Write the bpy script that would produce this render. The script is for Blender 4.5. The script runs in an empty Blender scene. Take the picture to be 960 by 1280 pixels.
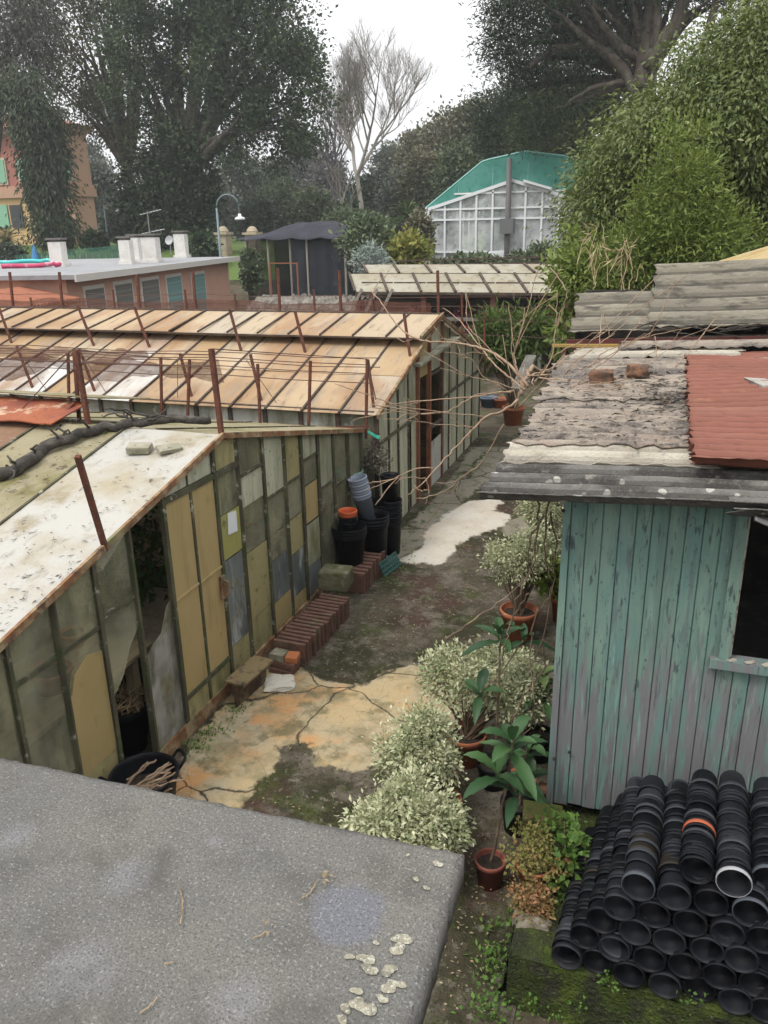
import bpy, bmesh, math, random
import numpy as np
from mathutils import Vector, Matrix
random.seed(7); RNG = np.random.default_rng(11)
SC = bpy.context.scene; COL = SC.collection; RAD = math.radians

# ---------------------------------------------------------------- camera, sky, sun, exposure
H = 4.1; PITCH, ROLL, YAW = RAD(19.4), RAD(1.1), RAD(19.3)
FW = Vector((-math.sin(YAW)*math.cos(PITCH), math.cos(YAW)*math.cos(PITCH), -math.sin(PITCH)))
R0 = Vector((math.cos(YAW), math.sin(YAW), 0)); U0 = R0.cross(FW)
RT = R0*math.cos(ROLL) - U0*math.sin(ROLL); UP = U0*math.cos(ROLL) + R0*math.sin(ROLL)
cam = bpy.data.cameras.new('camera'); camo = bpy.data.objects.new('camera', cam); COL.objects.link(camo)
m = Matrix((RT, UP, -FW)).transposed().to_4x4(); m.translation = (0, 0, H); camo.matrix_world = m
cam.sensor_fit = 'HORIZONTAL'; cam.sensor_width = 36; cam.lens = 37.5
cam.clip_start = .05; cam.clip_end = 3000; SC.camera = camo

SUN_EL, SUN_AZ = 58, 215          # azimuth clockwise from +Y
w = bpy.data.worlds.new('World'); SC.world = w; w.use_nodes = True
nt = w.node_tree; nt.nodes.clear()
sky = nt.nodes.new('ShaderNodeTexSky'); sky.sky_type = 'NISHITA'; sky.sun_disc = False
sky.sun_elevation = RAD(SUN_EL); sky.sun_rotation = RAD(SUN_AZ); sky.dust_density = 4; sky.air_density = 1
hs = nt.nodes.new('ShaderNodeHueSaturation'); hs.inputs['Saturation'].default_value = .12
mixw = nt.nodes.new('ShaderNodeMix'); mixw.data_type = 'RGBA'; mixw.inputs[0].default_value = .72
mixw.inputs[7].default_value = (17.2, 17.3, 17.5, 1)           # the white overcast layer over the clear sky
tcw = nt.nodes.new('ShaderNodeTexCoord'); sxw = nt.nodes.new('ShaderNodeSeparateXYZ'); nt.links.new(tcw.outputs['Generated'], sxw.inputs[0])
grw = nt.nodes.new('ShaderNodeMapRange'); nt.links.new(sxw.outputs['Z'], grw.inputs['Value'])     # an overcast sky is about three times brighter overhead than at the horizon
grw.inputs['From Min'].default_value = -.02; grw.inputs['To Min'].default_value = .42; grw.inputs['To Max'].default_value = 1.0
mulw = nt.nodes.new('ShaderNodeMix'); mulw.data_type = 'RGBA'; mulw.blend_type = 'MULTIPLY'; mulw.inputs[0].default_value = 1
bg = nt.nodes.new('ShaderNodeBackground'); bg.inputs[1].default_value = .1
wo = nt.nodes.new('ShaderNodeOutputWorld')
nt.links.new(sky.outputs[0], hs.inputs['Color']); nt.links.new(hs.outputs[0], mixw.inputs[6])
nt.links.new(mixw.outputs[2], mulw.inputs[6]); nt.links.new(grw.outputs[0], mulw.inputs[7]); nt.links.new(mulw.outputs[2], bg.inputs[0]); nt.links.new(bg.outputs[0], wo.inputs[0])
sl = bpy.data.lights.new('sun', 'SUN'); sl.energy = 1.3; sl.angle = RAD(14); sl.color = (1, .96, .9)
so = bpy.data.objects.new('sun', sl); COL.objects.link(so)
so.rotation_euler = (RAD(90-SUN_EL), 0, RAD(180-SUN_AZ)); so.location = (0, -5, 30)
SC.view_settings.view_transform = 'Standard'; SC.view_settings.look = 'None'
SC.view_settings.exposure = .78; SC.view_settings.gamma = 1
SC.cycles.use_denoising = True; SC.cycles.max_bounces = 6; SC.cycles.transparent_max_bounces = 24
SC.cycles.diffuse_bounces = 3; SC.cycles.glossy_bounces = 2; SC.cycles.caustics_reflective = False; SC.cycles.caustics_refractive = False

def px(u, v, x=None, y=None, z=None):
    """the world point on a plane x, y or z = const that a line of sight measured in the photograph meets"""
    d = FW + RT*((u-480)/1000) + UP*((640-v)/1000)
    t = x/d.x if x is not None else (y/d.y if y is not None else (z-H)/d.z)
    return Vector((0, 0, H)) + d*t

# ---------------------------------------------------------------- objects
OFF = {}
def tag(o, label=None, cat=None, group=None, kind=None):
    if label: o['label'] = label
    if cat: o['category'] = cat
    if group: o['group'] = group
    if kind: o['kind'] = kind
    return o
def thing(name, label, cat, loc=(0, 0, 0), group=None):
    o = bpy.data.objects.new(name, None); COL.objects.link(o); o.location = loc; o.empty_display_size = .1
    OFF[o.name] = Vector(loc); return tag(o, label, cat, group)
def link_mesh(name, me, material, parent=None, loc=None):
    o = bpy.data.objects.new(name, me); COL.objects.link(o)
    if material is not None:
        for mm in (material if isinstance(material, (list, tuple)) else [material]): me.materials.append(mm)
    off = OFF[parent.name] if parent else Vector(loc or (0, 0, 0))
    OFF[o.name] = off
    if parent: o.parent = parent
    else: o.location = off
    if off.length > 0: me.transform(Matrix.Translation(-off))
    return o
def copy_thing(src, loc, rotz=0, label=None, group=None, scale=1):
    c = src.copy(); COL.objects.link(c); c.location = loc; c.rotation_euler = (0, 0, rotz); c.scale = (scale,)*3
    if label: c['label'] = label
    if group: c['group'] = group
    for ch in src.children:
        d = ch.copy(); COL.objects.link(d); d.parent = c
        for g in ch.children:
            e = g.copy(); COL.objects.link(e); e.parent = d
    return c

class MB:
    def __init__(s): s.v = []; s.f = []; s.t = []; s.mi = []
    def add(s, vs, fs, tone=0., mi=0):
        n = len(s.v); s.v += [tuple(p) for p in vs]
        s.f += [tuple(i+n for i in q) for q in fs]; s.t += [tone]*len(fs); s.mi += [mi]*len(fs); return s
    def hexa(s, c8, tone=0., mi=0):
        return s.add(c8, [(0, 3, 2, 1), (4, 5, 6, 7), (0, 1, 5, 4), (1, 2, 6, 5), (2, 3, 7, 6), (3, 0, 4, 7)], tone, mi)
    def box(s, x0, x1, y0, y1, z0, z1, tone=0., j=0, mi=0):
        c = [(x0, y0, z0), (x1, y0, z0), (x1, y1, z0), (x0, y1, z0), (x0, y0, z1), (x1, y0, z1), (x1, y1, z1), (x0, y1, z1)]
        if j: c = [tuple(a+random.uniform(-j, j) for a in p) for p in c]
        return s.hexa(c, tone, mi)
    def obox(s, c, size, rz=0, rx=0, ry=0, tone=0., j=0):
        M = Matrix.Translation(c) @ Matrix.Rotation(rz, 4, 'Z') @ Matrix.Rotation(ry, 4, 'Y') @ Matrix.Rotation(rx, 4, 'X')
        a, b, d = [q/2 for q in size]
        P = [(-a, -b, -d), (a, -b, -d), (a, b, -d), (-a, b, -d), (-a, -b, d), (a, -b, d), (a, b, d), (-a, b, d)]
        return s.hexa([M @ (Vector(p)+Vector([random.uniform(-j, j) for _ in '123'])) for p in P], tone)
    def bar(s, p, q, w, h=None, up=(0, 0, 1), tone=0.):
        h = h or w; p, q = Vector(p), Vector(q); d = (q-p).normalized()
        a = d.cross(Vector(up))
        if a.length < 1e-4: a = d.cross(Vector((1, 0, 0)))
        a.normalize(); b = a.cross(d).normalized(); a = a*w/2; b = b*h/2
        return s.hexa([p-a-b, p+a-b, p+a+b, p-a+b, q-a-b, q+a-b, q+a+b, q-a+b], tone)
    def tube(s, pts, r, n=6, tone=0., cap=True):
        pts = [Vector(p) for p in pts]; k = len(pts)
        rs = r if isinstance(r, (list, tuple)) else [r]*k
        vs, fs = [], []; ref = None
        for i, p in enumerate(pts):
            d = (pts[min(i+1, k-1)]-pts[max(i-1, 0)]).normalized()
            if ref is None: ref = d.orthogonal().normalized()
            ref = (ref-d*ref.dot(d));
            ref = ref.normalized() if ref.length > 1e-5 else d.orthogonal().normalized()
            b = d.cross(ref)
            vs += [p+(ref*math.cos(2*math.pi*j/n)+b*math.sin(2*math.pi*j/n))*rs[i] for j in range(n)]
        for i in range(k-1):
            for j in range(n):
                a, b2 = i*n+j, i*n+(j+1) % n; fs.append((a, b2, b2+n, a+n))
        if cap: fs += [tuple(range(n))[::-1], tuple(range((k-1)*n, k*n))]
        return s.add(vs, fs, tone)
    def lathe(s, prof, n=20, M=None, tone=0., bot=True, top=False):
        M = M or Matrix(); vs, fs = [], []; k = len(prof)
        for r, z in prof: vs += [M @ Vector((r*math.cos(2*math.pi*j/n), r*math.sin(2*math.pi*j/n), z)) for j in range(n)]
        for i in range(k-1):
            for j in range(n): a, b = i*n+j, i*n+(j+1) % n; fs.append((a, b, b+n, a+n))
        if bot: fs.append(tuple(range(n))[::-1])
        if top: fs.append(tuple(range((k-1)*n, k*n)))
        return s.add(vs, fs, tone)
    def grid(s, fn, nu, nv, thick=0., tone=0., tf=None):
        """a sheet fn(u,v) with an underside a thickness below it"""
        vs = [fn(i/nu, j/nv) for j in range(nv+1) for i in range(nu+1)]
        N = len(vs); w_ = nu+1; fs = [(j*w_+i, j*w_+i+1, (j+1)*w_+i+1, (j+1)*w_+i) for j in range(nv) for i in range(nu)]
        if thick:
            vs2 = [Vector(p)-Vector((0, 0, thick)) for p in vs]
            fs2 = [tuple(N+a for a in q[::-1]) for q in fs]
            rim = [i for i in range(w_)]+[j*w_+nu for j in range(1, nv+1)]+[nv*w_+i for i in range(nu-1, -1, -1)]+[j*w_ for j in range(nv-1, 0, -1)]
            fs = fs+fs2+[(rim[k], N+rim[k], N+rim[(k+1) % len(rim)], rim[(k+1) % len(rim)]) for k in range(len(rim))]
            vs = vs+vs2
        n0 = len(s.t); s.add(vs, fs, tone)
        if tf:
            for j in range(nv):
                for i in range(nu): s.t[n0+j*nu+i] = tf((i+.5)/nu, (j+.5)/nv)
        return s
    def poly(s, pts, z0, z1, tone=0.):
        n = len(pts)
        vs = [(p[0], p[1], z0) for p in pts]+[(p[0], p[1], z1) for p in pts]
        a = sum(pts[i][0]*pts[(i+1) % n][1]-pts[(i+1) % n][0]*pts[i][1] for i in range(n))
        top = tuple(range(n, 2*n)); top = top if a > 0 else top[::-1]
        return s.add(vs, [top]+[(i, (i+1) % n, n+(i+1) % n, n+i) for i in range(n)], tone)
    def rock(s, c, size, rz=0, n=5, amp=.12, tone=0.):
        """a rough block: a subdivided box pushed about by smooth noise"""
        from mathutils import noise
        R_ = Matrix.Rotation(rz, 3, 'Z'); c = Vector(c); o = Vector((random.random()*50, random.random()*50, 0)); idx = {}; vs = []; fs = []
        def vid(p):
            k = tuple(round(q, 4) for q in p)
            if k not in idx:
                q = Vector(p); q = q*(1-.10*max(0, q.length-.62)/.25); d = noise.noise_vector(q*2.2+o)*amp+noise.noise_vector(q*6+o)*amp*.35
                q = Vector((q.x+d.x, q.y+d.y, q.z+d.z)); idx[k] = len(vs); vs.append(c+R_ @ Vector((q.x*size[0], q.y*size[1], q.z*size[2])))
            return idx[k]
        for ax in range(3):
            for sg in (-.5, .5):
                for i in range(n):
                    for j in range(n):
                        q = []
                        for a, b in ((0, 0), (1, 0), (1, 1), (0, 1)):
                            p = [0, 0, 0]; p[ax] = sg; p[(ax+1) % 3] = (i+a)/n-.5; p[(ax+2) % 3] = (j+b)/n-.5; q.append(vid(p))
                        fs.append(tuple(q if sg > 0 else q[::-1]))
        return s.add(vs, fs, tone)
    def mesh(s, name, smooth=False):
        me = bpy.data.meshes.new(name); me.from_pydata([tuple(p) for p in s.v], [], s.f)
        at = me.attributes.new('tone', 'FLOAT', 'FACE'); at.data.foreach_set('value', np.array(s.t, dtype=np.float32))
        if any(s.mi): me.polygons.foreach_set('material_index', np.array(s.mi, dtype=np.int32))
        if smooth: me.polygons.foreach_set('use_smooth', np.ones(len(me.polygons), dtype=bool))
        me.update(); return me
    def build(s, name, material, parent=None, smooth=False, bevel=0, loc=None, label=None, cat=None, group=None, kind=None):
        if parent is None and loc is None and kind is None:
            a = np.array(s.v); loc = (float(a[:, 0].mean()), float(a[:, 1].mean()), float(a[:, 2].min()))
        me = s.mesh(name, smooth)
        if bevel:
            bm = bmesh.new(); bm.from_mesh(me)
            bmesh.ops.bevel(bm, geom=list(bm.edges), offset=bevel, segments=2, affect='EDGES', profile=.6); bm.to_mesh(me); bm.free()
        return tag(link_mesh(name, me, material, parent, loc), label, cat, group, kind)

def wiggle(pts, amt, sub=6, sag=0):
    """a smooth hand-bent line through points"""
    pts = [Vector(p) for p in pts]; out = []
    for i in range(len(pts)-1):
        p0, p1, p2, p3 = pts[max(i-1, 0)], pts[i], pts[i+1], pts[min(i+2, len(pts)-1)]
        for k in range(sub):
            t = k/sub
            q = .5*((2*p1)+(p2-p0)*t+(2*p0-5*p1+4*p2-p3)*t*t+(3*p1-p0-3*p2+p3)*t**3)
            q = q+Vector([random.gauss(0, amt) for _ in '123']); q.z -= sag*4*t*(1-t); out.append(q)
    out.append(pts[-1]); return out

# ---------------------------------------------------------------- materials
def _n(nt, t, **kw):
    n = nt.nodes.new(t)
    for k, v in kw.items(): setattr(n, k, v)
    return n
def c4(c): return (c[0], c[1], c[2], 1)
MATS = {}
def mat(name, base, rough=.85, layers=(), bump=(), spec=.3, metal=0., transl=0., transp=0., tone=None, alpha_layers=None, obj=False):
    """layers: (kind, scale, colour, lo, hi[, stretch, amount]); kind noise | vor | edge | wave | tone | fine | spot"""
    if name in MATS: return MATS[name]
    mt = bpy.data.materials.new(name); mt.use_nodes = True; nt = mt.node_tree; nt.nodes.clear(); L = nt.links.new
    if obj: pos = _n(nt, 'ShaderNodeTexCoord').outputs['Object']
    else: pos = _n(nt, 'ShaderNodeNewGeometry').outputs['Position']
    seed = [0]
    def mask(kind, scale, lo, hi, stretch=(1, 1, 1), extra=None):
        if kind == 'tone':
            f = _n(nt, 'ShaderNodeAttribute', attribute_name='tone').outputs['Fac']
        elif kind == 'spot':
            pt, wob = extra
            nz = _n(nt, 'ShaderNodeTexNoise'); nz.inputs['Scale'].default_value = scale; nz.inputs['Detail'].default_value = 3; L(pos, nz.inputs['Vector'])
            ds = _n(nt, 'ShaderNodeVectorMath', operation='DISTANCE'); L(pos, ds.inputs[0]); ds.inputs[1].default_value = pt
            ma = _n(nt, 'ShaderNodeMath', operation='MULTIPLY_ADD'); L(nz.outputs['Fac'], ma.inputs[0]); ma.inputs[1].default_value = wob; L(ds.outputs['Value'], ma.inputs[2])
            f = ma.outputs[0]
        else:
            mp = _n(nt, 'ShaderNodeMapping'); L(pos, mp.inputs['Vector']); mp.inputs['Scale'].default_value = stretch
            seed[0] += 3.7; mp.inputs['Location'].default_value = (seed[0], seed[0]*.7, -seed[0])
            if kind in ('noise', 'fine'):
                t = _n(nt, 'ShaderNodeTexNoise'); t.inputs['Scale'].default_value = scale; t.inputs['Detail'].default_value = 6 if kind == 'noise' else 2
                t.inputs['Roughness'].default_value = .62; L(mp.outputs[0], t.inputs['Vector']); f = t.outputs['Fac']
            elif kind == 'wave':
                t = _n(nt, 'ShaderNodeTexWave'); t.inputs['Scale'].default_value = scale; t.inputs['Distortion'].default_value = 6
                t.inputs['Detail'].default_value = 3; L(mp.outputs[0], t.inputs['Vector']); f = t.outputs['Fac']
            else:
                t = _n(nt, 'ShaderNodeTexVoronoi', feature='DISTANCE_TO_EDGE' if kind == 'edge' else 'F1'); t.inputs['Scale'].default_value = scale
                nz = _n(nt, 'ShaderNodeTexNoise'); nz.inputs['Scale'].default_value = scale*1.3; nz.inputs['Detail'].default_value = 5; L(mp.outputs[0], nz.inputs['Vector'])
                va = _n(nt, 'ShaderNodeVectorMath', operation='MULTIPLY_ADD'); L(nz.outputs['Color'], va.inputs[0]); va.inputs[1].default_value = (.5/scale,)*3
                L(mp.outputs[0], va.inputs[2]); L(va.outputs[0], t.inputs['Vector']); f = t.outputs['Distance']
        mr = _n(nt, 'ShaderNodeMapRange', clamp=True); L(f, mr.inputs['Value']); mr.inputs['From Min'].default_value = lo; mr.inputs['From Max'].default_value = hi
        return mr.outputs[0]
    cur = None; col = c4(base)
    for ly in layers:
        kind, scale, c2, lo, hi = ly[:5]; st = ly[5] if len(ly) > 5 and ly[5] else (1, 1, 1); am = ly[6] if len(ly) > 6 else 1.
        ex = ly[7] if len(ly) > 7 else None
        mk = mask(kind, scale, lo, hi, st, ex)
        if am != 1:
            mm = _n(nt, 'ShaderNodeMath', operation='MULTIPLY'); L(mk, mm.inputs[0]); mm.inputs[1].default_value = am; mk = mm.outputs[0]
        mx = _n(nt, 'ShaderNodeMix', data_type='RGBA'); L(mk, mx.inputs[0])
        if cur is None: mx.inputs[6].default_value = col
        else: L(cur, mx.inputs[6])
        mx.inputs[7].default_value = c4(c2); cur = mx.outputs[2]
    bs = _n(nt, 'ShaderNodeBsdfPrincipled')
    if cur is None: bs.inputs['Base Color'].default_value = col
    else: L(cur, bs.inputs['Base Color'])
    bs.inputs['Roughness'].default_value = rough; bs.inputs['Metallic'].default_value = metal; bs.inputs['Specular IOR Level'].default_value = spec
    nrm = None
    for (kind, scale, strength, *st) in bump:
        mk = mask(kind, scale, 0., 1. if kind not in ('edge',) else .12, st[0] if st else (1, 1, 1))
        bp = _n(nt, 'ShaderNodeBump'); bp.inputs['Strength'].default_value = strength; bp.inputs['Distance'].default_value = .03; L(mk, bp.inputs['Height'])
        if nrm: L(nrm, bp.inputs['Normal'])
        nrm = bp.outputs[0]
    if nrm: L(nrm, bs.inputs['Normal'])
    out = _n(nt, 'ShaderNodeOutputMaterial'); sh = bs.outputs[0]
    if transl:
        tr = _n(nt, 'ShaderNodeBsdfTranslucent')
        if cur is None: tr.inputs[0].default_value = col
        else: L(cur, tr.inputs[0])
        ms = _n(nt, 'ShaderNodeMixShader'); ms.inputs[0].default_value = transl; L(sh, ms.inputs[1]); L(tr.outputs[0], ms.inputs[2]); sh = ms.outputs[0]
    if transp or alpha_layers:
        tp = _n(nt, 'ShaderNodeBsdfTransparent'); ms = _n(nt, 'ShaderNodeMixShader'); L(sh, ms.inputs[1]); L(tp.outputs[0], ms.inputs[2])
        if alpha_layers:
            kind, scale, lo, hi, a0, a1 = alpha_layers[:6]
            mk = mask(kind, scale, lo, hi, alpha_layers[6] if len(alpha_layers) > 6 else (1, 1, 1)); mr = _n(nt, 'ShaderNodeMapRange'); L(mk, mr.inputs['Value'])
            mr.inputs['To Min'].default_value = a0; mr.inputs['To Max'].default_value = a1; L(mr.outputs[0], ms.inputs[0])
        else: ms.inputs[0].default_value = transp
        sh = ms.outputs[0]
    L(sh, out.inputs[0]); MATS[name] = mt; return mt

def blank(name):
    mt = bpy.data.materials.new(name); mt.use_nodes = True; nt = mt.node_tree
    for n in list(nt.nodes):
        if n.bl_idname != 'ShaderNodeOutputMaterial': nt.nodes.remove(n)
    return mt, nt, nt.nodes[0]
def graft(nt, src):
    """copy the nodes of one material into another and return its shader node"""
    mp = {}
    for n in src.node_tree.nodes:
        if n.bl_idname == 'ShaderNodeOutputMaterial': continue
        q = nt.nodes.new(n.bl_idname); mp[n] = q
        for a in ('operation', 'data_type', 'feature', 'attribute_name', 'clamp'):
            if hasattr(n, a):
                try: setattr(q, a, getattr(n, a))
                except Exception: pass
        for i, s in enumerate(n.inputs):
            if hasattr(s, 'default_value'):
                try: q.inputs[i].default_value = s.default_value
                except Exception: pass
    for l in src.node_tree.links:
        if l.to_node in mp:
            oi = list(l.from_node.outputs).index(l.from_socket); ii = list(l.to_node.inputs).index(l.to_socket)
            nt.links.new(mp[l.from_node].outputs[oi], mp[l.to_node].inputs[ii])
    return [q for n, q in mp.items() if n.bl_idname == 'ShaderNodeBsdfPrincipled'][0]

# ---------------------------------------------------------------- foliage
def leaf_mesh(name, pts, ax, nr, ln, wd, tone, fold=.25, droop=.0):
    """one folded leaf of two quads for every point; ax direction, nr normal, ln length, wd width"""
    n = len(pts); ax = ax/np.linalg.norm(ax, axis=1, keepdims=True)
    sd = np.cross(ax, nr); sd /= np.linalg.norm(sd, axis=1, keepdims=True)+1e-9; nr = np.cross(sd, ax)
    ln = ln[:, None]; wd = wd[:, None]
    b = pts; t = pts+ax*ln-nr*ln*droop; m1 = pts+ax*ln*.45
    l = m1+sd*wd*.5+nr*wd*fold; r = m1-sd*wd*.5+nr*wd*fold
    V = np.stack([b, l, t, r], 1).reshape(-1, 3)
    me = bpy.data.meshes.new(name); me.vertices.add(4*n); me.vertices.foreach_set('co', V.astype(np.float32).ravel())
    I = np.arange(n)[:, None]*4; F = np.stack([I+0, I+1, I+2, I+0, I+2, I+3], 2).reshape(-1)
    me.loops.add(6*n); me.loops.foreach_set('vertex_index', F.astype(np.int32)); me.polygons.add(2*n)
    me.polygons.foreach_set('loop_start', (np.arange(2*n)*3).astype(np.int32)); me.polygons.foreach_set('loop_total', np.full(2*n, 3, dtype=np.int32))
    at = me.attributes.new('tone', 'FLOAT', 'FACE'); at.data.foreach_set('value', np.repeat(tone, 2).astype(np.float32))
    me.update(); return me
def rnd_dirs(n):
    d = RNG.normal(size=(n, 3)); return d/np.linalg.norm(d, axis=1, keepdims=True)
def crown(blobs, nclump, nleaf, ln, wd, rc, up=.5, out=.5, shell=.55, gap=0., droop=.1, flat=1., down=0.):
    """clumps scattered through the volume of ellipsoids, leaves scattered round each clump -> arrays for leaf_mesh"""
    P, A, N, T = [], [], [], []; vol = np.array([b[1][0]*b[1][1]*b[1][2] for b in blobs])**.67; vol = vol/vol.sum(); cs = []
    for (c, r), q in zip(blobs, vol):
        k = max(3, int(nclump*q)); d = rnd_dirs(k); rad = (shell+(1-shell)*RNG.random(k)**.6)[:, None]*(1+RNG.normal(0, .07, (k, 1)))
        cc = np.array(c)+d*rad*np.array(r); cs.append(cc)
        ct = RNG.random(k)
        for i in range(k):
            if RNG.random() < gap: continue
            m_ = int(nleaf*RNG.uniform(.6, 1.4)); o = RNG.normal(size=(m_, 3))*rc*RNG.uniform(.7, 1.3)*np.array([1, 1, flat])
            P.append(cc[i]+o); od = o/(np.linalg.norm(o, axis=1, keepdims=True)+1e-6)
            A.append(od*out+rnd_dirs(m_)*.7+d[i]*.4-np.array([0, 0, down])); N.append(rnd_dirs(m_)*.8+np.array([0, 0, up])+d[i]*.5); T.append(np.clip(ct[i]*.6+RNG.random(m_)*.4, 0, 1))
    P, A, N, T = map(np.concatenate, (P, A, N, T)); n = len(P)
    s = RNG.uniform(.55, 1.45, n)
    return (P, A, N, ln*s, wd*s, T), np.concatenate(cs)
def leafmat(name, c1, c2, c3=None, transl=.25, rough=.6, spec=.25):
    ly = [('tone', 1, c2, .15, .85)]
    if c3: ly.append(('tone', 1, c3, .86, .97))
    return mat(name, c1, rough, ly, spec=spec, transl=transl)
def crown_part(name, blobs, material, parent, **kw):
    arr, cs = crown(blobs, **kw); return link_mesh(name, leaf_mesh(name, *arr, droop=kw.get('droop', .1)), material, parent), cs
def limbs(base, fork, tips, r0, r1, n=7, amt=.03):
    mb = MB(); base, fork = Vector(base), Vector(fork)
    mb.tube(wiggle([base+Vector((0, 0, -.2)), base.lerp(fork, .5)+Vector((random.uniform(-1, 1), random.uniform(-1, 1), 0))*r0*.4, fork], amt*r0, 4), [r0*1.25]+[r0*(1-.35*i/8) for i in range(8)], n)
    for t in tips:
        t = Vector(t); md = fork.lerp(t, .5)+Vector((random.uniform(-1, 1), random.uniform(-1, 1), random.uniform(-.2, 1)))*(t-fork).length*.1
        pts = wiggle([fork-Vector((0, 0, r0*.4)), md, t], amt*r0, 4); k = len(pts)
        mb.tube(pts, [r1+(.02*r1-r1)*i/(k-1) for i in range(k)], 5)
    return mb
# ---------------------------------------------------------------- ground, lawn, path, hills
def terr(x, y):
    t = min(1, max(0, (y-44)/16)); t = t*t*(3-2*t)
    return 3.3*t + max(0, y-70)*.006
DIRT = mat('dirt', (.085, .066, .048), .95, [('noise', .9, (.04, .037, .02), .46, .56), ('noise', 2.1, (.125, .105, .082), .5, .66), ('noise', 1.4, (.07, .045, .034), .53, .66), ('noise', 2.6, (.05, .065, .012), .55, .64, None, .8), ('noise', 9, (.045, .06, .014), .54, .64, None, .6), ('noise', 22, (.17, .15, .115), .6, .72, None, .6),
     ('vor', 26, (.2, .18, .13), .13, .05, None, .6), ('fine', 60, (.03, .026, .02), .55, .7, None, .6)], [('noise', 18, .5), ('fine', 70, .35)], spec=.15)
mb = MB()
xs = [-900, -300, -120, -60, -30, -15, -8, -4, 0, 4, 8, 15, 30, 60, 150, 500, 900]; ys = [-300, -30, -5, 0, 5, 10, 16, 22, 30, 38, 44, 46, 48, 50, 52, 54, 56, 58, 60, 66, 75, 90, 120, 180, 300, 600, 1500]
vs = [(x, y, terr(x, y)) for y in ys for x in xs]; k = len(xs)
mb.add(vs, [(j*k+i, j*k+i+1, (j+1)*k+i+1, (j+1)*k+i) for j in range(len(ys)-1) for i in range(k-1)])
mb.build('ground', DIRT, kind='structure')
GRASS = mat('grass', (.09, .135, .035), .9, [('noise', .35, (.12, .16, .05), .4, .7), ('noise', 5, (.06, .10, .03), .45, .7)], [('noise', 9, .6)], spec=.1)
mb = MB(); xs2 = [-90+4*i for i in range(24)]; ys2 = [50+1.5*i for i in range(34)]; k = len(xs2)
mb.add([(x, y, terr(x, y)+.05) for y in ys2 for x in xs2], [(j*k+i, j*k+i+1, (j+1)*k+i+1, (j+1)*k+i) for j in range(len(ys2)-1) for i in range(k-1)])
mb.build('lawn', GRASS, kind='structure')
HILL = mat('hill', (.06, .085, .06), .95, [('noise', .02, (.09, .11, .08), .4, .65), ('vor', .08, (.3, .28, .25), .16, .08, None, .6)])
mb = MB(); pts = []
def hz(x): return 30+14*math.sin(x*.006+1)+8*math.sin(x*.017)+4*math.sin(x*.05)
X = [-900+20*i for i in range(80)]
vs = [(x, 420+60*t, 2+(hz(x)-2)*t) for t in (0, .35, .7, 1) for x in X]; k = len(X)
mb.add(vs, [(j*k+i, j*k+i+1, (j+1)*k+i+1, (j+1)*k+i) for j in range(3) for i in range(k-1)])
mb.build('hill', HILL, kind='structure')

def outline(pp, jit=.02, sub=5):
    g = [px(u, v, z=0) for u, v in pp]; out = []
    for i in range(len(g)):
        a, b = g[i], g[(i+1) % len(g)]
        n_ = max(2, int((b-a).length/.12))
        for q in range(n_):
            p = a.lerp(b, q/n_)+Vector((random.gauss(0, jit), random.gauss(0, jit), 0)); out.append(p)
    return out
OCHRE = mat('ochre_concrete', (.42, .315, .17), .9, [('noise', 1.6, (.36, .31, .21), .4, .62), ('noise', 1.5, (.47, .25, .105), .52, .64), ('noise', 4, (.22, .19, .11), .47, .64, None, .85),
      ('noise', 3.1, (.13, .115, .06), .53, .63, None, .85), ('noise', 7, (.44, .36, .24), .56, .7, None, .7), ('edge', .8, (.04, .033, .022), .011, .002), ('edge', 2.1, (.06, .05, .03), .006, .001, None, .55), ('vor', 30, (.09, .075, .05), .12, .04, None, .7), ('fine', 90, (.25, .2, .12), .5, .7, None, .5)],
      [('edge', .8, .35), ('noise', 9, .5), ('fine', 80, .3)], spec=.2)
WHITEC = mat('white_concrete', (.46, .43, .375), .85, [('noise', 2, (.41, .355, .28), .42, .65), ('noise', 9, (.3, .27, .22), .58, .7, None, .6), ('vor', 9, (.1, .09, .07), .07, .03), ('fine', 60, (.42, .39, .34), .5, .7, None, .5)], [('noise', 14, .2)], spec=.25)
cr = lambda L_: [(380+a/2.824, 560+b/2.824) for a, b in L_]
GREYC = mat('grey_concrete', (.2, .18, .14), .9, [('noise', 1.8, (.15, .135, .1), .45, .65), ('noise', 6, (.075, .08, .035), .54, .68), ('fine', 50, (.25, .22, .18), .5, .7, None, .5), ('edge', .9, (.05, .045, .03), .02, .004)], [('noise', 14, .3)], spec=.2)

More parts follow.
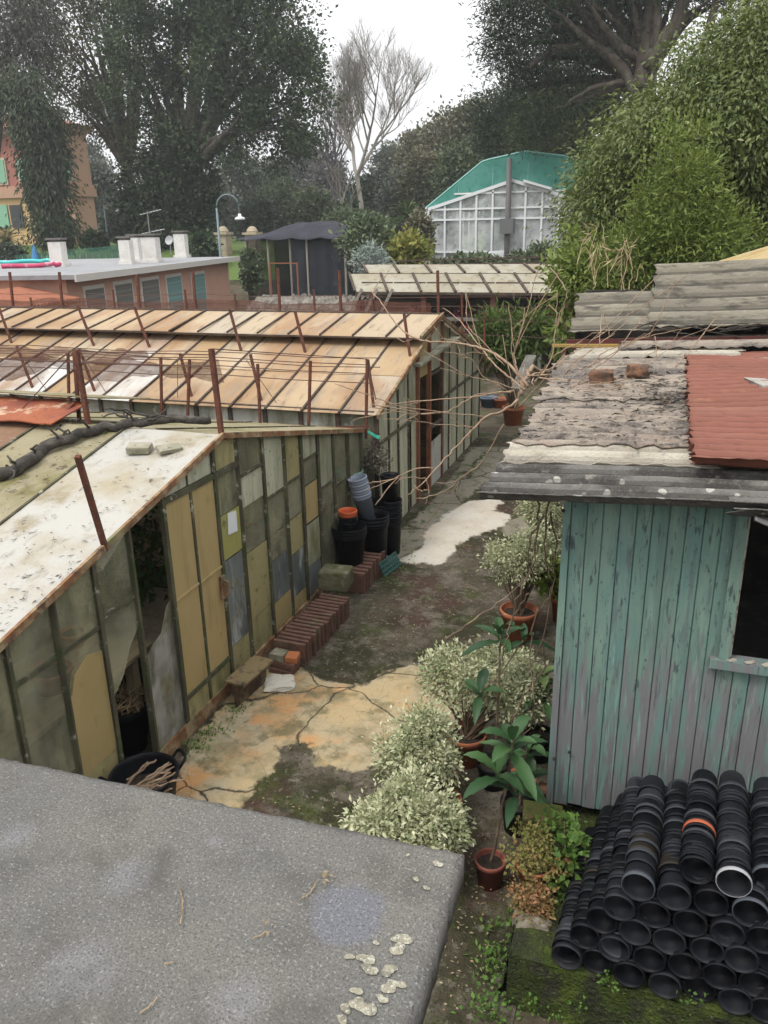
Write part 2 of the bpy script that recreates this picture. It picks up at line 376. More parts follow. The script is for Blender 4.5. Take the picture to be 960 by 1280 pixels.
# the lane: one finely divided sheet; how far each point lies inside each old concrete patch is stored in the mesh, noise frays the borders
def sdist(X, Y, poly):
    p = [px(u, v, z=0) for u, v in poly]; d = np.full(X.shape, 9.); ins = np.zeros(X.shape, bool)
    for i in range(len(p)):
        a, b = p[i-1], p[i]; ex, ey = b.x-a.x, b.y-a.y; t = np.clip(((X-a.x)*ex+(Y-a.y)*ey)/(ex*ex+ey*ey+1e-9), 0, 1)
        d = np.minimum(d, np.hypot(X-a.x-t*ex, Y-a.y-t*ey))
        c = ((a.y > Y) != (b.y > Y)) & (X < (b.x-a.x)*(Y-a.y)/((b.y-a.y) or 1e-9)+a.x); ins ^= c
    return np.where(ins, d, -d)
gx, gy = np.meshgrid(np.linspace(-3.58, -.44, 126), np.linspace(3.0, 16.4, 540))
ko = np.maximum(sdist(gx, gy, [(205, 1030), (232, 938), (275, 886), (322, 848), (345, 832), (380, 835), (402, 852), (440, 860), (470, 850), (492, 838), (545, 830), (610, 838), (600, 900), (560, 940), (500, 916), (478, 955), (430, 968), (398, 957), (392, 931), (352, 932), (345, 960), (300, 1010), (255, 1030)]), sdist(gx, gy, [(384, 935), (400, 922), (440, 918), (468, 923), (472, 945), (452, 958), (415, 962), (393, 950)]))
kw = sdist(gx, gy, cr([(325, 402), (370, 380), (412, 358), (420, 300), (470, 268), (505, 235), (580, 190), (690, 182), (702, 200), (665, 225), (738, 240), (720, 272), (640, 305), (588, 322), (545, 345), (520, 385), (480, 415), (400, 412)]))
kg = np.maximum(sdist(gx, gy, cr([(258, 372), (330, 300), (430, 215), (520, 105), (590, 0), (760, 0), (800, 60), (640, 130), (560, 195), (480, 265), (430, 300), (415, 352), (330, 392), (300, 400)])), sdist(gx, gy, cr([(690, 270), (820, 225), (850, 310), (720, 330)])))
from mathutils import noise as mn
nz_ = np.array([mn.noise(Vector((x*6, y*6, 0)))*.004+mn.noise(Vector((x*17, y*17, 3)))*.004 for x, y in zip(gx.ravel(), gy.ravel())]).reshape(gx.shape)
top = np.clip(np.maximum.reduce([ko, kw, kg])/.05+.3, 0, 1)
gz = .010+nz_+.016*top
me = bpy.data.meshes.new('path'); nv_, nu_ = gx.shape; ii = np.arange(nv_*nu_).reshape(nv_, nu_)
me.vertices.add(nv_*nu_); me.vertices.foreach_set('co', np.stack([gx, gy, gz], -1).astype(np.float32).ravel())
qd = np.stack([ii[:-1, :-1], ii[:-1, 1:], ii[1:, 1:], ii[1:, :-1]], -1).reshape(-1, 4); k = len(qd)
me.loops.add(4*k); me.loops.foreach_set('vertex_index', qd.astype(np.int32).ravel()); me.polygons.add(k); me.polygons.foreach_set('loop_start', (np.arange(k)*4).astype(np.int32)); me.polygons.foreach_set('loop_total', np.full(k, 4, np.int32)); me.polygons.foreach_set('use_smooth', np.ones(k, bool))
for nm, ar in (('ochre', ko), ('pale', kw), ('grey', kg)):
    at = me.attributes.new(nm, 'FLOAT', 'POINT'); at.data.foreach_set('value', np.clip(ar, -.4, .4).astype(np.float32).ravel())
me.update()
LANE = mat('lane_dirt', (.085, .07, .05), .95, [('noise', .8, (.036, .034, .018), .44, .56), ('noise', 1.9, (.14, .122, .095), .5, .64), ('noise', 1.1, (.065, .038, .03), .54, .64), ('noise', 2.4, (.055, .068, .018), .54, .66, None, .7), ('noise', 8, (.05, .06, .018), .55, .66, None, .6), ('noise', 3.4, (.155, .135, .105), .54, .66, None, .75), ('noise', 16, (.21, .19, .15), .57, .69, None, .7), ('fine', 45, (.025, .022, .016), .55, .68, None, .8), ('vor', 34, (.26, .24, .18), .12, .05, None, .7)], [('noise', 14, .8), ('fine', 55, .6)], spec=.15)
def lane_mat():
    mt, nt, out = blank('old_lane'); L = nt.links.new; cur = graft(nt, LANE).outputs[0]; g_ = nt.nodes.new('ShaderNodeNewGeometry')
    for nm, src, sc, am in (('grey', GREYC, 3.5, .34), ('ochre', OCHRE, 4.5, .42), ('pale', WHITEC, 5, .30)):
        a_ = nt.nodes.new('ShaderNodeAttribute'); a_.attribute_name = nm
        n_ = nt.nodes.new('ShaderNodeTexNoise'); n_.inputs['Scale'].default_value = sc; n_.inputs['Detail'].default_value = 9; n_.inputs['Roughness'].default_value = .66; L(g_.outputs['Position'], n_.inputs['Vector'])
        m_ = nt.nodes.new('ShaderNodeMath'); m_.operation = 'MULTIPLY_ADD'; L(n_.outputs['Fac'], m_.inputs[0]); m_.inputs[1].default_value = am; L(a_.outputs['Fac'], m_.inputs[2])
        r_ = nt.nodes.new('ShaderNodeMapRange'); L(m_.outputs[0], r_.inputs['Value']); r_.inputs['From Min'].default_value = am*.5-.012; r_.inputs['From Max'].default_value = am*.5+.03
        x_ = nt.nodes.new('ShaderNodeMixShader'); L(r_.outputs[0], x_.inputs[0]); L(cur, x_.inputs[1]); L(graft(nt, src).outputs[0], x_.inputs[2]); cur = x_.outputs[0]
    L(cur, out.inputs[0]); return mt
tag(link_mesh('path', me, lane_mat()), kind='structure')

# ground litter: fallen leaves, moss tufts, weeds along the edges (nobody could count them)
def on_ground(n, pp):
    a = [px(u, v, z=0) for u, v in pp]; out = []
    xs_ = [p.x for p in a]; ys_ = [p.y for p in a]
    def inside(x, y):
        c = False
        for i in range(len(a)):
            p, q = a[i], a[i-1]
            if (p.y > y) != (q.y > y) and x < (q.x-p.x)*(y-p.y)/(q.y-p.y)+p.x: c = not c
        return c
    while len(out) < n:
        x, y = random.uniform(min(xs_), max(xs_)), random.uniform(min(ys_), max(ys_))
        if inside(x, y): out.append((x, y, .035))
    return np.array(out)
LIT = leafmat('fallen_leaves', (.17, .125, .075), (.32, .26, .17), (.3, .12, .06), transl=0)
P = np.concatenate([on_ground(420, [(400, 845), (345, 830), (450, 720), (500, 690), (640, 640), (690, 690), (600, 830)]), on_ground(150, [(570, 1090), (540, 1275), (620, 1275), (660, 1130), (600, 1040)]), on_ground(120, [(300, 1005), (470, 985), (500, 920), (560, 900), (600, 1050), (480, 1030)]), on_ground(90, [(260, 960), (350, 850), (540, 835), (460, 960)])])
n = len(P); tag(link_mesh('leaf_litter', leaf_mesh('leaf_litter', P, np.c_[RNG.normal(size=(n, 2)), np.zeros(n)], np.c_[RNG.normal(0, .3, (n, 2)), np.ones(n)], RNG.uniform(.01, .034, n), RNG.uniform(.006, .016, n), RNG.random(n)), LIT), 'small fallen leaves and petals strewn over the dark path', 'leaf litter', kind='stuff')
WEED = leafmat('weed_leaf', (.07, .14, .025), (.13, .23, .05), transl=.3)
def weed_patch(pp, n, h, rc=.05, s=.035, z=0., name='weeds', label=None):
    c = on_ground(n, pp); P, A, N = [], [], []
    for q in c:
        m_ = random.randint(6, 16); o = RNG.normal(size=(m_, 3))*[rc, rc, h*.35]; o[:, 2] = np.abs(o[:, 2]); P.append(q+o+[0, 0, z-.03]); A.append(o*6+rnd_dirs(m_)*.5+[0, 0, .3]); N.append(rnd_dirs(m_)*.5+[0, 0, 1])
    P, A, N = map(np.concatenate, (P, A, N)); k = len(P)
    return tag(link_mesh(name, leaf_mesh(name, P, A, N, RNG.uniform(.6, 1.3, k)*s, RNG.uniform(.6, 1.2, k)*s*.7, RNG.random(k)), WEED), label, 'weeds', kind='stuff')
weed_patch([(615, 1165), (590, 1280), (625, 1280), (650, 1160)], 34, .14, .05, .032, label='green weeds growing up along the mossy ledge')
weed_patch([(478, 690), (598, 570), (612, 575), (500, 690)], 50, .07, .05, .03, label='low weeds along the foot of the far greenhouse')
weed_patch([(225, 945), (300, 880), (310, 890), (250, 945)], 28, .06, .04, .03, label='low weeds at the foot of the near greenhouse door')
weed_patch([(440, 760), (480, 715), (500, 690), (520, 700), (470, 760)], 14, .05, .05, .025, label='small weeds beside the rows of clay tiles')

# ---------------------------------------------------------------- foreground: coping slab on its wall
spots = [((-.58, 1.33), .105), ((-1.28, 1.43), .07), ((-1.22, 1.2), .12), ((-1.45, 1.28), .1), ((-.93, 1.44), .055), ((-.95, .95), .13), ((-.55, .9), .1), ((-1.25, .92), .1)]
SZ = 2.6
def sp(u, v): p = px(u, v, z=SZ); return (p.x, p.y, SZ)
lay = [('noise', 2.2, (.138, .131, .117), .4, .65), ('noise', 6, (.08, .076, .068), .5, .72, None, .8), ('noise', 1.3, (.155, .142, .115), .52, .68, None, .6)]
for (u, v), r in [((435, 1143), .125), ((160, 1095), .10), ((270, 1050), .055), ((20, 1045), .09), ((100, 1215), .13), ((300, 1250), .1)]:
    big = v > 1120 and u > 400; lay.append(('spot', 22, (.125, .128, .15) if big else (.20, .20, .215), r, r*(.8 if big else .45), None, .8 if big else .4, (sp(u, v), .05)))
lay += [('fine', 170, (.055, .055, .056), .51, .64, None, .7), ('fine', 130, (.28, .275, .26), .57, .70, None, .65), ('noise', 3.2, (.06, .057, .05), .56, .7, None, .7), ('vor', 55, (.36, .35, .32), .1, .04, None, .5)]
SLAB = mat('weathered_concrete', (.116, .113, .106), .95, lay, [('fine', 150, .35), ('noise', 30, .3), ('noise', 4, .3)], spec=.2)
mb = MB()
c_ = px(580, 1065, z=SZ); l_ = px(0, 945, z=SZ); r_ = px(516, 1280, z=SZ)
d1 = (l_-c_).normalized(); d2 = (r_-c_).normalized()
def slabpt(u, v):
    p = c_+d1*(3.2*u)+d2*(1.9*v); e = min(u*3.2, v*1.9, 1)
    p.z = SZ-(.008*max(0, 1-e/.010)**2); p += Vector((random.gauss(0, .0016), random.gauss(0, .0016), random.gauss(0, .0008))); return p
mb.grid(slabpt, 120, 80, .085)
slab = mb.build('coping_slab', SLAB, smooth=True, label='large speckled grey concrete slab with lichen spots in the foreground', cat='concrete slab')
LICH = mat('lichen', (.235, .218, .165), .97, [('noise', 30, (.15, .14, .108), .47, .56), ('noise', 25, (.25, .235, .18), .5, .65), ('fine', 140, (.42, .41, .34), .5, .7)], [('fine', 90, .5)])
mb = MB()
for u, v, r in [(503, 1175, .02), (497, 1188, .018), (487, 1212, .014), (458, 1200, .018), (462, 1213, .017), (437, 1197, .01), (484, 1217, .013), (446, 1240, .012), (487, 1235, .018), (500, 1232, .012), (445, 1255, .015), (458, 1262, .02), (432, 1262, .012), (478, 1250, .012), (547, 1081, .012), (520, 1100, .008), (533, 1111, .008), (510, 1070, .006), (428, 1276, .012), (470, 1180, .007)]:
    p = px(u, v, z=SZ); k = 26; ph = random.random()*6
    rr = [r*(1+.24*math.sin(2*a*6.283/k+ph)+.12*math.sin(3*a*6.283/k+3*ph)+.05*math.sin(5*a*6.283/k+2*ph)+random.uniform(-.05, .05)) for a in range(k)]
    mb.add([p+Vector((0, 0, .0042))]+[p+Vector((rr[a]*math.cos(a*6.283/k), rr[a]*.8*math.sin(a*6.283/k), .0036)) for a in range(k)], [(0, 1+a, 1+(a+1) % k) for a in range(k)])
OFF[slab.name] = Vector(slab.location); mb.build('lichen_patch', LICH, slab)
mb = MB(); mb.box(-3.3, -.5, -.6, 1.42, -.1, SZ-.09); mb.build('concrete_wall', SLAB, label='plain concrete wall carrying the speckled coping slab', cat='wall')
TWIG = mat('dry_twig', (.3, .22, .13), .9, [('noise', 30, (.14, .1, .06), .45, .65)])
for i, (pp, lb) in enumerate([([(224, 1112), (229, 1135), (226, 1158)], 'thin curved dry stalk in the middle of the slab'), ([(396, 1105), (388, 1119), (378, 1126)], 'dry leaf stalk beside the blue lichen stain on slab'), ([(316, 1178), (327, 1172), (334, 1168)], 'short dark twig near the slab centre'), ([(176, 1270), (187, 1262), (197, 1250)], 'pale straw on the slab near its lower edge'), ([(205, 1210), (216, 1206)], 'tiny pale straw left of the slab centre')]):
    mb = MB(); g = [px(u, v, z=SZ)+Vector((0, 0, .009)) for u, v in pp]; mb.tube(wiggle(g, .0008, 4), .0015, 5); mb.build('twig', TWIG, label=lb, cat='twig', group='twigs on the slab')
for (u, v), lb in [((400, 1108), 'curled brown leaf above the blue lichen stain'), ((407, 1099), 'small dark curled leaf at the far side of the slab'), ((334, 1167), 'blackened leaf at the end of a twig on the slab')]:
    p = np.array([tuple(px(u, v, z=SZ)+Vector((0, 0, .014)))]*3)+RNG.normal(0, .006, (3, 3))*[1, 1, .3]
    o = link_mesh('fallen_leaf', leaf_mesh('fallen_leaf', p, rnd_dirs(3)*[1, 1, .2], np.array([[0, .2, 1.]]*3), np.full(3, .017), np.full(3, .009), np.array([.1, .5, .3])), LIT, None, tuple(p[0])); tag(o, lb, 'leaf', 'leaves on the slab')

# ---------------------------------------------------------------- mossy ledge on the right
MOSS = mat('mossy_stone', (.032, .045, .012), .95, [('noise', 3, (.065, .088, .018), .46, .62), ('noise', 5, (.035, .04, .018), .46, .62), ('noise', 9, (.03, .028, .022), .5, .6, None, .85), ('noise', 1.7, (.02, .024, .014), .5, .62, None, .8), ('fine', 60, (.14, .17, .04), .58, .75, None, .5), ('vor', 16, (.22, .22, .19), .12, .06, None, .5)], [('fine', 45, .9), ('noise', 10, .6)], spec=.1)
mb = MB(); LZ = .35
def lt(u, v): return Vector((-.5+2.6*u, 3.36-.03*u+1.3*v, LZ-.02*(max(0, 1-v*13)**2)-.02*(max(0, 1-u*22)**2)+random.gauss(0, .005)))
mb.grid(lt, 60, 30, .0)
def lf(u, v): return Vector((-.5+2.6*u, 3.36-.03*u-.05*(1-v)+random.gauss(0, .006), -.05+(LZ+.03)*v))
mb.grid(lf, 60, 12)
mb.grid(lambda u, v: Vector((-.5-.05*(1-v)+random.gauss(0, .006), 4.66-1.3*u, -.05+(LZ+.03)*v)), 30, 12)
mb.build('mossy_ledge', MOSS, smooth=True, label='low moss covered stone ledge carrying the stacked black pots', cat='ledge')
c = [( -.42+random.random()*1.2, 3.33+random.random()*.1, LZ) for _ in range(9)]
P = []; A = []; N = []
for q in [(px(757, 1222, z=LZ)), (px(770, 1232, z=LZ)), px(655, 1262, y=3.32), px(668, 1250, y=3.32), px(690, 1265, y=3.32), px(860, 1248, z=LZ), px(880, 1246, z=LZ), px(720, 1250, y=3.32)]:
    o = RNG.normal(size=(14, 3))*[.03, .02, .02]; P.append(np.array(q)+o+[0, -.02, .01]); A.append(rnd_dirs(14)+[0, -.5, .5]); N.append(rnd_dirs(14)*.4+[0, -.5, 1])
P, A, N = map(np.concatenate, (P, A, N)); k = len(P)
tag(link_mesh('weeds', leaf_mesh('weeds', P, A, N, RNG.uniform(.013, .026, k), RNG.uniform(.010, .02, k), RNG.random(k)), WEED), 'tiny bright weeds rooted in the mossy ledge face', 'weeds', kind='stuff')
# ================================================================ near greenhouse
GX = -3.59; AP = (5.92, 2.46)
def z1(y): return AP[1]-.228*(AP[0]-y) if y < AP[0] else AP[1]-.221*(y-AP[0])
WOODF = mat('weathered_frame', (.055, .05, .032), .9, [('noise', 9, (.10, .095, .055), .45, .65, (1, 1, .3)), ('noise', 10, (.3, .29, .24), .6, .66), ('noise', 5, (.045, .06, .02), .5, .65)], [('noise', 25, .5)])
RUST = mat('rusty_iron', (.12, .045, .03), .85, [('noise', 9, (.075, .035, .027), .42, .62), ('noise', 20, (.2, .085, .04), .55, .7)], [('noise', 40, .4)], spec=.2)
RUSTED = mat('rust_edge', (.2, .1, .05), .9, [('noise', 6, (.3, .22, .13), .45, .6), ('noise', 12, (.1, .06, .04), .5, .65), ('noise', 3, (.16, .17, .09), .55, .7)], [('noise', 30, .4)], spec=.15)
def pane(key):
    S = (1, 1, .35)
    return {
     'clear': lambda: mat('dirty_glass', (0.288, 0.288, 0.204), .25, [('noise', 2.5, (0.384, 0.366, 0.228), .42, .62, S), ('noise', 8, (0.168, 0.174, 0.108), .5, .7, S), ('noise', 18, (0.264, 0.264, 0.204), .6, .72)], spec=.5, alpha_layers=('noise', 2.2, .38, .62, .8, .45)),
     'pale': lambda: mat('pale_panel', (0.529, 0.523, 0.414), .45, [('noise', 2.5, (0.230, 0.230, 0.115), .4, .65, S), ('noise', 6, (0.391, 0.402, 0.345), .55, .7, S), ('noise', 5, (0.115, 0.115, 0.069), .58, .72, S)], transl=.3),
     'tan': lambda: mat('tan_fibreglass', (0.448, 0.336, 0.162), .65, [('noise', 1.6, (0.381, 0.291, 0.129), .4, .62, (1, 1, .5)), ('noise', 4, (0.291, 0.224, 0.101), .55, .72, (2, 2, .25)), ('noise', 7, (0.190, 0.174, 0.073), .6, .74, (1, 1, .5), .7)], [('wave', 3, .05)], transl=.2),
     'olive': lambda: mat('algae_panel', (0.364, 0.325, 0.163), .4, [('noise', 2, (0.416, 0.358, 0.182), .42, .62, S), ('noise', 4, (0.195, 0.195, 0.091), .5, .7, S), ('noise', 14, (0.117, 0.117, 0.058), .58, .72)], transl=.25),
     'lime': lambda: mat('lime_panel', (0.396, 0.380, 0.132), .6, [('noise', 4, (0.220, 0.198, 0.066), .5, .7, S), ('noise', 10, (0.132, 0.132, 0.055), .58, .72)], transl=.3),
     'blue': lambda: mat('blue_film', (.17, .187, .182), .35, [('noise', 3, (.09, .105, .11), .42, .6, S), ('noise', 6, (.42, .43, .42), .53, .66, S), ('noise', 4, (.16, .155, .09), .55, .7)], spec=.5, transl=.15),
     'film': lambda: mat('plastic_film', (.26, .26, .23), .4, [('noise', 5, (.1, .1, .08), .42, .6, (1, 1, .4)), ('wave', 2.5, (.33, .33, .3), .86, .97, (1, 1.6, .5)), ('noise', 3, (.12, .11, .05), .5, .7)], [('noise', 9, .6)], spec=.5, alpha_layers=('noise', 3, .4, .65, .15, .4)),
     'white': lambda: mat('white_panel', (.5, .5, .45), .6, [('noise', 3, (.33, .32, .22), .45, .65, S), ('noise', 8, (.2, .2, .14), .58, .72, S)], transl=.3),
     'green': lambda: mat('green_panel', (0.450, 0.450, 0.325), .45, [('noise', 3, (0.600, 0.594, 0.463), .42, .62, (2, 2, .2)), ('noise', 5, (0.213, 0.225, 0.125), .52, .7, (2, 2, .25)), ('noise', 16, (0.125, 0.125, 0.075), .6, .75)], transl=.3),
    }[key]()
near = thing('greenhouse', 'low near greenhouse with whitewashed roof and patched glass gable facing the path', 'greenhouse', (GX, AP[0], 0))
def pane_poly(x, y0, y1, za, zb, zroof, key, parent, th=.006, cut=None, name='pane'):
    top0, top1 = min(zb, zroof(y0)), min(zb, zroof(y1))
    pts = [(y0, za), (y1, za), (y1, top1), (y0, top0)]
    if cut: pts = cut
    mb = MB(); n_ = len(pts); xx = x+random.uniform(-.004, .004)
    mb.add([(xx, a, b) for a, b in pts]+[(xx+th, a, b) for a, b in pts], [tuple(range(n_))[::-1], tuple(range(n_, 2*n_))]+[(i, (i+1) % n_, n_+(i+1) % n_, n_+i) for i in range(n_)])
    return mb.build(name, pane(key), parent)
bays = [  # y0, y1, [(z0, z1, panel)]
 (2.35, 2.82, [(.1, .9, 'tan'), (.91, 3, 'clear')]), (2.84, 3.26, [(.1, .9, 'clear'), (.91, 3, 'clear')]),
 (3.28, 3.68, [(.1, .62, 'clear'), (.63, 1.5, 'clear'), (1.51, 3, 'clear')]), (3.71, 4.1, [(.1, .5, 'olive'), (1.5, 3, 'clear'), (1.1, 1.49, 'clear')]),
 (4.13, 4.53, [(1.55, 3, 'clear')]), (4.56, 4.97, []),
 (5.79, 6.18, [(.42, 1.0, 'blue'), (1.0, 1.28, 'blue'), (1.3, 1.72, 'lime'), (1.73, 2.1, 'clear'), (2.13, 3, 'olive'), (.12, .41, 'olive')]),
 (6.2, 6.66, [(.12, .5, 'olive'), (.51, 1.2, 'olive'), (1.21, 1.66, 'clear'), (1.67, 1.98, 'green'), (1.99, 3, 'clear')]),
 (6.68, 7.13, [(.14, .45, 'tan'), (.46, .92, 'blue'), (.93, 1.2, 'clear'), (1.21, 1.6, 'clear'), (1.62, 3, 'green')]),
 (7.15, 7.53, [(.14, .3, 'tan'), (.31, .8, 'blue'), (.81, 1.2, 'olive'), (1.22, 1.62, 'clear'), (1.64, 3, 'olive')]),
 (7.55, 7.96, [(.14, .5, 'blue'), (.51, 1.0, 'pale'), (1.02, 1.45, 'tan'), (1.47, 1.75, 'clear'), (1.77, 3, 'green')]),
 (7.98, 8.43, [(.14, .8, 'clear'), (.81, 1.3, 'clear'), (1.32, 3, 'pale')]),
 (8.45, 8.88, [(.14, .7, 'olive'), (.71, 1.2, 'clear'), (1.22, 3, 'clear')]),
 (8.9, 9.36, [(.14, .6, 'green'), (.62, 1.1, 'clear'), (1.12, 3, 'clear')])]
for y0, y1, ps in bays:
    for a, b, k in ps: pane_poly(GX, y0, y1, a, b, lambda y: z1(y)-.03, k, near)
# half broken panes left of the door
pane_poly(GX, 4.13, 4.53, 0, 0, z1, 'clear', near, cut=[(4.13, .9), (4.2, .93), (4.3, 1.02), (4.4, 1.18), (4.53, 1.3), (4.53, 1.54), (4.13, 1.54)])
pane_poly(GX+.004, 3.71, 4.1, 0, 0, z1, 'tan', near, cut=[(3.71, .5), (4.1, .5), (4.1, 1.32), (3.95, 1.36), (3.8, 1.28), (3.75, 1.16), (3.71, 1.16)])
pane_poly(GX+.004, 4.56, 4.97, 0, 0, z1, 'film', near, cut=[(4.56, .12), (4.97, .12), (4.97, 1.32), (4.9, 1.28), (4.8, 1.1), (4.68, 1.06), (4.6, 1.02), (4.56, 1.0)])
mb = MB()
mb.add([(GX+.012, y, z) for y, z in [(5.93, 1.52), (6.1, 1.5), (6.1, 1.7), (5.95, 1.72)]]+[(GX+.016, y, z) for y, z in [(5.93, 1.52), (6.1, 1.5), (6.1, 1.7), (5.95, 1.72)]], [(3, 2, 1, 0), (4, 5, 6, 7), (0, 1, 5, 4), (1, 2, 6, 5), (2, 3, 7, 6), (3, 0, 4, 7)])
mb.build('paper_note', mat('paper', (.6, .62, .62), .8), near)
# frame members, each a part
for y in (2.34, 2.83, 3.27, 3.695, 4.115, 4.545, 6.19, 6.67, 7.14, 7.54, 7.97, 8.44, 8.89, 9.375):
    MB().bar((GX+.01, y, .02), (GX+.01+random.uniform(-.01, .01), y+random.uniform(-.012, .012), z1(y)-.02), .045, .035, tone=random.random()).build('mullion', WOODF, near)
for y0, y1, z in [(2.34, 3.27, .905), (3.29, 3.68, 1.5), (3.71, 4.1, 1.5), (4.13, 4.53, 1.55), (6.2, 6.66, 1.985), (5.8, 6.18, 2.115), (6.68, 7.13, 1.61), (7.16, 7.53, 1.63), (7.56, 7.96, 1.76), (7.99, 8.43, 1.31), (8.46, 8.88, 1.21), (8.91, 9.36, 1.11), (3.29, 3.68, .625)]:
    MB().bar((GX+.006, y0, z), (GX+.006, y1, z+random.uniform(-.01, .01)), .03, .028).build('rail', WOODF, near)
MB().bar((GX, 2.3, .08), (GX, 9.4, .06), .06, .13).build('sill', RUSTED, near)
# door with two fibreglass leaves
dr = MB()
for y in (4.985, 5.375, 5.765): dr.bar((GX+.02, y, .16), (GX+.02, y, z1(y)-.02 if y != 5.375 else 2.13), .04 if y != 5.375 else .03)
dr.bar((GX+.02, 4.97, 2.135), (GX+.02, 6.19, 2.125), .035, .045); dr.bar((GX+.02, 4.99, .37), (GX+.02, 5.76, .37), .035, .04)
door = dr.build('door', WOODF, near)
for y0, y1 in ((5.0, 5.36), (5.39, 5.75)):
    pane_poly(GX+.018, y0, y1, .39, 2.11, lambda y: 9, 'tan', door, name='door_panel'); pane_poly(GX+.01, y0, y1, .13, .35, lambda y: 9, 'olive', near)
    pane_poly(GX+.004, y0, y1, 2.16, 3, lambda y: z1(y)-.03, 'green', near)
    MB().bar((GX+.03, y0, 1.28), (GX+.03, y1, 1.29), .012, .02).build('door_seam', pane('tan'), door)
mb = MB(); p = Vector((GX+.05, 5.72, 1.1)); mb.box(p.x-.02, p.x+.005, p.y-.035, p.y+.035, p.z-.11, p.z+.11); mb.tube([p+Vector((.01, 0, .07)), p+Vector((.05, 0, .06)), p+Vector((.055, 0, -.05)), p+Vector((.01, 0, -.07))], .009, 6); mb.tube([p+Vector((.03, -.03, .05)), p+Vector((.06, .06, -.03))], .006, 5)
mb.build('latch', RUSTED, door)
# roof: panels on both slopes, rake board, vent flap
WASH = mat('whitewashed_glass', (.56, .545, .5), .7, [('noise', 1.1, (.46, .40, .28), .46, .62), ('noise', 2.6, (.36, .30, .19), .54, .68), ('noise', 6, (.25, .2, .13), .58, .7, (1, .4, 1), .7), ('noise', 22, (.12, .1, .08), .66, .72), ('noise', 7, (.1, .09, .07), .64, .7), ('fine', 90, (.6, .59, .56), .5, .7, None, .4)], [('noise', 20, .12)], transl=.4)
ALGAE = mat('algae_roof', (.38, .335, .215), .85, [('noise', 1.4, (.25, .225, .10), .46, .62), ('noise', 3, (.42, .375, .26), .5, .66), ('noise', 8, (.1, .085, .05), .58, .7), ('noise', 30, (.08, .065, .05), .64, .7)], [('noise', 20, .15)], transl=.4)
BROWN = mat('brown_roof', (.2, .115, .07), .85, [('noise', 1.2, (.28, .18, .11), .42, .62), ('noise', 4, (.13, .075, .05), .5, .68), ('noise', 9, (.3, .24, .16), .62, .74)], [('noise', 16, .2)], transl=.15)
def slope(x0, x1, ya, yb, zf, mt, dz=0., th=.012, name='roof_panel', nn=6):
    mb = MB(); mb.grid(lambda u, v: Vector((x0+(x1-x0)*u, ya+(yb-ya)*v, zf(ya+(yb-ya)*v)+dz+random.gauss(0, .0012))), nn, nn, th); return mb.build(name, mt, near)
slope(-4.52, GX+.05, 2.2, 5.92, z1, WASH); slope(-5.45, -4.53, 2.2, 5.92, z1, ALGAE, -.004)
slope(-6.4, -5.46, 2.2, 5.92, z1, BROWN); slope(-7.9, -6.41, 2.2, 5.92, z1, BROWN, .004); slope(-9.6, -7.91, 2.2, 5.92, z1, BROWN)
slope(-5.2, GX+.05, 5.93, 9.45, z1, ALGAE); slope(-7.4, -5.21, 5.93, 9.45, z1, ALGAE, .004); slope(-10, -7.41, 5.93, 9.45, z1, BROWN, 0)
MB().bar((GX+.055, 2.2, z1(2.2)-.01), (GX+.055, 5.925, z1(5.92)-.01), .025, .055).build('rake_board', RUSTED, near)
MB().bar((GX+.055, 5.925, z1(5.92)-.01), (GX+.055, 9.48, z1(9.48)-.01), .025, .05).build('rake_board', RUSTED, near)
MB().bar((-10, 9.46, z1(9.46)-.02), (GX+.04, 9.46, z1(9.46)-.02), .05, .04).build('eave_board', RUSTED, near)
mb = MB()
for x in (-4.525, -5.455, -6.405, -7.905): mb.bar((x, 2.2, z1(2.2)+.006), (x, 5.9, z1(5.9)+.006), .022, .016); mb.bar((x+.3, 5.95, z1(5.95)+.006), (x+.3, 9.4, z1(9.4)+.006), .022, .016)
mb.build('glazing_bar', WOODF, near)
VENT = mat('rust_sheet', (.26, .075, .03), .75, [('noise', 2, (.18, .05, .03), .45, .6), ('noise', 4, (.42, .3, .2), .58, .68), ('noise', 14, (.12, .05, .03), .55, .7)], [('noise', 20, .3)])
mb = MB(); mb.grid(lambda u, v: Vector((-9.5+4.3*u, 5.75+.55*v, 2.50+.09*v+.008*math.sin(u*50))), 40, 3, .012); mb.build('vent_flap', VENT, near)
mb = MB(); mb.grid(lambda u, v: Vector((-9.5+4.5*u, 6.2+.8*v, 2.66-.16*v)), 20, 3, .014); mb.build('vent_flap', ALGAE, near)
for x in (-5.3, -6.6, -8.2): MB().bar((x, 5.9, 2.44), (x, 6.2, 2.59), .025).build('vent_stay', RUST, near)
# back and side walls so the inside is enclosed
mb = MB(); mb.box(-10, GX, 9.40, 9.42, 0, 1.68); mb.build('side_wall', pane('green'), near)
mb = MB(); mb.box(-10, GX, 2.2, 2.23, 0, 1.58); mb.build('side_wall', pane('olive'), near)
mb = MB(); mb.box(-10.03, -10, 2.2, 9.42, 0, 1.7); mb.build('end_wall', pane('olive'), near)
mb = MB(); mb.tube([(-3.72, 4.35, 1.83), (-3.72, 4.6, 1.98), (-3.75, 5.0, 2.2)], .035, 10); mb.tube([(-3.7, 7.4, 1.86), (-3.7, 8.2, 1.66), (-3.75, 8.6, 1.7)], .022, 8); mb.build('white_pipe', mat('white_plastic', (.6, .59, .55), .5, [('noise', 8, (.4, .38, .3), .5, .7)]), near)
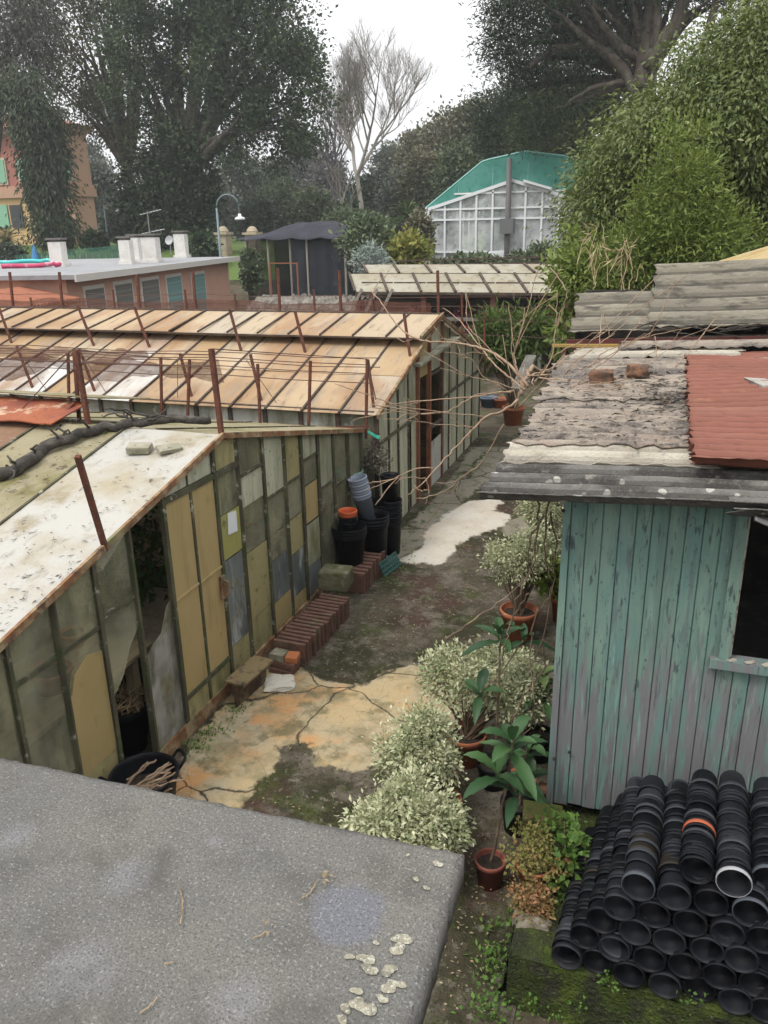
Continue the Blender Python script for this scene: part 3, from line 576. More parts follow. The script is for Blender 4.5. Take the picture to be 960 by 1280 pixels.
# inside: stone bench, plank shelves, pots, plants
BENCH = mat('bench_stone', (.3, .26, .2), .9, [('noise', 5, (.2, .17, .12), .45, .65), ('noise', 16, (.38, .34, .28), .55, .7)], [('noise', 20, .3)])
mb = MB(); mb.box(-6.8, -3.85, 5.05, 6.1, .72, .80, j=.005)
for x in (-4.0, -5.4, -6.7): mb.box(x-.06, x+.06, 5.15, 6.0, 0, .72)
mb.build('stone_bench', BENCH, label='thick stone bench inside the near greenhouse behind its missing pane', cat='bench')
mb = MB(); mb.box(-4.2, -3.8, 2.4, 4.95, .86, .90, j=.004); mb.box(-4.65, -4.24, 2.4, 4.9, .855, .895, j=.004)
for y in (2.6, 3.8, 4.75): mb.box(-4.6, -4.52, y, y+.08, 0, .86); mb.box(-3.95, -3.87, y, y+.08, 0, .86)
mb.build('plank_shelf', mat('pale_planks', (.33, .27, .17), .85, [('noise', 4, (.24, .19, .11), .42, .64, (6, .5, 1))], [('noise', 10, .2, (6, .5, 1))]), label='pale plank shelf standing low behind the left gable panes', cat='shelf')
mb = MB(); mb.box(-5.6, -3.85, 6.5, 9.1, .82, .87, j=.004)
for y in (6.6, 7.8, 9.0): mb.box(-4.0, -3.9, y-.05, y+.05, 0, .82); mb.box(-5.5, -5.4, y-.05, y+.05, 0, .82)
mb.build('potting_table', BENCH, label='long bench inside the near greenhouse right of its door', cat='bench')
TERRA = mat('terracotta', (.36, .125, .06), .8, [('noise', 5, (.26, .085, .045), .45, .65), ('noise', 9, (.4, .22, .13), .6, .72), ('noise', 3, (.15, .11, .06), .62, .75)], [('noise', 30, .15)], spec=.25, obj=True)
SOIL = mat('potting_soil', (.03, .023, .017), .97, [('noise', 25, (.06, .045, .03), .5, .7)], [('noise', 30, .9)], obj=True)
def pot_prof(r, h, rim=.05, th=.012, taper=.72):
    rh = h*.16
    return [(r*taper, 0), (r*.93, h-rh), (r, h-rh), (r, h-.004), (r-.004, h), (r-th, h), (r-th-.004, h-.01), (r*.93-th, h-rh), (r*(taper+(.93-taper)*.8)-th, h*.82)]
def clay_pot(name, loc, r, h, label, cat='pot', soil=True, group=None, mt=None):
    t = thing(name, label, cat, loc, group); L0 = Matrix.Translation(Vector(loc)); pr = pot_prof(r, h)
    MB().lathe(pr, 28, L0).build('pot', mt or TERRA, t, smooth=True)
    rr, zz = pr[-1]; mb = MB(); k = 20
    mb.add([Vector(loc)+Vector((0, 0, zz+.012))]+[Vector(loc)+Vector((rr*math.cos(6.283*a/k), rr*math.sin(6.283*a/k), zz+random.uniform(-.006, .008))) for a in range(k)], [(0, 1+a, 1+(a+1) % k) for a in range(k)])
    mb.build('soil', SOIL, t, smooth=True); return t
clay_pot('clay_pot', (-4.1, 4.12, .90), .16, .17, 'wide terracotta pot on the plank shelf behind dirty glass')
clay_pot('clay_pot', (-4.4, 4.72, .90), .11, .13, 'small terracotta pot at the near greenhouse corner behind broken glass')
clay_pot('clay_pot', (-3.98, 5.72, .80), .075, .11, 'little red pot at the edge of the stone bench')
clay_pot('clay_pot', (-4.15, 7.35, .87), .13, .16, 'red pot seen through the gable panes on the long bench')
clay_pot('clay_pot', (-4.05, 7.75, .87), .09, .13, 'smaller clay pot on the long bench inside the near greenhouse')
BLACKP = mat('black_plastic', (.005, .0055, .0075), .5, [('noise', 7, (.016, .016, .018), .52, .7, None, .7)], [('noise', 40, .08)], spec=.17)
t = clay_pot('plastic_tub', (-3.98, 4.72, 0), .2, .42, 'tall black tub of dry roots behind the broken pane', 'tub', mt=BLACKP)
mb = MB()
for i in range(46):
    a = random.random()*6.28; r = random.random()**.5*.17; p = Vector((-3.98+r*math.cos(a), 4.72+r*math.sin(a), .4))
    mb.tube(wiggle([p, p+Vector((random.gauss(0, .06), random.gauss(0, .06), random.uniform(.05, .16))), p+Vector((random.gauss(0, .14), random.gauss(0, .14), random.uniform(0, .2)))], .008, 4), [.006]*8+[.003], 4)
mb.build('dry_roots', TWIG, t)
FERN = leafmat('fern_leaf', (.03, .075, .02), (.06, .13, .035), transl=.3)
for nm, lb, (c, r) in [('ivy_plant', 'green climbing ivy filling the gap above the stone bench', ((-4.55, 5.75, 1.35), (.5, .5, .5))), ('leafy_plant', 'low green plant below the bench inside near greenhouse', ((-4.9, 3.8, .35), (.5, .7, .3)))]:
    t = thing(nm, lb, 'plant', (c[0], c[1], c[2]-r[2])); crown_part('foliage', [(c, r)], FERN, t, nclump=40, nleaf=24, ln=.07, wd=.06, rc=.1)
    mb = MB()
    for i in range(7): mb.tube(wiggle([(c[0]+random.gauss(0, .05), c[1]+random.gauss(0, .05), c[2]-r[2]-.02), (c[0]+random.gauss(0, .2), c[1]+random.gauss(0, .2), c[2]+random.uniform(0, .3))], .02, 5), .008, 5)
    mb.build('stem', TWIG, t)

# things lying on the near roof
BARK = mat('dark_bark', (.06, .052, .045), .95, [('noise', 12, (.11, .1, .085), .5, .68), ('noise', 5, (.03, .027, .024), .5, .65)], [('noise', 25, .9)])
mb = MB(); zr = lambda x, y: z1(y)
br = [(-6.2, 4.3), (-5.05, 4.9), (-4.95, 5.35), (-4.72, 5.75), (-4.3, 6.02), (-3.82, 6.2)]
bp = [Vector((x, y, z1(min(y, 5.92))+.05)) for x, y in br]; bw = wiggle(bp, .012, 6); k = len(bw)
mb.tube(bw, [.062-.028*i/k for i in range(k)], 9)
for i in range(16):
    j = random.randint(2, k-2); p = bw[j]; d = Vector((random.uniform(-.6, .6), random.uniform(-.5, .3), random.uniform(.05, .3)))*random.uniform(.3, .8)
    q = wiggle([p, p+d*.5+Vector((0, 0, .04)), p+d+Vector((random.gauss(0, .05), random.gauss(0, .05), .0))], .012, 4); mb.tube(q, [.014-.009*a/len(q) for a in range(len(q))], 5)
mb.build('fallen_branch', BARK, smooth=True, label='thick dark fallen branch lying across the near greenhouse roof', cat='branch')
CEM = mat('mossy_cement', (.22, .21, .15), .92, [('noise', 7, (.3, .28, .22), .45, .62), ('noise', 4, (.1, .1, .05), .5, .66), ('noise', 20, (.07, .065, .05), .58, .7)], [('noise', 25, .5)])
for (u, v), rz, s, lb in [((175, 566), .25, (.2, .12, .06), 'mossy cement block on the white roof nearest the fallen branch'), ((212, 565), .95, (.2, .12, .035), 'thin tilted cement tile on the white roof beside the mossy block')]:
    yy = 5.5 if u < 200 else 5.56; p = px(u, v, y=yy); p.z = z1(yy)+s[2]/2+.012
    mb = MB(); mb.obox(p, s, rz, .22, j=.005); mb.build('cement_block', CEM, bevel=.006, label=lb, cat='block')
P = []
for i in range(330):
    cx_, cy_ = [(-3.72, 4.0), (-3.75, 3.4), (-4.9, 4.6), (-4.7, 5.2), (-4.3, 3.4), (-3.8, 5.0), (-4.2, 4.6), (-4.9, 3.6), (-4.6, 5.7)][i % 9]
    x, y = min(-3.6, cx_+random.gauss(0, .12)), min(5.85, cy_+random.gauss(0, .3))
    P.append((x, y, z1(y)+.012))
P = np.array(P); n = len(P)
tag(link_mesh('leaf_litter', leaf_mesh('leaf_litter', P, np.c_[RNG.normal(size=(n, 2)), np.zeros(n)], np.c_[RNG.normal(0, .3, (n, 2)), np.ones(n)], RNG.uniform(.015, .07, n), RNG.uniform(.004, .012, n), RNG.random(n)), mat('black_debris', (.05, .042, .035), .95, [('noise', 6, (.13, .1, .07), .5, .65)])), 'dark twigs and leaf scraps on the whitewashed roof', 'leaf litter', kind='stuff')
# leaning iron post on the rake
p0 = px(131, 679, x=GX+.05); MB().bar(p0+Vector((0, 0, -.05)), px(97, 570, x=GX+.12), .035, .035).build('iron_post', RUST, label='leaning rusty iron post at the white roof edge', cat='post')

# ================================================================ far greenhouse (the middle one)
G2 = -3.5; E2 = (9.7, 1.87); A2 = (12.75, 2.77); F2 = (16.05, 1.72)
def z2(y): return E2[1]+(A2[1]-E2[1])*(y-E2[0])/(A2[0]-E2[0]) if y < A2[0] else A2[1]+(F2[1]-A2[1])*(y-A2[0])/(F2[0]-A2[0])
mid = thing('greenhouse', 'long greenhouse with stained tan roof panes and raised ridge vents', 'greenhouse', (G2, A2[0], 0))
STAIN = mat('stained_pane', (.36, .235, .115), .7, [('tone', 1, (.45, .34, .215), .0, .4), ('tone', 1, (.42, .36, .27), .5, .75), ('tone', 1, (.60, .60, .57), .86, .9), ('noise', .7, (.32, .185, .095), .45, .6, (1, .45, 1), .8), ('noise', 1.6, (.47, .40, .30), .54, .66, (1.4, .3, 1), .5), ('noise', 3, (.27, .22, .17), .54, .68, (2, .3, 1), .75), ('noise', 5, (.15, .09, .065), .58, .7, (3, .4, 1), .8), ('noise', 11, (.13, .09, .06), .63, .75, None, .6)], [('noise', 9, .1)], transl=.2)
XW = -22.; NB = 34; STEP = .54
mb = MB()
for i in range(NB):
    x1 = G2+.08-STEP*i; x0 = x1-STEP+.01
    for ya, yb, zo in ((9.6, 10.7, 0), (10.68, 12.74, .008)):
        tn = random.random()*.8
        if ya < 10 and i in (7, 8, 10, 11, 12, 13): tn = .95
        if ya > 10 and i in (8, 16): tn = .93
        t_ = random.uniform(-.008, .008)
        mb.add([(x0, ya, z2(ya)+zo+t_), (x1, ya, z2(ya)+zo), (x1, yb, z2(yb)+zo), (x0, yb, z2(yb)+zo+t_)], [(0, 1, 2, 3)], tn)
        mb.add([(x0, ya, z2(ya)+zo+t_-.006), (x1, ya, z2(ya)+zo-.006), (x1, yb, z2(yb)+zo-.006), (x0, yb, z2(yb)+zo+t_-.006)], [(3, 2, 1, 0)], tn)
mb.build('roof_glazing', STAIN, mid)
mb = MB()
for i in range(NB):
    x1 = G2+.08-STEP*i; x0 = x1-STEP+.01
    mb.add([(x0, 12.76, z2(12.76)), (x1, 12.76, z2(12.76)), (x1, 16.1, z2(16.1)), (x0, 16.1, z2(16.1))], [(0, 1, 2, 3)], random.random()*.8)
mb.build('roof_glazing', STAIN, mid)
mb = MB(); DB = mat('dark_bar', (.06, .045, .035), .9, [('noise', 8, (.12, .08, .055), .5, .65)])
for i in range(NB): x = G2+.08-STEP*i; mb.bar((x, 9.58, z2(9.58)+.012), (x, 12.72, z2(12.72)+.012), .028, .03)
mb.build('glazing_bar', DB, mid)
V0, V1 = (11.55, 2.585), (12.78, 2.81)
mb = MB(); lift = [random.uniform(-.03, .03) if i % 4 == 0 else 0 for i in range(NB)]; cur = 0
for i in range(NB):
    if i % 4 == 0: cur = random.uniform(-.045, .03) if i else 0
    x1 = G2+.08-STEP*i; x0 = x1-STEP+.008; tn = random.random()*.75
    for dz, od in ((0, (0, 1, 2, 3)), (-.012, (3, 2, 1, 0))): mb.add([(x0, V0[0], V0[1]+cur+dz), (x1, V0[0], V0[1]+cur+dz), (x1, V1[0], V1[1]+dz), (x0, V1[0], V1[1]+dz)], [od], tn)
mb.build('ridge_vent', STAIN, mid)
mb = MB()
for i in range(NB): x = G2+.08-STEP*i; mb.bar((x, V0[0], V0[1]+.014), (x, V1[0], V1[1]+.014), .024, .026)
mb.bar((XW, V0[0], V0[1]-.02), (G2+.08, V0[0], V0[1]-.015), .03, .022); mb.bar((XW, V1[0], V1[1]), (G2+.1, V1[0], V1[1]), .05, .03)
mb.build('vent_frame', DB, mid)
mb = MB(); mb.bar((G2+.09, 9.55, z2(9.55)), (G2+.09, 12.75, z2(12.75)+.02), .03, .06); mb.bar((G2+.095, V0[0], V0[1]), (G2+.095, 12.8, V1[1]), .03, .06); mb.bar((G2+.09, 12.75, z2(12.75)), (G2+.09, 16.15, z2(16.15)), .03, .06)
mb.build('rake_board', RUSTED, mid)
mb = MB()
for i in range(NB):
    x1 = G2-STEP*i; x0 = x1-STEP+.05; mb.box(x0, x1, 9.70, 9.715, .5, 1.84, random.random())
mb.build('side_glazing', mat('side_panel', (0.616, 0.620, 0.572), .6, [('tone', 1, (0.176, 0.182, 0.132), .55, .75), ('noise', 3, (0.220, 0.220, 0.143), .45, .65, (1, 1, .4)), ('noise', 6, (0.440, 0.451, 0.407), .58, .7)], transl=.3), mid)
mb = MB()
for i in range(NB+1): x = G2+.02-STEP*i; mb.box(x-.03, x+.03, 9.67, 9.73, 0, 1.86)
mb.bar((XW, 9.69, 1.845), (G2, 9.69, 1.845), .06, .05); mb.build('side_frame', DB, mid)
mb = MB(); mb.box(XW, G2, 9.68, 9.74, -.05, .5); mb.box(XW, G2, 16.0, 16.05, 0, 1.7); mb.build('base_wall', mat('mossy_wall', (.16, .15, .11), .95, [('noise', 2, (.08, .085, .045), .42, .62)], [('noise', 12, .4)]), mid)
# gable towards the path
gb = [(9.76, 10.2), (10.22, 10.62), (10.65, 11.1), (13.0, 13.5), (13.52, 14.1), (14.12, 14.7), (14.72, 15.3), (15.32, 15.98)]
for y0, y1 in gb:
    pane_poly(G2, y0, y1, 1.42, 3.2, lambda y: z2(y)-.03, random.choice(['green', 'pale', 'green']), mid)
    if not 11 < y0 < 11.1: pane_poly(G2, y0, y1, -.02, 1.38, lambda y: z2(y)-.03, 'green' if y0 < 12 else random.choice(['pale', 'green']), mid)
pane_poly(G2, 11.12, 11.55, 1.42, 3, lambda y: z2(y)-.03, 'pale', mid); pane_poly(G2, 11.58, 12.2, 1.95, 3.2, lambda y: z2(y)-.03, 'tan', mid); pane_poly(G2, 12.22, 12.98, 1.95, 3.2, lambda y: z2(y)-.03, 'green', mid)
pane_poly(G2, 11.3, 11.55, 0, 1.38, lambda y: 9, 'green', mid)
for y in (9.74, 10.21, 10.635, 11.11, 13.51, 14.11, 14.71, 15.31, 16.0): MB().bar((G2+.012, y, -.1), (G2+.012, y, z2(y)-.02), .035, .035).build('mullion', WOODF, mid)
for y in (11.57, 12.21, 12.99): MB().bar((G2+.02, y, -.1), (G2+.02, y, z2(y)-.02), .06, .07).build('door_post', mat('rusty_post', (.22, .085, .04), .85, [('noise', 6, (.12, .055, .035), .45, .65)]), mid)
MB().bar((G2+.015, 9.76, 1.40), (G2+.015, 11.5, 1.40), .03, .04).build('rail', WOODF, mid)
MB().bar((G2+.015, 13.0, 1.40), (G2+.015, 15.98, 1.38), .03, .04).build('rail', WOODF, mid)
MB().bar((G2+.05, 11.4, 2.2), (G2+.16, 13.4, 2.36), .16, .04).build('canopy_board', CEM, mid)
d2 = MB(); y0, y1 = 12.24, 12.96
for y in (y0, y1): d2.bar((G2+.03, y, 0), (G2+.03, y, 1.92), .04)
d2.bar((G2+.03, y0, 1.92), (G2+.03, y1, 1.92), .04); d2.bar((G2+.03, y0, 1.05), (G2+.03, y1, 1.05), .04); dd = d2.build('door', DB, mid)
pane_poly(G2+.025, y0+.02, y1-.02, .03, .8, lambda y: 9, 'white', dd, name='door_panel')
pane_poly(G2, 13.02, 13.48, 0, 1.35, lambda y: 9, 'white', mid)
mb = MB()
for x in (-6, -9, -12): mb.box(x-2.2, x, 10.4, 11.3, .75, .8); mb.box(x-2.1, x-2, 10.5, 11.2, 0, .75); mb.box(x-.2, x-.1, 10.5, 11.2, 0, .75)
mb.build('plant_bench', BENCH, label='plant bench inside the long tan roofed greenhouse', cat='bench')
t = thing('leafy_plant', 'green plant seen through the open door of the far greenhouse', 'plant', (-4.2, 12.2, 0)); crown_part('foliage', [((-4.2, 12.2, .55), (.4, .5, .45))], FERN, t, nclump=30, nleaf=20, ln=.1, wd=.07, rc=.1)
mb = MB(); mb.tube(wiggle([(-4.2, 12.2, 0), (-4.22, 12.22, .6)], .02), .015, 5); mb.build('stem', TWIG, t)
MB().bar((-4.0, 9.56, 1.66), (G2-.02, 9.56, 1.70), .02, .02).build('hanger_rod', RUST, near)

# ---------------------------------------------------------------- shade frames: iron posts, wires, rolled netting
NET = mat('brown_net', (.15, .068, .052), .9, [('noise', 5, (.2, .12, .09), .5, .65)], alpha_layers=('noise', 3.2, .38, .62, .5, .28, (.6, 2, 3)))
WIRE = mat('rusty_wire', (.09, .05, .04), .8)
def net(fr, x0, x1, y, z, w_, sag=.1, n_=60):
    mb = MB(); ph = random.random()*9
    mb.grid(lambda u, v: Vector((x0+(x1-x0)*u, y+.05*math.sin(u*31+ph)+.1*v, z-w_*v*(1+.3*math.sin(u*23+ph))-sag*math.sin(u*math.pi*5+ph)**2+.02*math.sin(u*90))), n_, 4); return mb.build('netting', NET, fr, smooth=True)
fa = thing('shade_rack', 'rusty post and wire shade frame above the near greenhouse roof', 'shade frame', (-4, 9.4, 1.7))
for u0, v0, u1, v1, y in [(111, 532, 95, 437, 6.05), (277, 540, 264, 436, 6.05), (97, 512, 93, 440, 6.3)]: MB().bar(px(u0, v0, y=y)-Vector((0, 0, .12)), px(u1, v1, y=y), .04 if y < 6.2 else .03).build('post', RUST, fa)
for u0, v0, u1, v1 in [(85, 508, 85, 441), (201, 514, 201, 447), (233, 524, 237, 449), (325, 530, 322, 455), (385, 537, 388, 451), (457, 537, 459, 449)]: MB().bar(px(u0, v0, y=9.4)-Vector((0, 0, .12)), px(u1, v1, y=9.4), .032).build('post', RUST, fa)
mb = MB()
for y, z in ((9.4, 2.53), (9.4, 2.42), (9.4, 2.3)): mb.tube([(-12+i*1.07, y, z+.02*math.sin(i*2.3)) for i in range(9)], .007, 4)
for z in (3.12, 3.02): mb.tube([(-9, 6.05, z), (-5.06, 6.05, z-.01), (-3.68, 6.05, z)], .006, 4)
mb.tube([px(95, 437, y=6.05), px(225, 450, y=9.4)], .006, 4); mb.tube([px(264, 436, y=6.05), px(459, 449, y=9.4)], .006, 4); mb.tube([px(20, 520, y=6.05), px(95, 437, y=6.05)], .006, 4)
mb.tube([px(459, 450, y=9.4), px(470, 500, y=9.4)], .008, 4)
mb.build('wire', WIRE, fa); net(fa, -12.5, -5.6, 9.42, 2.50, .26, .08)
fb = thing('shade_rack', 'leaning rusty posts and wires on the tan greenhouse roof', 'shade frame', (-6, 10.9, 2.2))
for u0, v0, u1, v1 in [(16, 431, -3, 380), (118, 431, 97, 382), (189, 437, 168, 384), (303, 441, 287, 387), (383, 443, 369, 390), (513, 444, 505, 392)]: MB().bar(px(u0, v0, y=11.3)-Vector((0, 0, .05)), px(u1, v1, y=11.45), .034).build('post', RUST, fb)
for u0, v0, u1, v1 in [(44, 491, 21, 433), (121, 494, 99, 436), (242, 502, 225, 442), (328, 504, 313, 443), (467, 504, 460, 450)]: MB().bar(px(u0, v0, y=9.8)-Vector((0, 0, .05)), px(u1, v1, y=10.0), .034).build('post', RUST, fb)
mb = MB()
for z, y in ((2.98, 11.42), (2.52, 9.95), (2.40, 9.95)): mb.tube([(-13+i*.95, y, z+.02*math.sin(i*1.9)) for i in range(11)], .007, 4)
for u0, v0, u1, v1 in [(44, 440, 60, 490), (121, 440, 135, 495), (242, 450, 222, 505), (328, 450, 350, 510)]: mb.tube([px(u0-20, v0, y=9.95), px(u1, v1, y=9.75)], .005, 4)
mb.build('wire', WIRE, fb); net(fb, -13, -7.5, 10.5, 2.45, .2, .06)
fc = thing('shade_rack', 'rusty post fence with brown netting behind the tan greenhouse ridge', 'shade frame', (-8, 16.2, 1.7))
for u0, v1, s in [(12, 340, 1), (38, 372, 0), (74, 340, 1), (141, 362, 0), (171, 343, 1), (231, 362, 0), (241, 340, 1), (293, 367, 0), (347, 335, 1), (392, 362, 0), (424, 338, 1), (465, 365, 0), (547, 338, 1), (577, 365, 0), (605, 390, 0)]:
    y = 16.2; a = px(u0+3, 398, y=y); MB().bar((a.x, y, 1.3), px(u0, v1, y=y), .05 if s else .035).build('post', RUST, fc)
mb = MB()
for z in (2.05, 2.35, 2.62, 2.8): mb.tube([(-24+i*1.1, 16.2, z+.02*math.sin(i*2.1)) for i in range(21)], .008, 4)
mb.build('wire', WIRE, fc); net(fc, -24, -4.6, 16.25, 2.72, .6, .1, 120); net(fc, -24, -4.4, 16.2, 2.25, .5, .1, 120)
# hanging plant and ribbon between the two greenhouses
t = thing('hanging_plant', 'grey twiggy plant hanging between the two greenhouses', 'plant', (-3.5, 9.56, 1.1))
arr = crown([((-3.47, 9.55, 1.28), (.13, .13, .15))], 40, 22, .05, .02, .05, droop=.3); link_mesh('foliage', leaf_mesh('foliage', *arr[0]), leafmat('grey_leaf', (.11, .10, .075), (.2, .19, .14)), t)
MB().tube([(-3.47, 9.55, 1.25), (-3.48, 9.56, 1.5), (-3.5, 9.56, 1.69)], .006, 5).build('cord', WIRE, t)
mb = MB(); a = px(452, 541, y=9.5); b = px(474, 547, y=9.5)
mb.grid(lambda u, v: a.lerp(b, u)+Vector((0, .02*v, .03*v*(.4+u)+.02*math.sin(u*5))), 8, 1, .003); mb.tube([px(453, 538, y=9.5), px(452, 575, y=9.5)], .006, 4)
mb.build('ribbon', mat('green_ribbon', (.02, .3, .2), .6), label='green plastic ribbon tied at the roof corner between greenhouses', cat='ribbon')
# ================================================================ painted shed on the right
HZ = .45; c_h = px(683, 1000, z=HZ); HX, HY = c_h.x, c_h.y            # bottom left front corner
PAINT = mat('peeling_teal_paint', (.125, .205, .172), .75, [('tone', 1, (.10, .19, .18), .2, .9, None, .7), ('noise', 3, (.165, .245, .20), .42, .62, (3, 3, .6)),
     ('noise', 5, (.10, .115, .12), .56, .64, (4, 4, .6), .7), ('noise', 22, (.05, .065, .065), .58, .64, (1.5, 1.5, .25), .9), ('noise', 34, (.045, .05, .05), .62, .67, (1.2, 1.2, .6), .8), ('noise', 2.2, (.09, .14, .125), .52, .66, (4, 4, .35), .6), ('noise', 9, (.24, .4, .35), .66, .72, (2, 2, .3), .7)], [('noise', 26, .3, (2, 2, .15))], spec=.25)
BARE = mat('bare_grey_boards', (.165, .163, .168), .85, [('tone', 1, (.125, .125, .128), .2, .9, None, .7), ('noise', 4, (.12, .21, .185), .48, .6, (4, 4, .5), .85), ('noise', 7, (.16, .29, .24), .58, .66, (5, 5, .35), .85), ('noise', 20, (.05, .045, .05), .58, .68, (2, 2, .12), .8), ('noise', 11, (.26, .25, .26), .6, .7, (2, 2, .2), .6)], [('noise', 26, .4, (2, 2, .12))], spec=.2)
# one board material: paint above, weathered wood towards the splash zone, with a ragged border between
def board_mat():
    mt, nt, out = blank('weathered_boards'); L = nt.links.new; a, b = graft(nt, PAINT), graft(nt, BARE)
    g = nt.nodes.new('ShaderNodeNewGeometry'); sx = nt.nodes.new('ShaderNodeSeparateXYZ'); L(g.outputs['Position'], sx.inputs[0])
    mp = nt.nodes.new('ShaderNodeMapping'); mp.inputs['Scale'].default_value = (11, 11, .9); L(g.outputs['Position'], mp.inputs['Vector'])
    nz = nt.nodes.new('ShaderNodeTexNoise'); nz.inputs['Scale'].default_value = 1.7; nz.inputs['Detail'].default_value = 9; nz.inputs['Roughness'].default_value = .68; L(mp.outputs[0], nz.inputs['Vector'])
    at = nt.nodes.new('ShaderNodeAttribute'); at.attribute_name = 'tone'
    m1 = nt.nodes.new('ShaderNodeMath'); m1.operation = 'MULTIPLY_ADD'; L(nz.outputs['Fac'], m1.inputs[0]); m1.inputs[1].default_value = 2.9; L(sx.outputs['Z'], m1.inputs[2])
    m2 = nt.nodes.new('ShaderNodeMath'); m2.operation = 'MULTIPLY_ADD'; L(at.outputs['Fac'], m2.inputs[0]); m2.inputs[1].default_value = .5; L(m1.outputs[0], m2.inputs[2])
    mr = nt.nodes.new('ShaderNodeMapRange'); mr.inputs['From Min'].default_value = 3.1; mr.inputs['From Max'].default_value = 3.4; L(m2.outputs[0], mr.inputs['Value'])
    ms = nt.nodes.new('ShaderNodeMixShader'); L(mr.outputs[0], ms.inputs[0]); L(b.outputs[0], ms.inputs[1]); L(a.outputs[0], ms.inputs[2]); L(ms.outputs[0], out.inputs[0]); return mt
BOARD = board_mat()
DARKW = mat('dark_timber', (.025, .022, .02), .95, [('noise', 6, (.05, .045, .04), .5, .7)])
hut = thing('shed', 'teal painted board shed with peeling paint under a rusty corrugated roof', 'shed', (HX, HY, HZ))
wx0, wz0 = px(897, 826, y=HY).x, px(906, 822, y=HY).z; wz1 = 2.62; wx1 = wx0+.75
mb = MB(); x = HX+.045; RX = 2.0; BW = .0905
while x < RX:
    x1 = x+BW*random.uniform(.94, 1.06)
    for e_ in (wx0, wx1):
        if x < e_-.002 and x1 > e_-.03: x1 = e_
    tn = random.random(); yo = random.uniform(-.003, .003)
    spans = [(HZ+random.uniform(-.012, .012), 2.62)]
    if x > wx0-.01 and x < wx1-.01: spans = [(HZ+random.uniform(-.012, .012), wz0-.02), (2.6, 2.62)]
    for a, b in spans:
        mb.box(x+.0035, x1-.0035, HY+yo, HY+.02, a, b, tn)
    mb.box(x-.003, x+.0034, HY+.012, HY+.02, spans[0][0], spans[0][1], 1)
    x = x1
mb.build('front_wall', BOARD, hut)
mb = MB(); y = HY+.03
while y < 8.4: mb.box(HX+.002, HX+.02, y+.003, y+.09, HZ, 2.6, random.random()); y += .093
mb.build('side_wall', BOARD, hut)
mb = MB(); mb.box(RX, RX+.02, HY, 8.4, HZ, 2.6); mb.box(HX, RX, 8.4, 8.42, HZ, 2.6); mb.build('back_wall', DARKW, hut)
mb = MB(); mb.box(HX, HX+.042, HY-.016, HY+.03, HZ-.01, 2.62, .4); cp = mb.build('corner_post', BOARD, hut)
mb = MB(); mb.box(HX+.03, RX, HY+.05, 8.38, HZ, HZ+.03); mb.build('floor', DARKW, hut)
mb = MB(); mb.box(HX+.03, RX, HY+.3, HY+.36, .2, HZ-.01); mb.box(HX+.03, RX, 7.5, 7.56, .0, HZ-.01); mb.build('floor_joist', DARKW, hut)
fr = MB(); q = .058
fr.box(wx0-.004, wx0+q, HY-.022, HY+.06, wz0, wz1, .3); fr.box(wx1-q, wx1, HY-.022, HY+.06, wz0, wz1, .3); fr.box(wx0+q, wx1-q, HY-.021, HY+.06, wz1-.03, wz1, .3)
win = fr.build('window', BOARD, hut)
mb = MB(); mb.box(wx0-.045, wx1+.03, HY-.05, HY+.06, wz0-.055, wz0-.003, .2, j=.003); mb.build('sill', BARE, win)
mb = MB(); mb.box(wx0+q, wx0+q+.012, HY+.0, HY+.05, wz0+.01, wz1, .9); mb.build('frame_edge', mat('chipped_white_paint', (.34, .32, .27), .8, [('noise', 14, (.16, .12, .08), .5, .62)]), win)
mb = MB()
for i in range(7):
    xx = wx0+.07+i*.09; mb.obox((xx+random.uniform(-.02, .02), HY-.02, wz0+.003), (.06, .03, .006), random.random(), j=.006)
mb.build('paint_flake', mat('chipped_white_paint', (.3, .3, .28)), win)
for u, v in [(693, 948), (712, 940), (704, 638)]:
    p = px(u, v, y=HY-.02); mb = MB(); mb.lathe([(.011, 0), (.011, .008), (.005, .012)], 10, Matrix.Translation(p) @ Matrix.Rotation(RAD(90), 4, 'X'), top=True); mb.build('bolt', DARKW, hut)
# corrugated fibre cement roof: corrugations run across (along X); separate overlapping sheets
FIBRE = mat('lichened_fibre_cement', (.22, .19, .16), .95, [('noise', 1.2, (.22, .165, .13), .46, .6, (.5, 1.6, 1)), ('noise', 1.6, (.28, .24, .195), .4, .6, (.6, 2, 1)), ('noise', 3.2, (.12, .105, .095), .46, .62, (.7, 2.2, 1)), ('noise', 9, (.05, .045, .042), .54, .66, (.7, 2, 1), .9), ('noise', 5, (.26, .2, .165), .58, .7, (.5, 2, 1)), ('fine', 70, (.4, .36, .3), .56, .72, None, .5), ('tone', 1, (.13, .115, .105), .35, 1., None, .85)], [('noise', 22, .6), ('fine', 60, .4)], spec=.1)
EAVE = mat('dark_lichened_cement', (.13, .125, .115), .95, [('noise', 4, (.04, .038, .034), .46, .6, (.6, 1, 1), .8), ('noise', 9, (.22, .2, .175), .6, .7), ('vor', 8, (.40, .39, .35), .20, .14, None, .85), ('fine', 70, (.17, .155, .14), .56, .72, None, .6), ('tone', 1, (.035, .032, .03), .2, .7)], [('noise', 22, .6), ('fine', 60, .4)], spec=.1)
EDGE = mat('pale_cement_edge', (.30, .27, .215), .95, [('noise', 2.4, (.42, .385, .32), .42, .6, (.6, 1, 1)), ('noise', 6, (.18, .16, .135), .53, .68, (.7, 2, 1), .8), ('noise', 14, (.06, .055, .05), .6, .7, None, .8), ('vor', 7, (.24, .23, .17), .12, .07, None, .7), ('fine', 70, (.46, .43, .37), .56, .72, None, .5), ('tone', 1, (.15, .135, .115), .3, .9, None, .85)], [('noise', 22, .6), ('fine', 60, .4)], spec=.1)
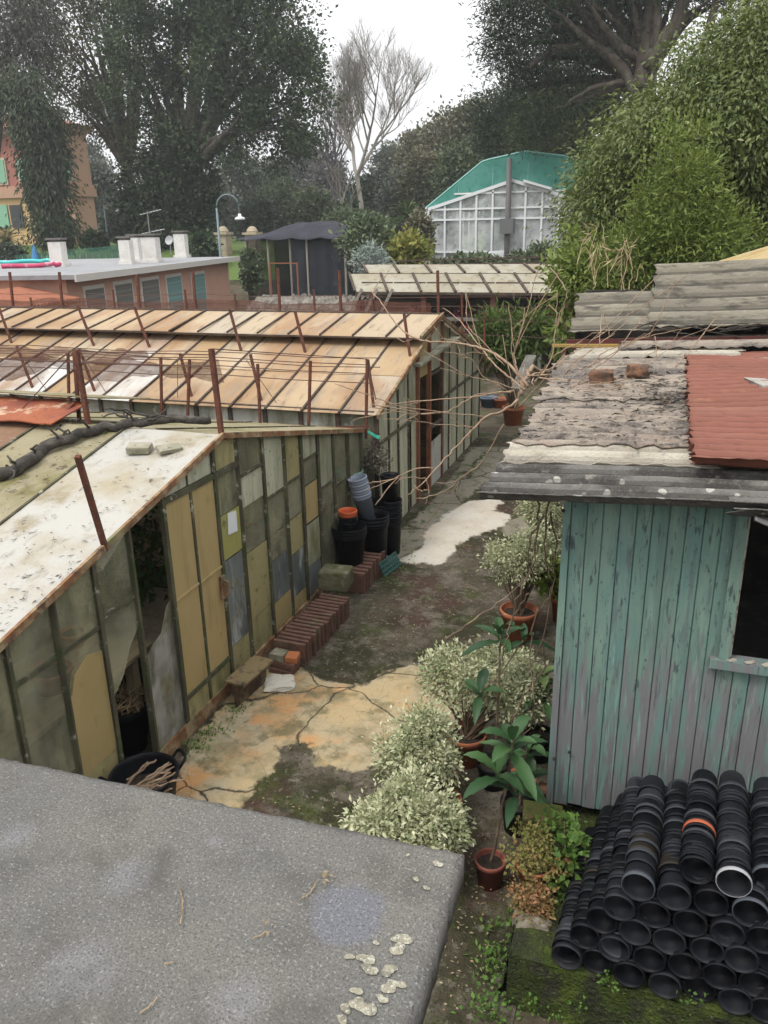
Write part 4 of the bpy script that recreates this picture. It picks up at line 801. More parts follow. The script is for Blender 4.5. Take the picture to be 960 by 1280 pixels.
REDM = mat('red_oxide_metal', (.18, .066, .044), .7, [('noise', 1.2, (.16, .06, .04), .42, .62), ('noise', 3, (.20, .085, .058), .52, .7, (.4, 2, 1)), ('noise', 5, (.27, .14, .07), .64, .74, (.4, 1, 1), .8), ('noise', 12, (.11, .04, .035), .6, .72, None, .7), ('tone', 1, (.07, .03, .025), .35, .9, None, .95)], [('noise', 30, .2)], spec=.3)
PITCHW = .19; AMP = .034
def zr_(x, y): return 2.685+.045*(x+.9)+.012*(y-4.2)
def corr(name, x0, x1, y0, y1, dz, mt, parent, pitch=PITCHW, amp=AMP, th=.008, rag=.0, zf=zr_, ph=0., crumple=.004, ny=None, label=None, cat=None, group=None):
    nx = max(8, int((x1-x0)/.05)); ny = ny or max(8, int((y1-y0)/pitch*10)); mb = MB()
    r0 = [random.gauss(0, rag) for _ in range(ny+1)]; r1 = [random.gauss(0, rag) for _ in range(ny+1)]; e0 = [random.gauss(0, rag*.5) for _ in range(nx+1)]
    def fn(u, v):
        j = min(ny, int(v*ny+.5)); i = min(nx, int(u*nx+.5))
        xa, xb = x0+r0[j], x1+r1[j]; x_ = xa+(xb-xa)*u; y_ = y0+(y1-y0)*v+(e0[i] if v < .02 else 0)
        return Vector((x_, y_, zf(x_, y_)+dz+amp*math.cos(2*math.pi*(y_-y0+ph)/pitch)+random.gauss(0, crumple*.25)+crumple*math.sin(x_*3.1+y_*1.7)))
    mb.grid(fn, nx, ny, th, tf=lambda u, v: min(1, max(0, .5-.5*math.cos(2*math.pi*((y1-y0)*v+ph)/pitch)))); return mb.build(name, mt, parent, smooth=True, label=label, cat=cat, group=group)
EY = px(600, 612, y=HY-.3).y
e_l = px(597, 600, y=EY)
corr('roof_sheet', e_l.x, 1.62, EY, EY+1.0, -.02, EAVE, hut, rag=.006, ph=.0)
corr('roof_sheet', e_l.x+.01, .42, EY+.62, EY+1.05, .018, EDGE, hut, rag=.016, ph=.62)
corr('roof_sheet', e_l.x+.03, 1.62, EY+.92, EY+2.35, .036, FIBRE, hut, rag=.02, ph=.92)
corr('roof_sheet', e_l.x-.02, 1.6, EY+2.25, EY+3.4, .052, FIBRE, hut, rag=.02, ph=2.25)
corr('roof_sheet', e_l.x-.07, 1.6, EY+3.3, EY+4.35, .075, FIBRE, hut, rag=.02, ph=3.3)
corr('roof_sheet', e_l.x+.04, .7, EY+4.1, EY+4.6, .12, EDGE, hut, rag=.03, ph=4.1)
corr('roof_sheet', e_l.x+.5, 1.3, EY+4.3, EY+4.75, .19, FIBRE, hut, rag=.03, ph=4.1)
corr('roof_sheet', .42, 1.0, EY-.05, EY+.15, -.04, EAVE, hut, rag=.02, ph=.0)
ml = MB(); ml.box(HX-.1, RX, HY+.06, HY+.12, 2.56, 2.62); ml.box(HX-.1, RX, 6.5, 6.56, 2.58, 2.63); ml.build('roof_batten', DARKW, hut)
# crumpled end of the eave at the right
mb = MB(); a = px(905, 612, y=EY-.02)
mb.grid(lambda u, v: Vector((a.x+.16+.24*u, a.y-.02+.10*v, zr_(a.x, a.y)-.06-.035*math.sin(u*3)*(1-v)+.02*math.sin(v*9))), 16, 8, .006); mb.build('torn_edge', mat('grey_metal', (.12, .115, .115), .5, [('noise', 9, (.1, .09, .085), .5, .65)], metal=.4), hut, smooth=True)
# red sheet lying on the roof, bricks, stone
rl = px(865, 580, z=zr_(.2, EY+.35)+.09); rb = px(893, 447, z=2.86)
def zred(x, y): return zr_(x, y)+.095
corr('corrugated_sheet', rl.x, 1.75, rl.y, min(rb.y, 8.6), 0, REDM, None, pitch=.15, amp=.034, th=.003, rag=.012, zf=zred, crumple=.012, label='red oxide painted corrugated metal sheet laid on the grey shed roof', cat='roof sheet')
BRK = mat('old_brick', (.17, .085, .05), .92, [('noise', 7, (.09, .06, .042), .45, .62), ('noise', 16, (.09, .06, .04), .5, .68), ('noise', 5, (.26, .15, .09), .6, .72)], [('noise', 25, .7)])
for (u, v), lb, s in [((752, 471), 'dark weathered brick on the shed roof, left of the pair', (.2, .13, .1)), ((797, 466), 'orange weathered brick on the shed roof, right of the pair', (.19, .13, .1))]:
    p = px(u, v, z=2.86); mb = MB(); mb.rock((p.x, p.y, zr_(p.x, p.y)+.115), (s[0]*.95, s[1]*1.1, s[2]*1.2), random.uniform(-.25, .25), 7, .16); mb.build('brick', BRK, smooth=True, label=lb, cat='brick')
p = px(952, 487, z=2.87); mb = MB(); mb.obox((p.x, p.y, zred(p.x, p.y)+.035), (.16, .3, .035), .35, j=.015); mb.build('flat_stone', mat('grey_stone', (.3, .28, .25), .9, [('noise', 8, (.2, .19, .17), .45, .65)], [('noise', 20, .5)]), bevel=.008, label='flat grey stone weighing down the red metal sheet', cat='stone')
P = []
for i in range(700):
    u, v = random.random(), random.random(); x = e_l.x+.1+u*1.25; y = EY+.9+v*3.6
    if i < 260:
        q = px(830+random.gauss(0, 32), 495+random.gauss(0, 20), z=2.84); x, y = q.x, q.y
    if y < EY+.3: continue
    P.append((x, y, zr_(x, y)+.075+random.random()*.02))
P = np.array(P); n = len(P)
tag(link_mesh('leaf_litter', leaf_mesh('leaf_litter', P, np.c_[RNG.normal(size=(n, 2)), np.zeros(n)], np.c_[RNG.normal(0, .5, (n, 2)), np.ones(n)], RNG.uniform(.03, .11, n), RNG.uniform(.008, .03, n), RNG.random(n)), mat('black_debris', (.05, .04, .03))), 'black leaf scraps and twigs gathered on the grey shed roof', 'leaf litter', kind='stuff')
# brick props under the shed corner
for c, s, mt, lb in [((HX-.005, HY-.12, .395), (.26, .2, .1), mat('moss_topped_brick', (.09, .10, .025), .95, [('noise', 6, (.16, .1, .05), .5, .62), ('noise', 12, (.05, .06, .015), .5, .65)], [('noise', 25, .8)]), 'moss covered brick under the corner of the teal shed'), ((HX+.03, HY+.14, .40), (.22, .12, .095), BRK, 'bare red brick wedged under the shed corner')]:
    mb = MB(); mb.obox(c, s, .12, j=.008); mb.build('brick', mt, bevel=.012, label=lb, cat='brick')

# ---------------------------------------------------------------- second shed behind, sheets sloping up to the back
shed2 = thing('shed', 'second shed behind with a steep grey corrugated roof and red fascia', 'shed', (0, 9.4, 0))
b0, t0 = px(712, 418, y=8.85), px(722, 364, y=9.55)
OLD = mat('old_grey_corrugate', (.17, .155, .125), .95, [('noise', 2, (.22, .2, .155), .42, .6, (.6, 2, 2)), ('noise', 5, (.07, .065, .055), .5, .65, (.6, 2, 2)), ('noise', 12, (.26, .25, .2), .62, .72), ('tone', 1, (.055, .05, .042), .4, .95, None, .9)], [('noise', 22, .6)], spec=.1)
def z3(x, y): return b0.z+(t0.z-b0.z)*(y-b0.y)/(t0.y-b0.y)+.04*(x+.9)
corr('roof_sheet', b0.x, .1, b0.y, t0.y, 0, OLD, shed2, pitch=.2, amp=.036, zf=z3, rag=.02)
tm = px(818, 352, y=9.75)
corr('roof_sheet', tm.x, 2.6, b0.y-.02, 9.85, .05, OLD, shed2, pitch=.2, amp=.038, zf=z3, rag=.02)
YEL = mat('yellow_corrugate', (.42, .33, .17), .7, [('noise', 3, (.34, .24, .1), .45, .65), ('noise', 8, (.46, .4, .27), .58, .72)], transl=.2)
y0_ = px(868, 352, y=10.0)
corr('corrugated_sheet', y0_.x, 3.2, 9.9, 11.3, 0, YEL, None, pitch=.16, amp=.02, zf=lambda x, y: y0_.z-.02+.33*(x-y0_.x)+.06*(y-9.9), label='pale yellow corrugated plastic sheet behind the grey shed roofs', cat='roof sheet')
MB().bar((b0.x-.02, 8.8, b0.z-.1), (2.6, 8.8, b0.z+.05), .04, .1).build('fascia', mat('maroon_fascia', (.09, .025, .02), .8, [('noise', 8, (.05, .025, .02), .5, .65)]), shed2)
mb = MB(); mb.box(b0.x+.05, 2.6, 8.9, 8.94, 0, b0.z-.12); mb.box(b0.x+.05, b0.x+.09, 8.95, 9.8, 0, b0.z); mb.box(b0.x+.05, 2.6, 9.86, 9.9, 0, 3.4); mb.build('wall', DARKW, shed2)
mb = MB()
for i in range(40):
    a = Vector((random.uniform(-.3, 1.6), 8.72+random.random()*.2, b0.z+.06+random.random()*.05)); mb.tube(wiggle([a, a+Vector((random.uniform(.1, .4), random.gauss(0, .05), random.gauss(.02, .03)))], .01, 4), .006, 4)
mb.build('dry_twigs', BARK, label='dark dry twigs heaped along the red fascia', cat='twigs')
mb = MB(); a, b = px(640, 462, y=9.2), px(665, 405, y=10.6); mb.bar(px(645, 488, y=9.3), px(664, 446, y=10.2), .13, .05); mb.build('timber_plank', mat('dark_grey_timber', (.12, .115, .10), .9, [('noise', 8, (.07, .065, .055), .45, .65)]), label='grey plank leaning beside the shed and the potted bush', cat='plank')
mb = MB(); mb.bar(px(690, 432, y=8.6), px(775, 432, y=8.7), .04, .03); mb.build('timber_batten', mat('yellow_batten', (.3, .2, .06), .8), label='yellowish batten at the back edge of the shed roof', cat='batten')

# ---------------------------------------------------------------- bare climbing vine sprawling over the shed roof
VINE = mat('vine_bark', (.27, .19, .125), .85, [('noise', 9, (.22, .14, .09), .45, .65), ('noise', 20, (.42, .33, .23), .55, .7)], [('noise', 30, .3)])
vine = thing('climbing_vine', 'leafless climber with long tan stems arching over the shed roof', 'vine', (-.62, 8.75, 0))
root = px(652, 492, y=7.6)
vm = MB(); vm.tube(wiggle([(-.62, 8.75, 0), (-.75, 8.72, 1.4), (-1.02, 8.6, 2.5), (-1.25, 8.1, 2.75), root], .012, 6), [.035]*15+[.022]*10, 8); vm.build('trunk', VINE, vine, smooth=True)
Q = lambda a, b: (400+a/3, 300+b/3)
Q5 = lambda a, b: (560+a/2.4, 300+b/2.4)
stems = [([(780, 550), (690, 450), (600, 405), (500, 385), (380, 375), (300, 330), (230, 235), (190, 190)], 7.6, 9.6, .019),
 ([(770, 560), (690, 500), (640, 450), (590, 385), (520, 300), (460, 255)], 7.6, 9.5, .014), ([(740, 560), (640, 530), (540, 505), (450, 480)], 7.6, 7.2, .009),
 ([(730, 565), (560, 590), (350, 605), (230, 625)], 7.55, 7.0, .012), ([(720, 568), (590, 582), (480, 640), (370, 655), (290, 690)], 7.5, 6.6, .010),
 ([(740, 600), (690, 640), (620, 665), (540, 745), (460, 830), (400, 895), (330, 955)], 7.5, 6.2, .017), ([(425, 855), (350, 862), (240, 912), (170, 940)], 6.3, 6.0, .008), ([(400, 895), (330, 890), (280, 912)], 6.25, 6.1, .006), ([(398, 900), (410, 950), (395, 990)], 6.25, 6.2, .006),
 ([(690, 690), (600, 840), (520, 895), (480, 950), (440, 1010), (385, 1085)], 7.3, 7.6, .010), ([(560, 700), (400, 685), (240, 668)], 7.2, 6.6, .008),
 ([(750, 540), (735, 470), (730, 420), (760, 320), (765, 255)], 7.6, 7.9, .012), ([(745, 520), (722, 430), (718, 330)], 7.6, 7.8, .007), ([(800, 530), (850, 480), (875, 400), (885, 300), (890, 190)], 7.6, 8.0, .010), ([(890, 330), (915, 250), (930, 180)], 7.9, 8.1, .005),
 ([(700, 560), (610, 510), (560, 440), (470, 420)], 7.6, 7.4, .007), ([(690, 470), (600, 370), (560, 330), (545, 270)], 7.7, 8.6, .006), ([(650, 450), (590, 420), (500, 440)], 7.7, 7.5, .005), ([(740, 600), (730, 640), (745, 580)], 7.4, 7.5, .012)]
stems5 = [([(240, 440), (300, 390), (360, 350), (450, 290), (555, 215)], 7.6, 8.6, .011), ([(250, 445), (330, 400), (420, 380), (480, 330), (600, 290), (730, 262)], 7.6, 8.2, .011), ([(270, 432), (400, 440), (480, 470), (540, 495), (590, 510)], 7.5, 6.8, .012), ([(370, 465), (385, 435), (430, 428), (490, 425)], 7.0, 7.0, .007), ([(260, 420), (350, 385), (470, 300), (540, 240)], 7.6, 8.4, .008),
 ([(300, 430), (370, 440), (375, 480), (410, 500)], 7.2, 6.8, .011), ([(350, 400), (430, 330), (500, 280)], 7.6, 8.2, .007), ([(255, 430), (250, 470), (255, 500)], 7.5, 7.1, .008), ([(400, 440), (500, 430), (560, 470)], 7.1, 6.9, .006), ([(680, 380), (730, 330), (770, 280)], 7.8, 8.3, .005), ([(545, 420), (640, 345), (700, 270)], 7.6, 8.3, .006), ([(590, 350), (690, 300), (780, 265)], 8.0, 8.4, .005)]
for T, S in ((Q, stems), (Q5, stems5)):
    for pp, ya, yb, r in S:
        k = len(pp); g = [px(*T(*q), y=ya+(yb-ya)*i/(k-1)) for i, q in enumerate(pp)]
        if T is Q5: g = [Vector((p.x, p.y, max(p.z, zr_(p.x, p.y)+.06))) for p in g]
        w_ = wiggle(g, .004, 6); n_ = len(w_); mb = MB(); mb.tube(w_, [r*.8-(r*.55)*i/n_ for i in range(n_)], 6)
        for _ in range(3 if r > .009 else 1):
            j = random.randint(n_//3, n_-2); d = (w_[j]-w_[j-1]).normalized()+Vector((random.gauss(0, .6), random.gauss(0, .3), random.gauss(.25, .5)))
            mb.tube(wiggle([w_[j], w_[j]+d*random.uniform(.08, .2), w_[j]+d*random.uniform(.25, .45)+Vector((0, 0, random.gauss(0, .06)))], .004, 4), [.005]*8+[.002], 4)
        mb.build('stem', VINE, vine, smooth=True)
# thin stems hanging by the shed wall
v2 = thing('climbing_vine', 'tangle of thin bare stems hanging down at the shed corner', 'vine', (HX-.1, HY+.5, 0))
for pp in [[(672, 622), (668, 700), (650, 742), (636, 790)], [(690, 640), (694, 720), (676, 760)], [(686, 625), (680, 690), (690, 730), (680, 790), (665, 830)], [(660, 740), (640, 775), (632, 800), (628, 830)], [(640, 905), (655, 870), (680, 835), (676, 800)], [(672, 760), (662, 820), (668, 880), (650, 930)], [(556, 800), (600, 770), (640, 740), (668, 712)], [(676, 650), (660, 690), (672, 740)]]:
    g = [px(u, v, y=HY+.35+random.uniform(-.1, .15)) for u, v in pp]; w_ = wiggle(g, .006, 6); MB().tube(w_, [.007-.004*i/len(w_) for i in range(len(w_))], 5).build('stem', mat('dark_stem', (.13, .09, .06), .9, [('noise', 12, (.24, .18, .12), .5, .65)]), v2)

# ================================================================ stacked black pots on the ledge
PZ = LZ+.078; pot_r = .081
def nursery_pot(r=pot_r, h=.135):
    return [(r*.80, 0), (r*.82, .004), (r*.965, h-.022), (r*.985, h-.021), (r*.995, h-.016), (r, h-.001), (r-.003, h), (r-.006, h-.002), (r*.93-.004, h-.02), (r*.78-.004, .006), (.0, .006)]
BL = [BLACKP, mat('dusty_black_plastic', (.011, .012, .016), .6, [('noise', 6, (.024, .024, .027), .5, .7), ('noise', 16, (.007, .008, .01), .5, .7)], [('noise', 40, .08)], spec=.22),
      mat('grey_plastic', (.034, .037, .043), .55, [('noise', 6, (.05, .05, .052), .52, .7)], spec=.22), mat('brown_black_plastic', (.02, .016, .012), .6, [('noise', 6, (.04, .03, .02), .5, .7)], spec=.22)]
RIMC = {'orange': mat('orange_plastic', (.34, .085, .04), .5), 'white': mat('white_plastic_rim', (.3, .3, .31), .5), 'bluegrey': mat('dull_grey_rim', (.06, .067, .08), .5)}
def rotY(p, ang, tilt): return Matrix.Translation(p) @ Matrix.Rotation(ang, 4, 'Z') @ Matrix.Rotation(RAD(90)+tilt, 4, 'X')
meshes = {}
def pot_mesh(mt):
    if mt.name not in meshes:
        me = MB().lathe(nursery_pot(), 22).mesh('pot', True); me.materials.append(mt); meshes[mt.name] = me
    return meshes[mt.name]
ring_me = {}
def ring_mesh(mt):
    if mt.name not in ring_me:
        r = pot_r*1.006; h = .135
        me = MB().lathe([(r*.99, h-.024), (r*1.015, h-.022), (r*1.02, h-.002), (r*.99, h+.002), (r*.955, h-.002)], 22, bot=False).mesh('rim', True); me.materials.append(mt); ring_me[mt.name] = me
    return ring_me[mt.name]
rows = [[(247, 725), (355, 740), (470, 790), (598, 827), (720, 840), (843, 885), (955, 915)], [(313, 655), (420, 698), (540, 735), (665, 760), (790, 795), (920, 825)],
        [(372, 600), (488, 640), (613, 672), (742, 703), (865, 737), (985, 745)], [(433, 552), (555, 578), (685, 610), (822, 645), (945, 668)], [(500, 478), (628, 515), (760, 535), (900, 570)], [(705, 420), (842, 465), (965, 455)]]
rown = ['bottom', 'second', 'third', 'fourth', 'fifth', 'top']; ordn = ['leftmost', 'second from left', 'third from left', 'fourth from left', 'fifth from left', 'sixth from left', 'seventh from left']
special = {(5, 0): ('orange', 9), (5, 1): ('white', 0), (4, 0): ('bluegrey', 0), (4, 3): ('bluegrey', 0), (5, 2): ('bluegrey', 0)}
for r, row in enumerate(rows):
    for i, (a, b) in enumerate(row):
        z = PZ+r*.1305; p = px(620+a/2.824, 940+b/2.824, z=z); ang = RAD(random.uniform(-5, -1.2)); p.y = min(max(p.y, 3.31), 3.6) if r < 4 else p.y
        lb = f'sideways column of nested black pots, {ordn[i]} in the {rown[r]} row'
        if (r, i) == (5, 0): lb = 'sideways nested black pots with one orange rim, topmost before the shed'
        if (r, i) == (5, 1): lb = 'nested black pots with a white rimmed mouth at the top of the stack'
        t = thing('pot_stack', lb, 'pot stack', (p.x, p.y, z), 'columns of nested black pots stacked before the shed'); t.rotation_euler = (0, 0, ang)
        y = 0; k = 0; base = random.choice([0, 0, 1, 1]) if r > 2 else random.choice([0, 0, 0, 1]); end = (1.05 if r < 4 else .92)-(p.y-3.35)
        while y < end-.13 and k < 26:
            mt = BL[base] if random.random() < .6 else BL[random.choice([0, 1, 1, 0, 2, 3, 0, 0])]
            if (r, i) in ((4, 0), (4, 1)) and k in (4, 5): mt = BL[3]
            if k == 0: mt = BL[random.choice([0, 0, 1])]
            q = bpy.data.objects.new('pot', pot_mesh(mt)); COL.objects.link(q); q.parent = t
            q.location = (random.gauss(0, .002), y+.135, random.gauss(0, .002)); q.rotation_euler = (RAD(90+random.gauss(0, .8)), 0, 0); OFF[q.name] = Vector()
            sp_ = special.get((r, i))
            if (sp_ and sp_[1] == k) or (r > 3 and random.random() < .1):
                s_ = bpy.data.objects.new('rim', ring_mesh(RIMC[sp_[0]] if sp_ and sp_[1] == k else BL[2])); COL.objects.link(s_); s_.parent = q
            y += random.choice([.02, .025, .025, .032, .04, .055, .075]); k += 1

# ================================================================ things along the near greenhouse
TILE = mat('clay_tile', (.15, .082, .062), .9, [('noise', 9, (.10, .062, .048), .48, .65), ('noise', 4, (.16, .13, .075), .55, .68), ('noise', 20, (.28, .16, .11), .62, .74)], [('noise', 25, .5)], spec=.15)
def tile_row(a, b, n, w_, h, name_lab, grp):
    """hollow clay tiles standing on edge in a row; one tile built, the rest copied"""
    a, b = Vector(a), Vector(b); d = (b-a)/(n-1); rz = math.atan2(d.y, d.x)-math.pi/2
    mb = MB(); th = d.length*.56
    mb.box(-w_/2, w_/2, -th/2, th/2, 0, h); 
    for q in (-.3, .3): mb.box(q*w_-.02, q*w_+.02, -th*.62, th*.62, .02, h-.02)
    me = mb.mesh('clay_tile'); me.materials.append(TILE)
    bm = bmesh.new(); bm.from_mesh(me); bmesh.ops.bevel(bm, geom=list(bm.edges), offset=.004, segments=1, affect='EDGES'); bm.to_mesh(me); bm.free()
    for i in range(n):
        o = bpy.data.objects.new('clay_tile', me); COL.objects.link(o); p = a+d*i
        o.location = (p.x+random.gauss(0, .008), p.y, .0); o.rotation_euler = (0, RAD(random.gauss(0, 1.2)), rz+RAD(random.gauss(0, 1.5)))
        tag(o, name_lab, 'clay tile', grp)
ta, tb = px(352, 815, z=.2), px(420, 745, z=.2)
tile_row((ta.x+.02, 6.38, 0), (tb.x+.03, 7.50, 0), 16, .34, .25, 'clay tile standing on edge in the long row beside the greenhouse', 'long row of clay tiles by the greenhouse')
t1, t2 = px(452, 725, z=.2), px(472, 700, z=.2)
tile_row((-3.24, 8.14, 0), (-3.24, 8.85, 0), 8, .26, .27, 'clay tile standing on edge in the short row below the black pots', 'short row of clay tiles by the black pots')
STONE = mat('mossy_block', (.15, .14, .09), .95, [('noise', 5, (.075, .085, .03), .42, .6), ('noise', 9, (.25, .23, .17), .55, .7), ('noise', 22, (.06, .055, .04), .6, .7)], [('noise', 16, .8), ('fine', 50, .4)])
mb = MB(); s0 = px(420, 722, z=.37); mb.obox((s0.x, s0.y, .25+.12), (.34, .3, .23), .1, j=.02)
me_ = mb.build('stone_block', STONE, bevel=.03, label='square mossy stone block on the end of the tile row', cat='stone')
bp_ = px(355, 835, z=.05)
for c, s, mt, lb in [((bp_.x, bp_.y, .035), (.26, .16, .07), TILE, 'lowest brick of the little heap at the tile row end'), ((bp_.x+.02, bp_.y+.01, .105), (.25, .15, .07), TILE, 'middle brick of the little heap at the tile row end'), ((bp_.x+.09, bp_.y+.03, .17), (.12, .13, .06), mat('orange_brick', (.36, .13, .05), .9), 'broken orange brick piece on the little heap'), ((bp_.x-.05, bp_.y+.02, .18), (.15, .13, .07), CEM, 'pale mortar covered brick topmost on the little heap')]:
    mb = MB(); mb.obox(c, s, random.uniform(-.1, .15), j=.006); mb.build('brick', mt, bevel=.006, label=lb, cat='brick')
p = px(349, 855, z=0.03); mb = MB(); mb.rock((p.x, p.y, .04), (.27, .25, .05), .4, 7, .16); mb.build('stone_slab', mat('white_stone', (.5, .47, .4), .9, [('noise', 12, (.36, .33, .26), .5, .65), ('vor', 12, (.05, .05, .045), .09, .05)], [('noise', 20, .4)]), label='flat broken white stone lying before the brick heap', cat='stone')
# rusty steel I-beam offcut set upright against the greenhouse
ia, ib = px(284, 852, z=.27), px(317, 828, z=.27); mb = MB(); n_ = Vector((1, 0, 0))
A_, B_ = Vector((ia.x+.08, ia.y-.02, 0)), Vector((ib.x+.06, ib.y+.1, 0)); d_ = (B_-A_).normalized(); n_ = Vector((d_.y, -d_.x, 0))
def beam(z0, z1, w0, w1, tn=0.):
    P = [A_+n_*w0, A_+n_*w1, B_+n_*w1, B_+n_*w0]; return mb.hexa([p+Vector((0, 0, z0)) for p in P]+[p+Vector((0, 0, z1)) for p in P], tn)
beam(.26, .28, -.11, .11, 1.); beam(.0, .02, -.11, .11); beam(.021, .259, -.012, .012)
mb.build('steel_beam', mat('rusty_beam', (.075, .045, .033), .85, [('tone', 1, (.2, .15, .075), .5, .6), ('noise', 5, (.17, .13, .07), .5, .66), ('noise', 12, (.05, .035, .03), .5, .65)], [('noise', 25, .4)]), label='short rusty steel I-beam offcut lying beside the greenhouse door', cat='steel beam')
# black tubs and pot stacks
def tub(name, loc, r, h, label, mt=BLACKP, nest=0, step=.05, rim=None, tilt=(0, 0), cat='pot', liner=True):
    t = thing(name, label, cat, loc, 'plastic pots stacked by the greenhouse corner'); M0 = Matrix.Translation(loc) @ Matrix.Rotation(tilt[0], 4, 'X') @ Matrix.Rotation(tilt[1], 4, 'Y')
    pr = [(r*.74, 0), (r*.9, h-.07), (r*.95, h-.068), (r*.96, h-.04), (r*.93, h-.036), (r, h-.03), (r, h-.003), (r-.006, h), (r-.014, h-.003), (r*.9-.01, h-.06), (r*.74-.01, .012), (0, .012)]
    MB().lathe(pr, 30, M0).build('pot', mt, t, smooth=True)
    for i in range(nest):
        MM = M0 @ Matrix.Translation((0, 0, step*(i+1))); MB().lathe(pr, 30, MM).build('nested_pot', rim if (rim and i == nest-1) else (mt[i % len(mt)] if isinstance(mt, list) else mt), t, smooth=True)
    return t
GP = .27
a = px(434, 708, z=GP); tub('plastic_tub', (a.x-.02, 8.42, .27), .215, .4, 'wide black tub on the short row of tiles', nest=2, step=.035, cat='tub')
tub('plastic_pot', (a.x-.03, 8.42, .5), .115, .3, 'black pot with a bright orange rim standing in the wide tub', nest=2, step=.07, rim=mat('bright_orange_plastic', (.5, .1, .035), .5))
b = px(462, 670, z=.3); tub('plastic_tub', (-3.27, 8.93, .02), .2, .62, 'tall black pots nested behind the wide tub', nest=2, step=.045, cat='tub')
tub('plastic_pot', (-3.33, 8.93, .6), .125, .42, 'tilted stack of blue grey pots in the tall black pots', mt=mat('blue_grey_plastic', (.22, .25, .31), .5), nest=3, step=.07, tilt=(RAD(6), RAD(-11)))
tub('plastic_pot', (-3.2, 9.4, .02), .155, .48, 'rearmost black pot column, nested and capped by a smaller pot', nest=4, step=.07)
tub('plastic_pot', (-3.2, 9.4, .78), .13, .34, 'small black pot on top of the rearmost black column')
tub('plastic_pot', (-3.42, 9.38, .02), .155, .5, 'black pot column squeezed against the greenhouse corner', nest=4, step=.06)
tub('plastic_basin', (-3.72, 9.25, .92), .2, .26, 'pale green basin behind the corner panes of near greenhouse', mt=mat('green_plastic', (.16, .3, .24), .5), cat='basin')
mb = MB(); mb.box(-3.95, -3.66, 9.0, 9.38, .0, .91); mb.build('wooden_crate', CEM, label='crate carrying the green basin inside the greenhouse corner', cat='crate')
q = px(478, 702, z=.1); mb = MB()
for i in range(9): mb.tube([(-3.02+.03*i*.3, 8.62+.05*i, .03), (-3.1+.03*i*.3, 8.64+.05*i, .2)], .012, 5); 
for i in range(4): mb.tube([(-3.02-.025*i, 8.6, .04+.05*i), (-2.95-.025*i, 9.06, .04+.05*i)], .01, 5)
mb.build('plastic_crate', mat('teal_plastic', (.035, .1, .09), .5), label='crushed dark teal plastic lattice beside the black pots', cat='crate')
# black bucket of sticks at the slab edge
bl = px(180, 968, z=.42)
t = thing('bucket', 'large black bucket with pruned sticks at the greenhouse foot', 'bucket', (bl.x, bl.y, 0)); Mb = Matrix.Translation((bl.x, bl.y, 0))
MB().lathe([(.17, 0), (.232, .40), (.245, .402), (.25, .43), (.24, .44), (.228, .43), (.222, .40), (.16, .012), (0, .012)], 32, Mb).build('tub', BLACKP, t, smooth=True)
for ang in (.95, 4.0): MB().tube(wiggle([(bl.x+.24*math.cos(ang-.3), bl.y+.24*math.sin(ang-.3), .40), (bl.x+.30*math.cos(ang-.2), bl.y+.30*math.sin(ang-.2), .47), (bl.x+.30*math.cos(ang+.2), bl.y+.30*math.sin(ang+.2), .47), (bl.x+.24*math.cos(ang+.3), bl.y+.24*math.sin(ang+.3), .40)], .001, 4), .012, 6).build('handle', BLACKP, t)
mb = MB(); mb.add([(bl.x, bl.y, .29)]+[(bl.x+.2*math.cos(6.283*i/24), bl.y+.2*math.sin(6.283*i/24), .28) for i in range(24)], [(0, 1+i, 1+(i+1) % 24) for i in range(24)]); mb.build('soil', SOIL, t)

for i in range(22):
    a = random.gauss(.5, .4); st = Vector((bl.x-.03+random.gauss(0, .05), bl.y-.12+random.gauss(0, .04), .3+.005*i)); d = Vector((math.cos(a), math.sin(a), random.uniform(.1, .5)))
    mb = MB(); mb.tube(wiggle([st, st+d*.12, st+d*random.uniform(.2, .32)], .005, 4), [.008]*8+[.005], 5); mb.build('stick', VINE, label='pruned pale stick lying in the black bucket', cat='stick', group='pruned sticks in the black bucket')
# ================================================================ potted plants along the path
VARI = leafmat('variegated_leaf', (.26, .30, .145), (.64, .63, .43), (.2, .29, .11), transl=.25, rough=.5)
def shrub(loc, pr, ph, blobs, label, nclump=150, nleaf=26, ln=.034, wd=.017, rc=.05, mt=VARI, pot=True, name='potted_shrub', group='variegated shrubs in pots', stem_h=.2):
    t = clay_pot(name, loc, pr, ph, label, 'potted shrub', group=group) if pot else thing(name, label, 'shrub', loc, group)
    ex = []
    for c_q, r_q in blobs:
        for _ in range(7):
            d_ = Vector((random.gauss(0, 1), random.gauss(0, 1), random.uniform(-.2, 1.2))).normalized(); s_ = random.uniform(.22, .38)
            ex.append(((c_q[0]+d_.x*r_q[0]*.95, c_q[1]+d_.y*r_q[1]*.95, c_q[2]+d_.z*r_q[2]*.95), (r_q[0]*s_, r_q[1]*s_, r_q[2]*s_*1.2)))
    o, cs = crown_part('foliage', list(blobs)+ex, mt, t, nclump=nclump, nleaf=nleaf, ln=ln, wd=wd, rc=rc*.8, up=.5, out=.9, shell=.6, gap=.06)
    mb = MB(); b0_ = Vector(loc)+Vector((0, 0, ph*.8))
    for c in cs[::max(1, len(cs)//26)]:
        c = Vector(c); mb.tube(wiggle([b0_+Vector((random.gauss(0, .02), random.gauss(0, .02), -.02)), b0_.lerp(c, .45)+Vector((random.gauss(0, .02), random.gauss(0, .02), .03)), c], .004, 4), [.012-.0011*i for i in range(9)], 5)
    mb.build('stem', mat('shrub_stem', (.12, .085, .055), .9), t); return t
def gp(u, v): p = px(u, v, z=0); return (p.x, p.y, 0)
f = lambda u, v, y: tuple(px(u, v, y=y))
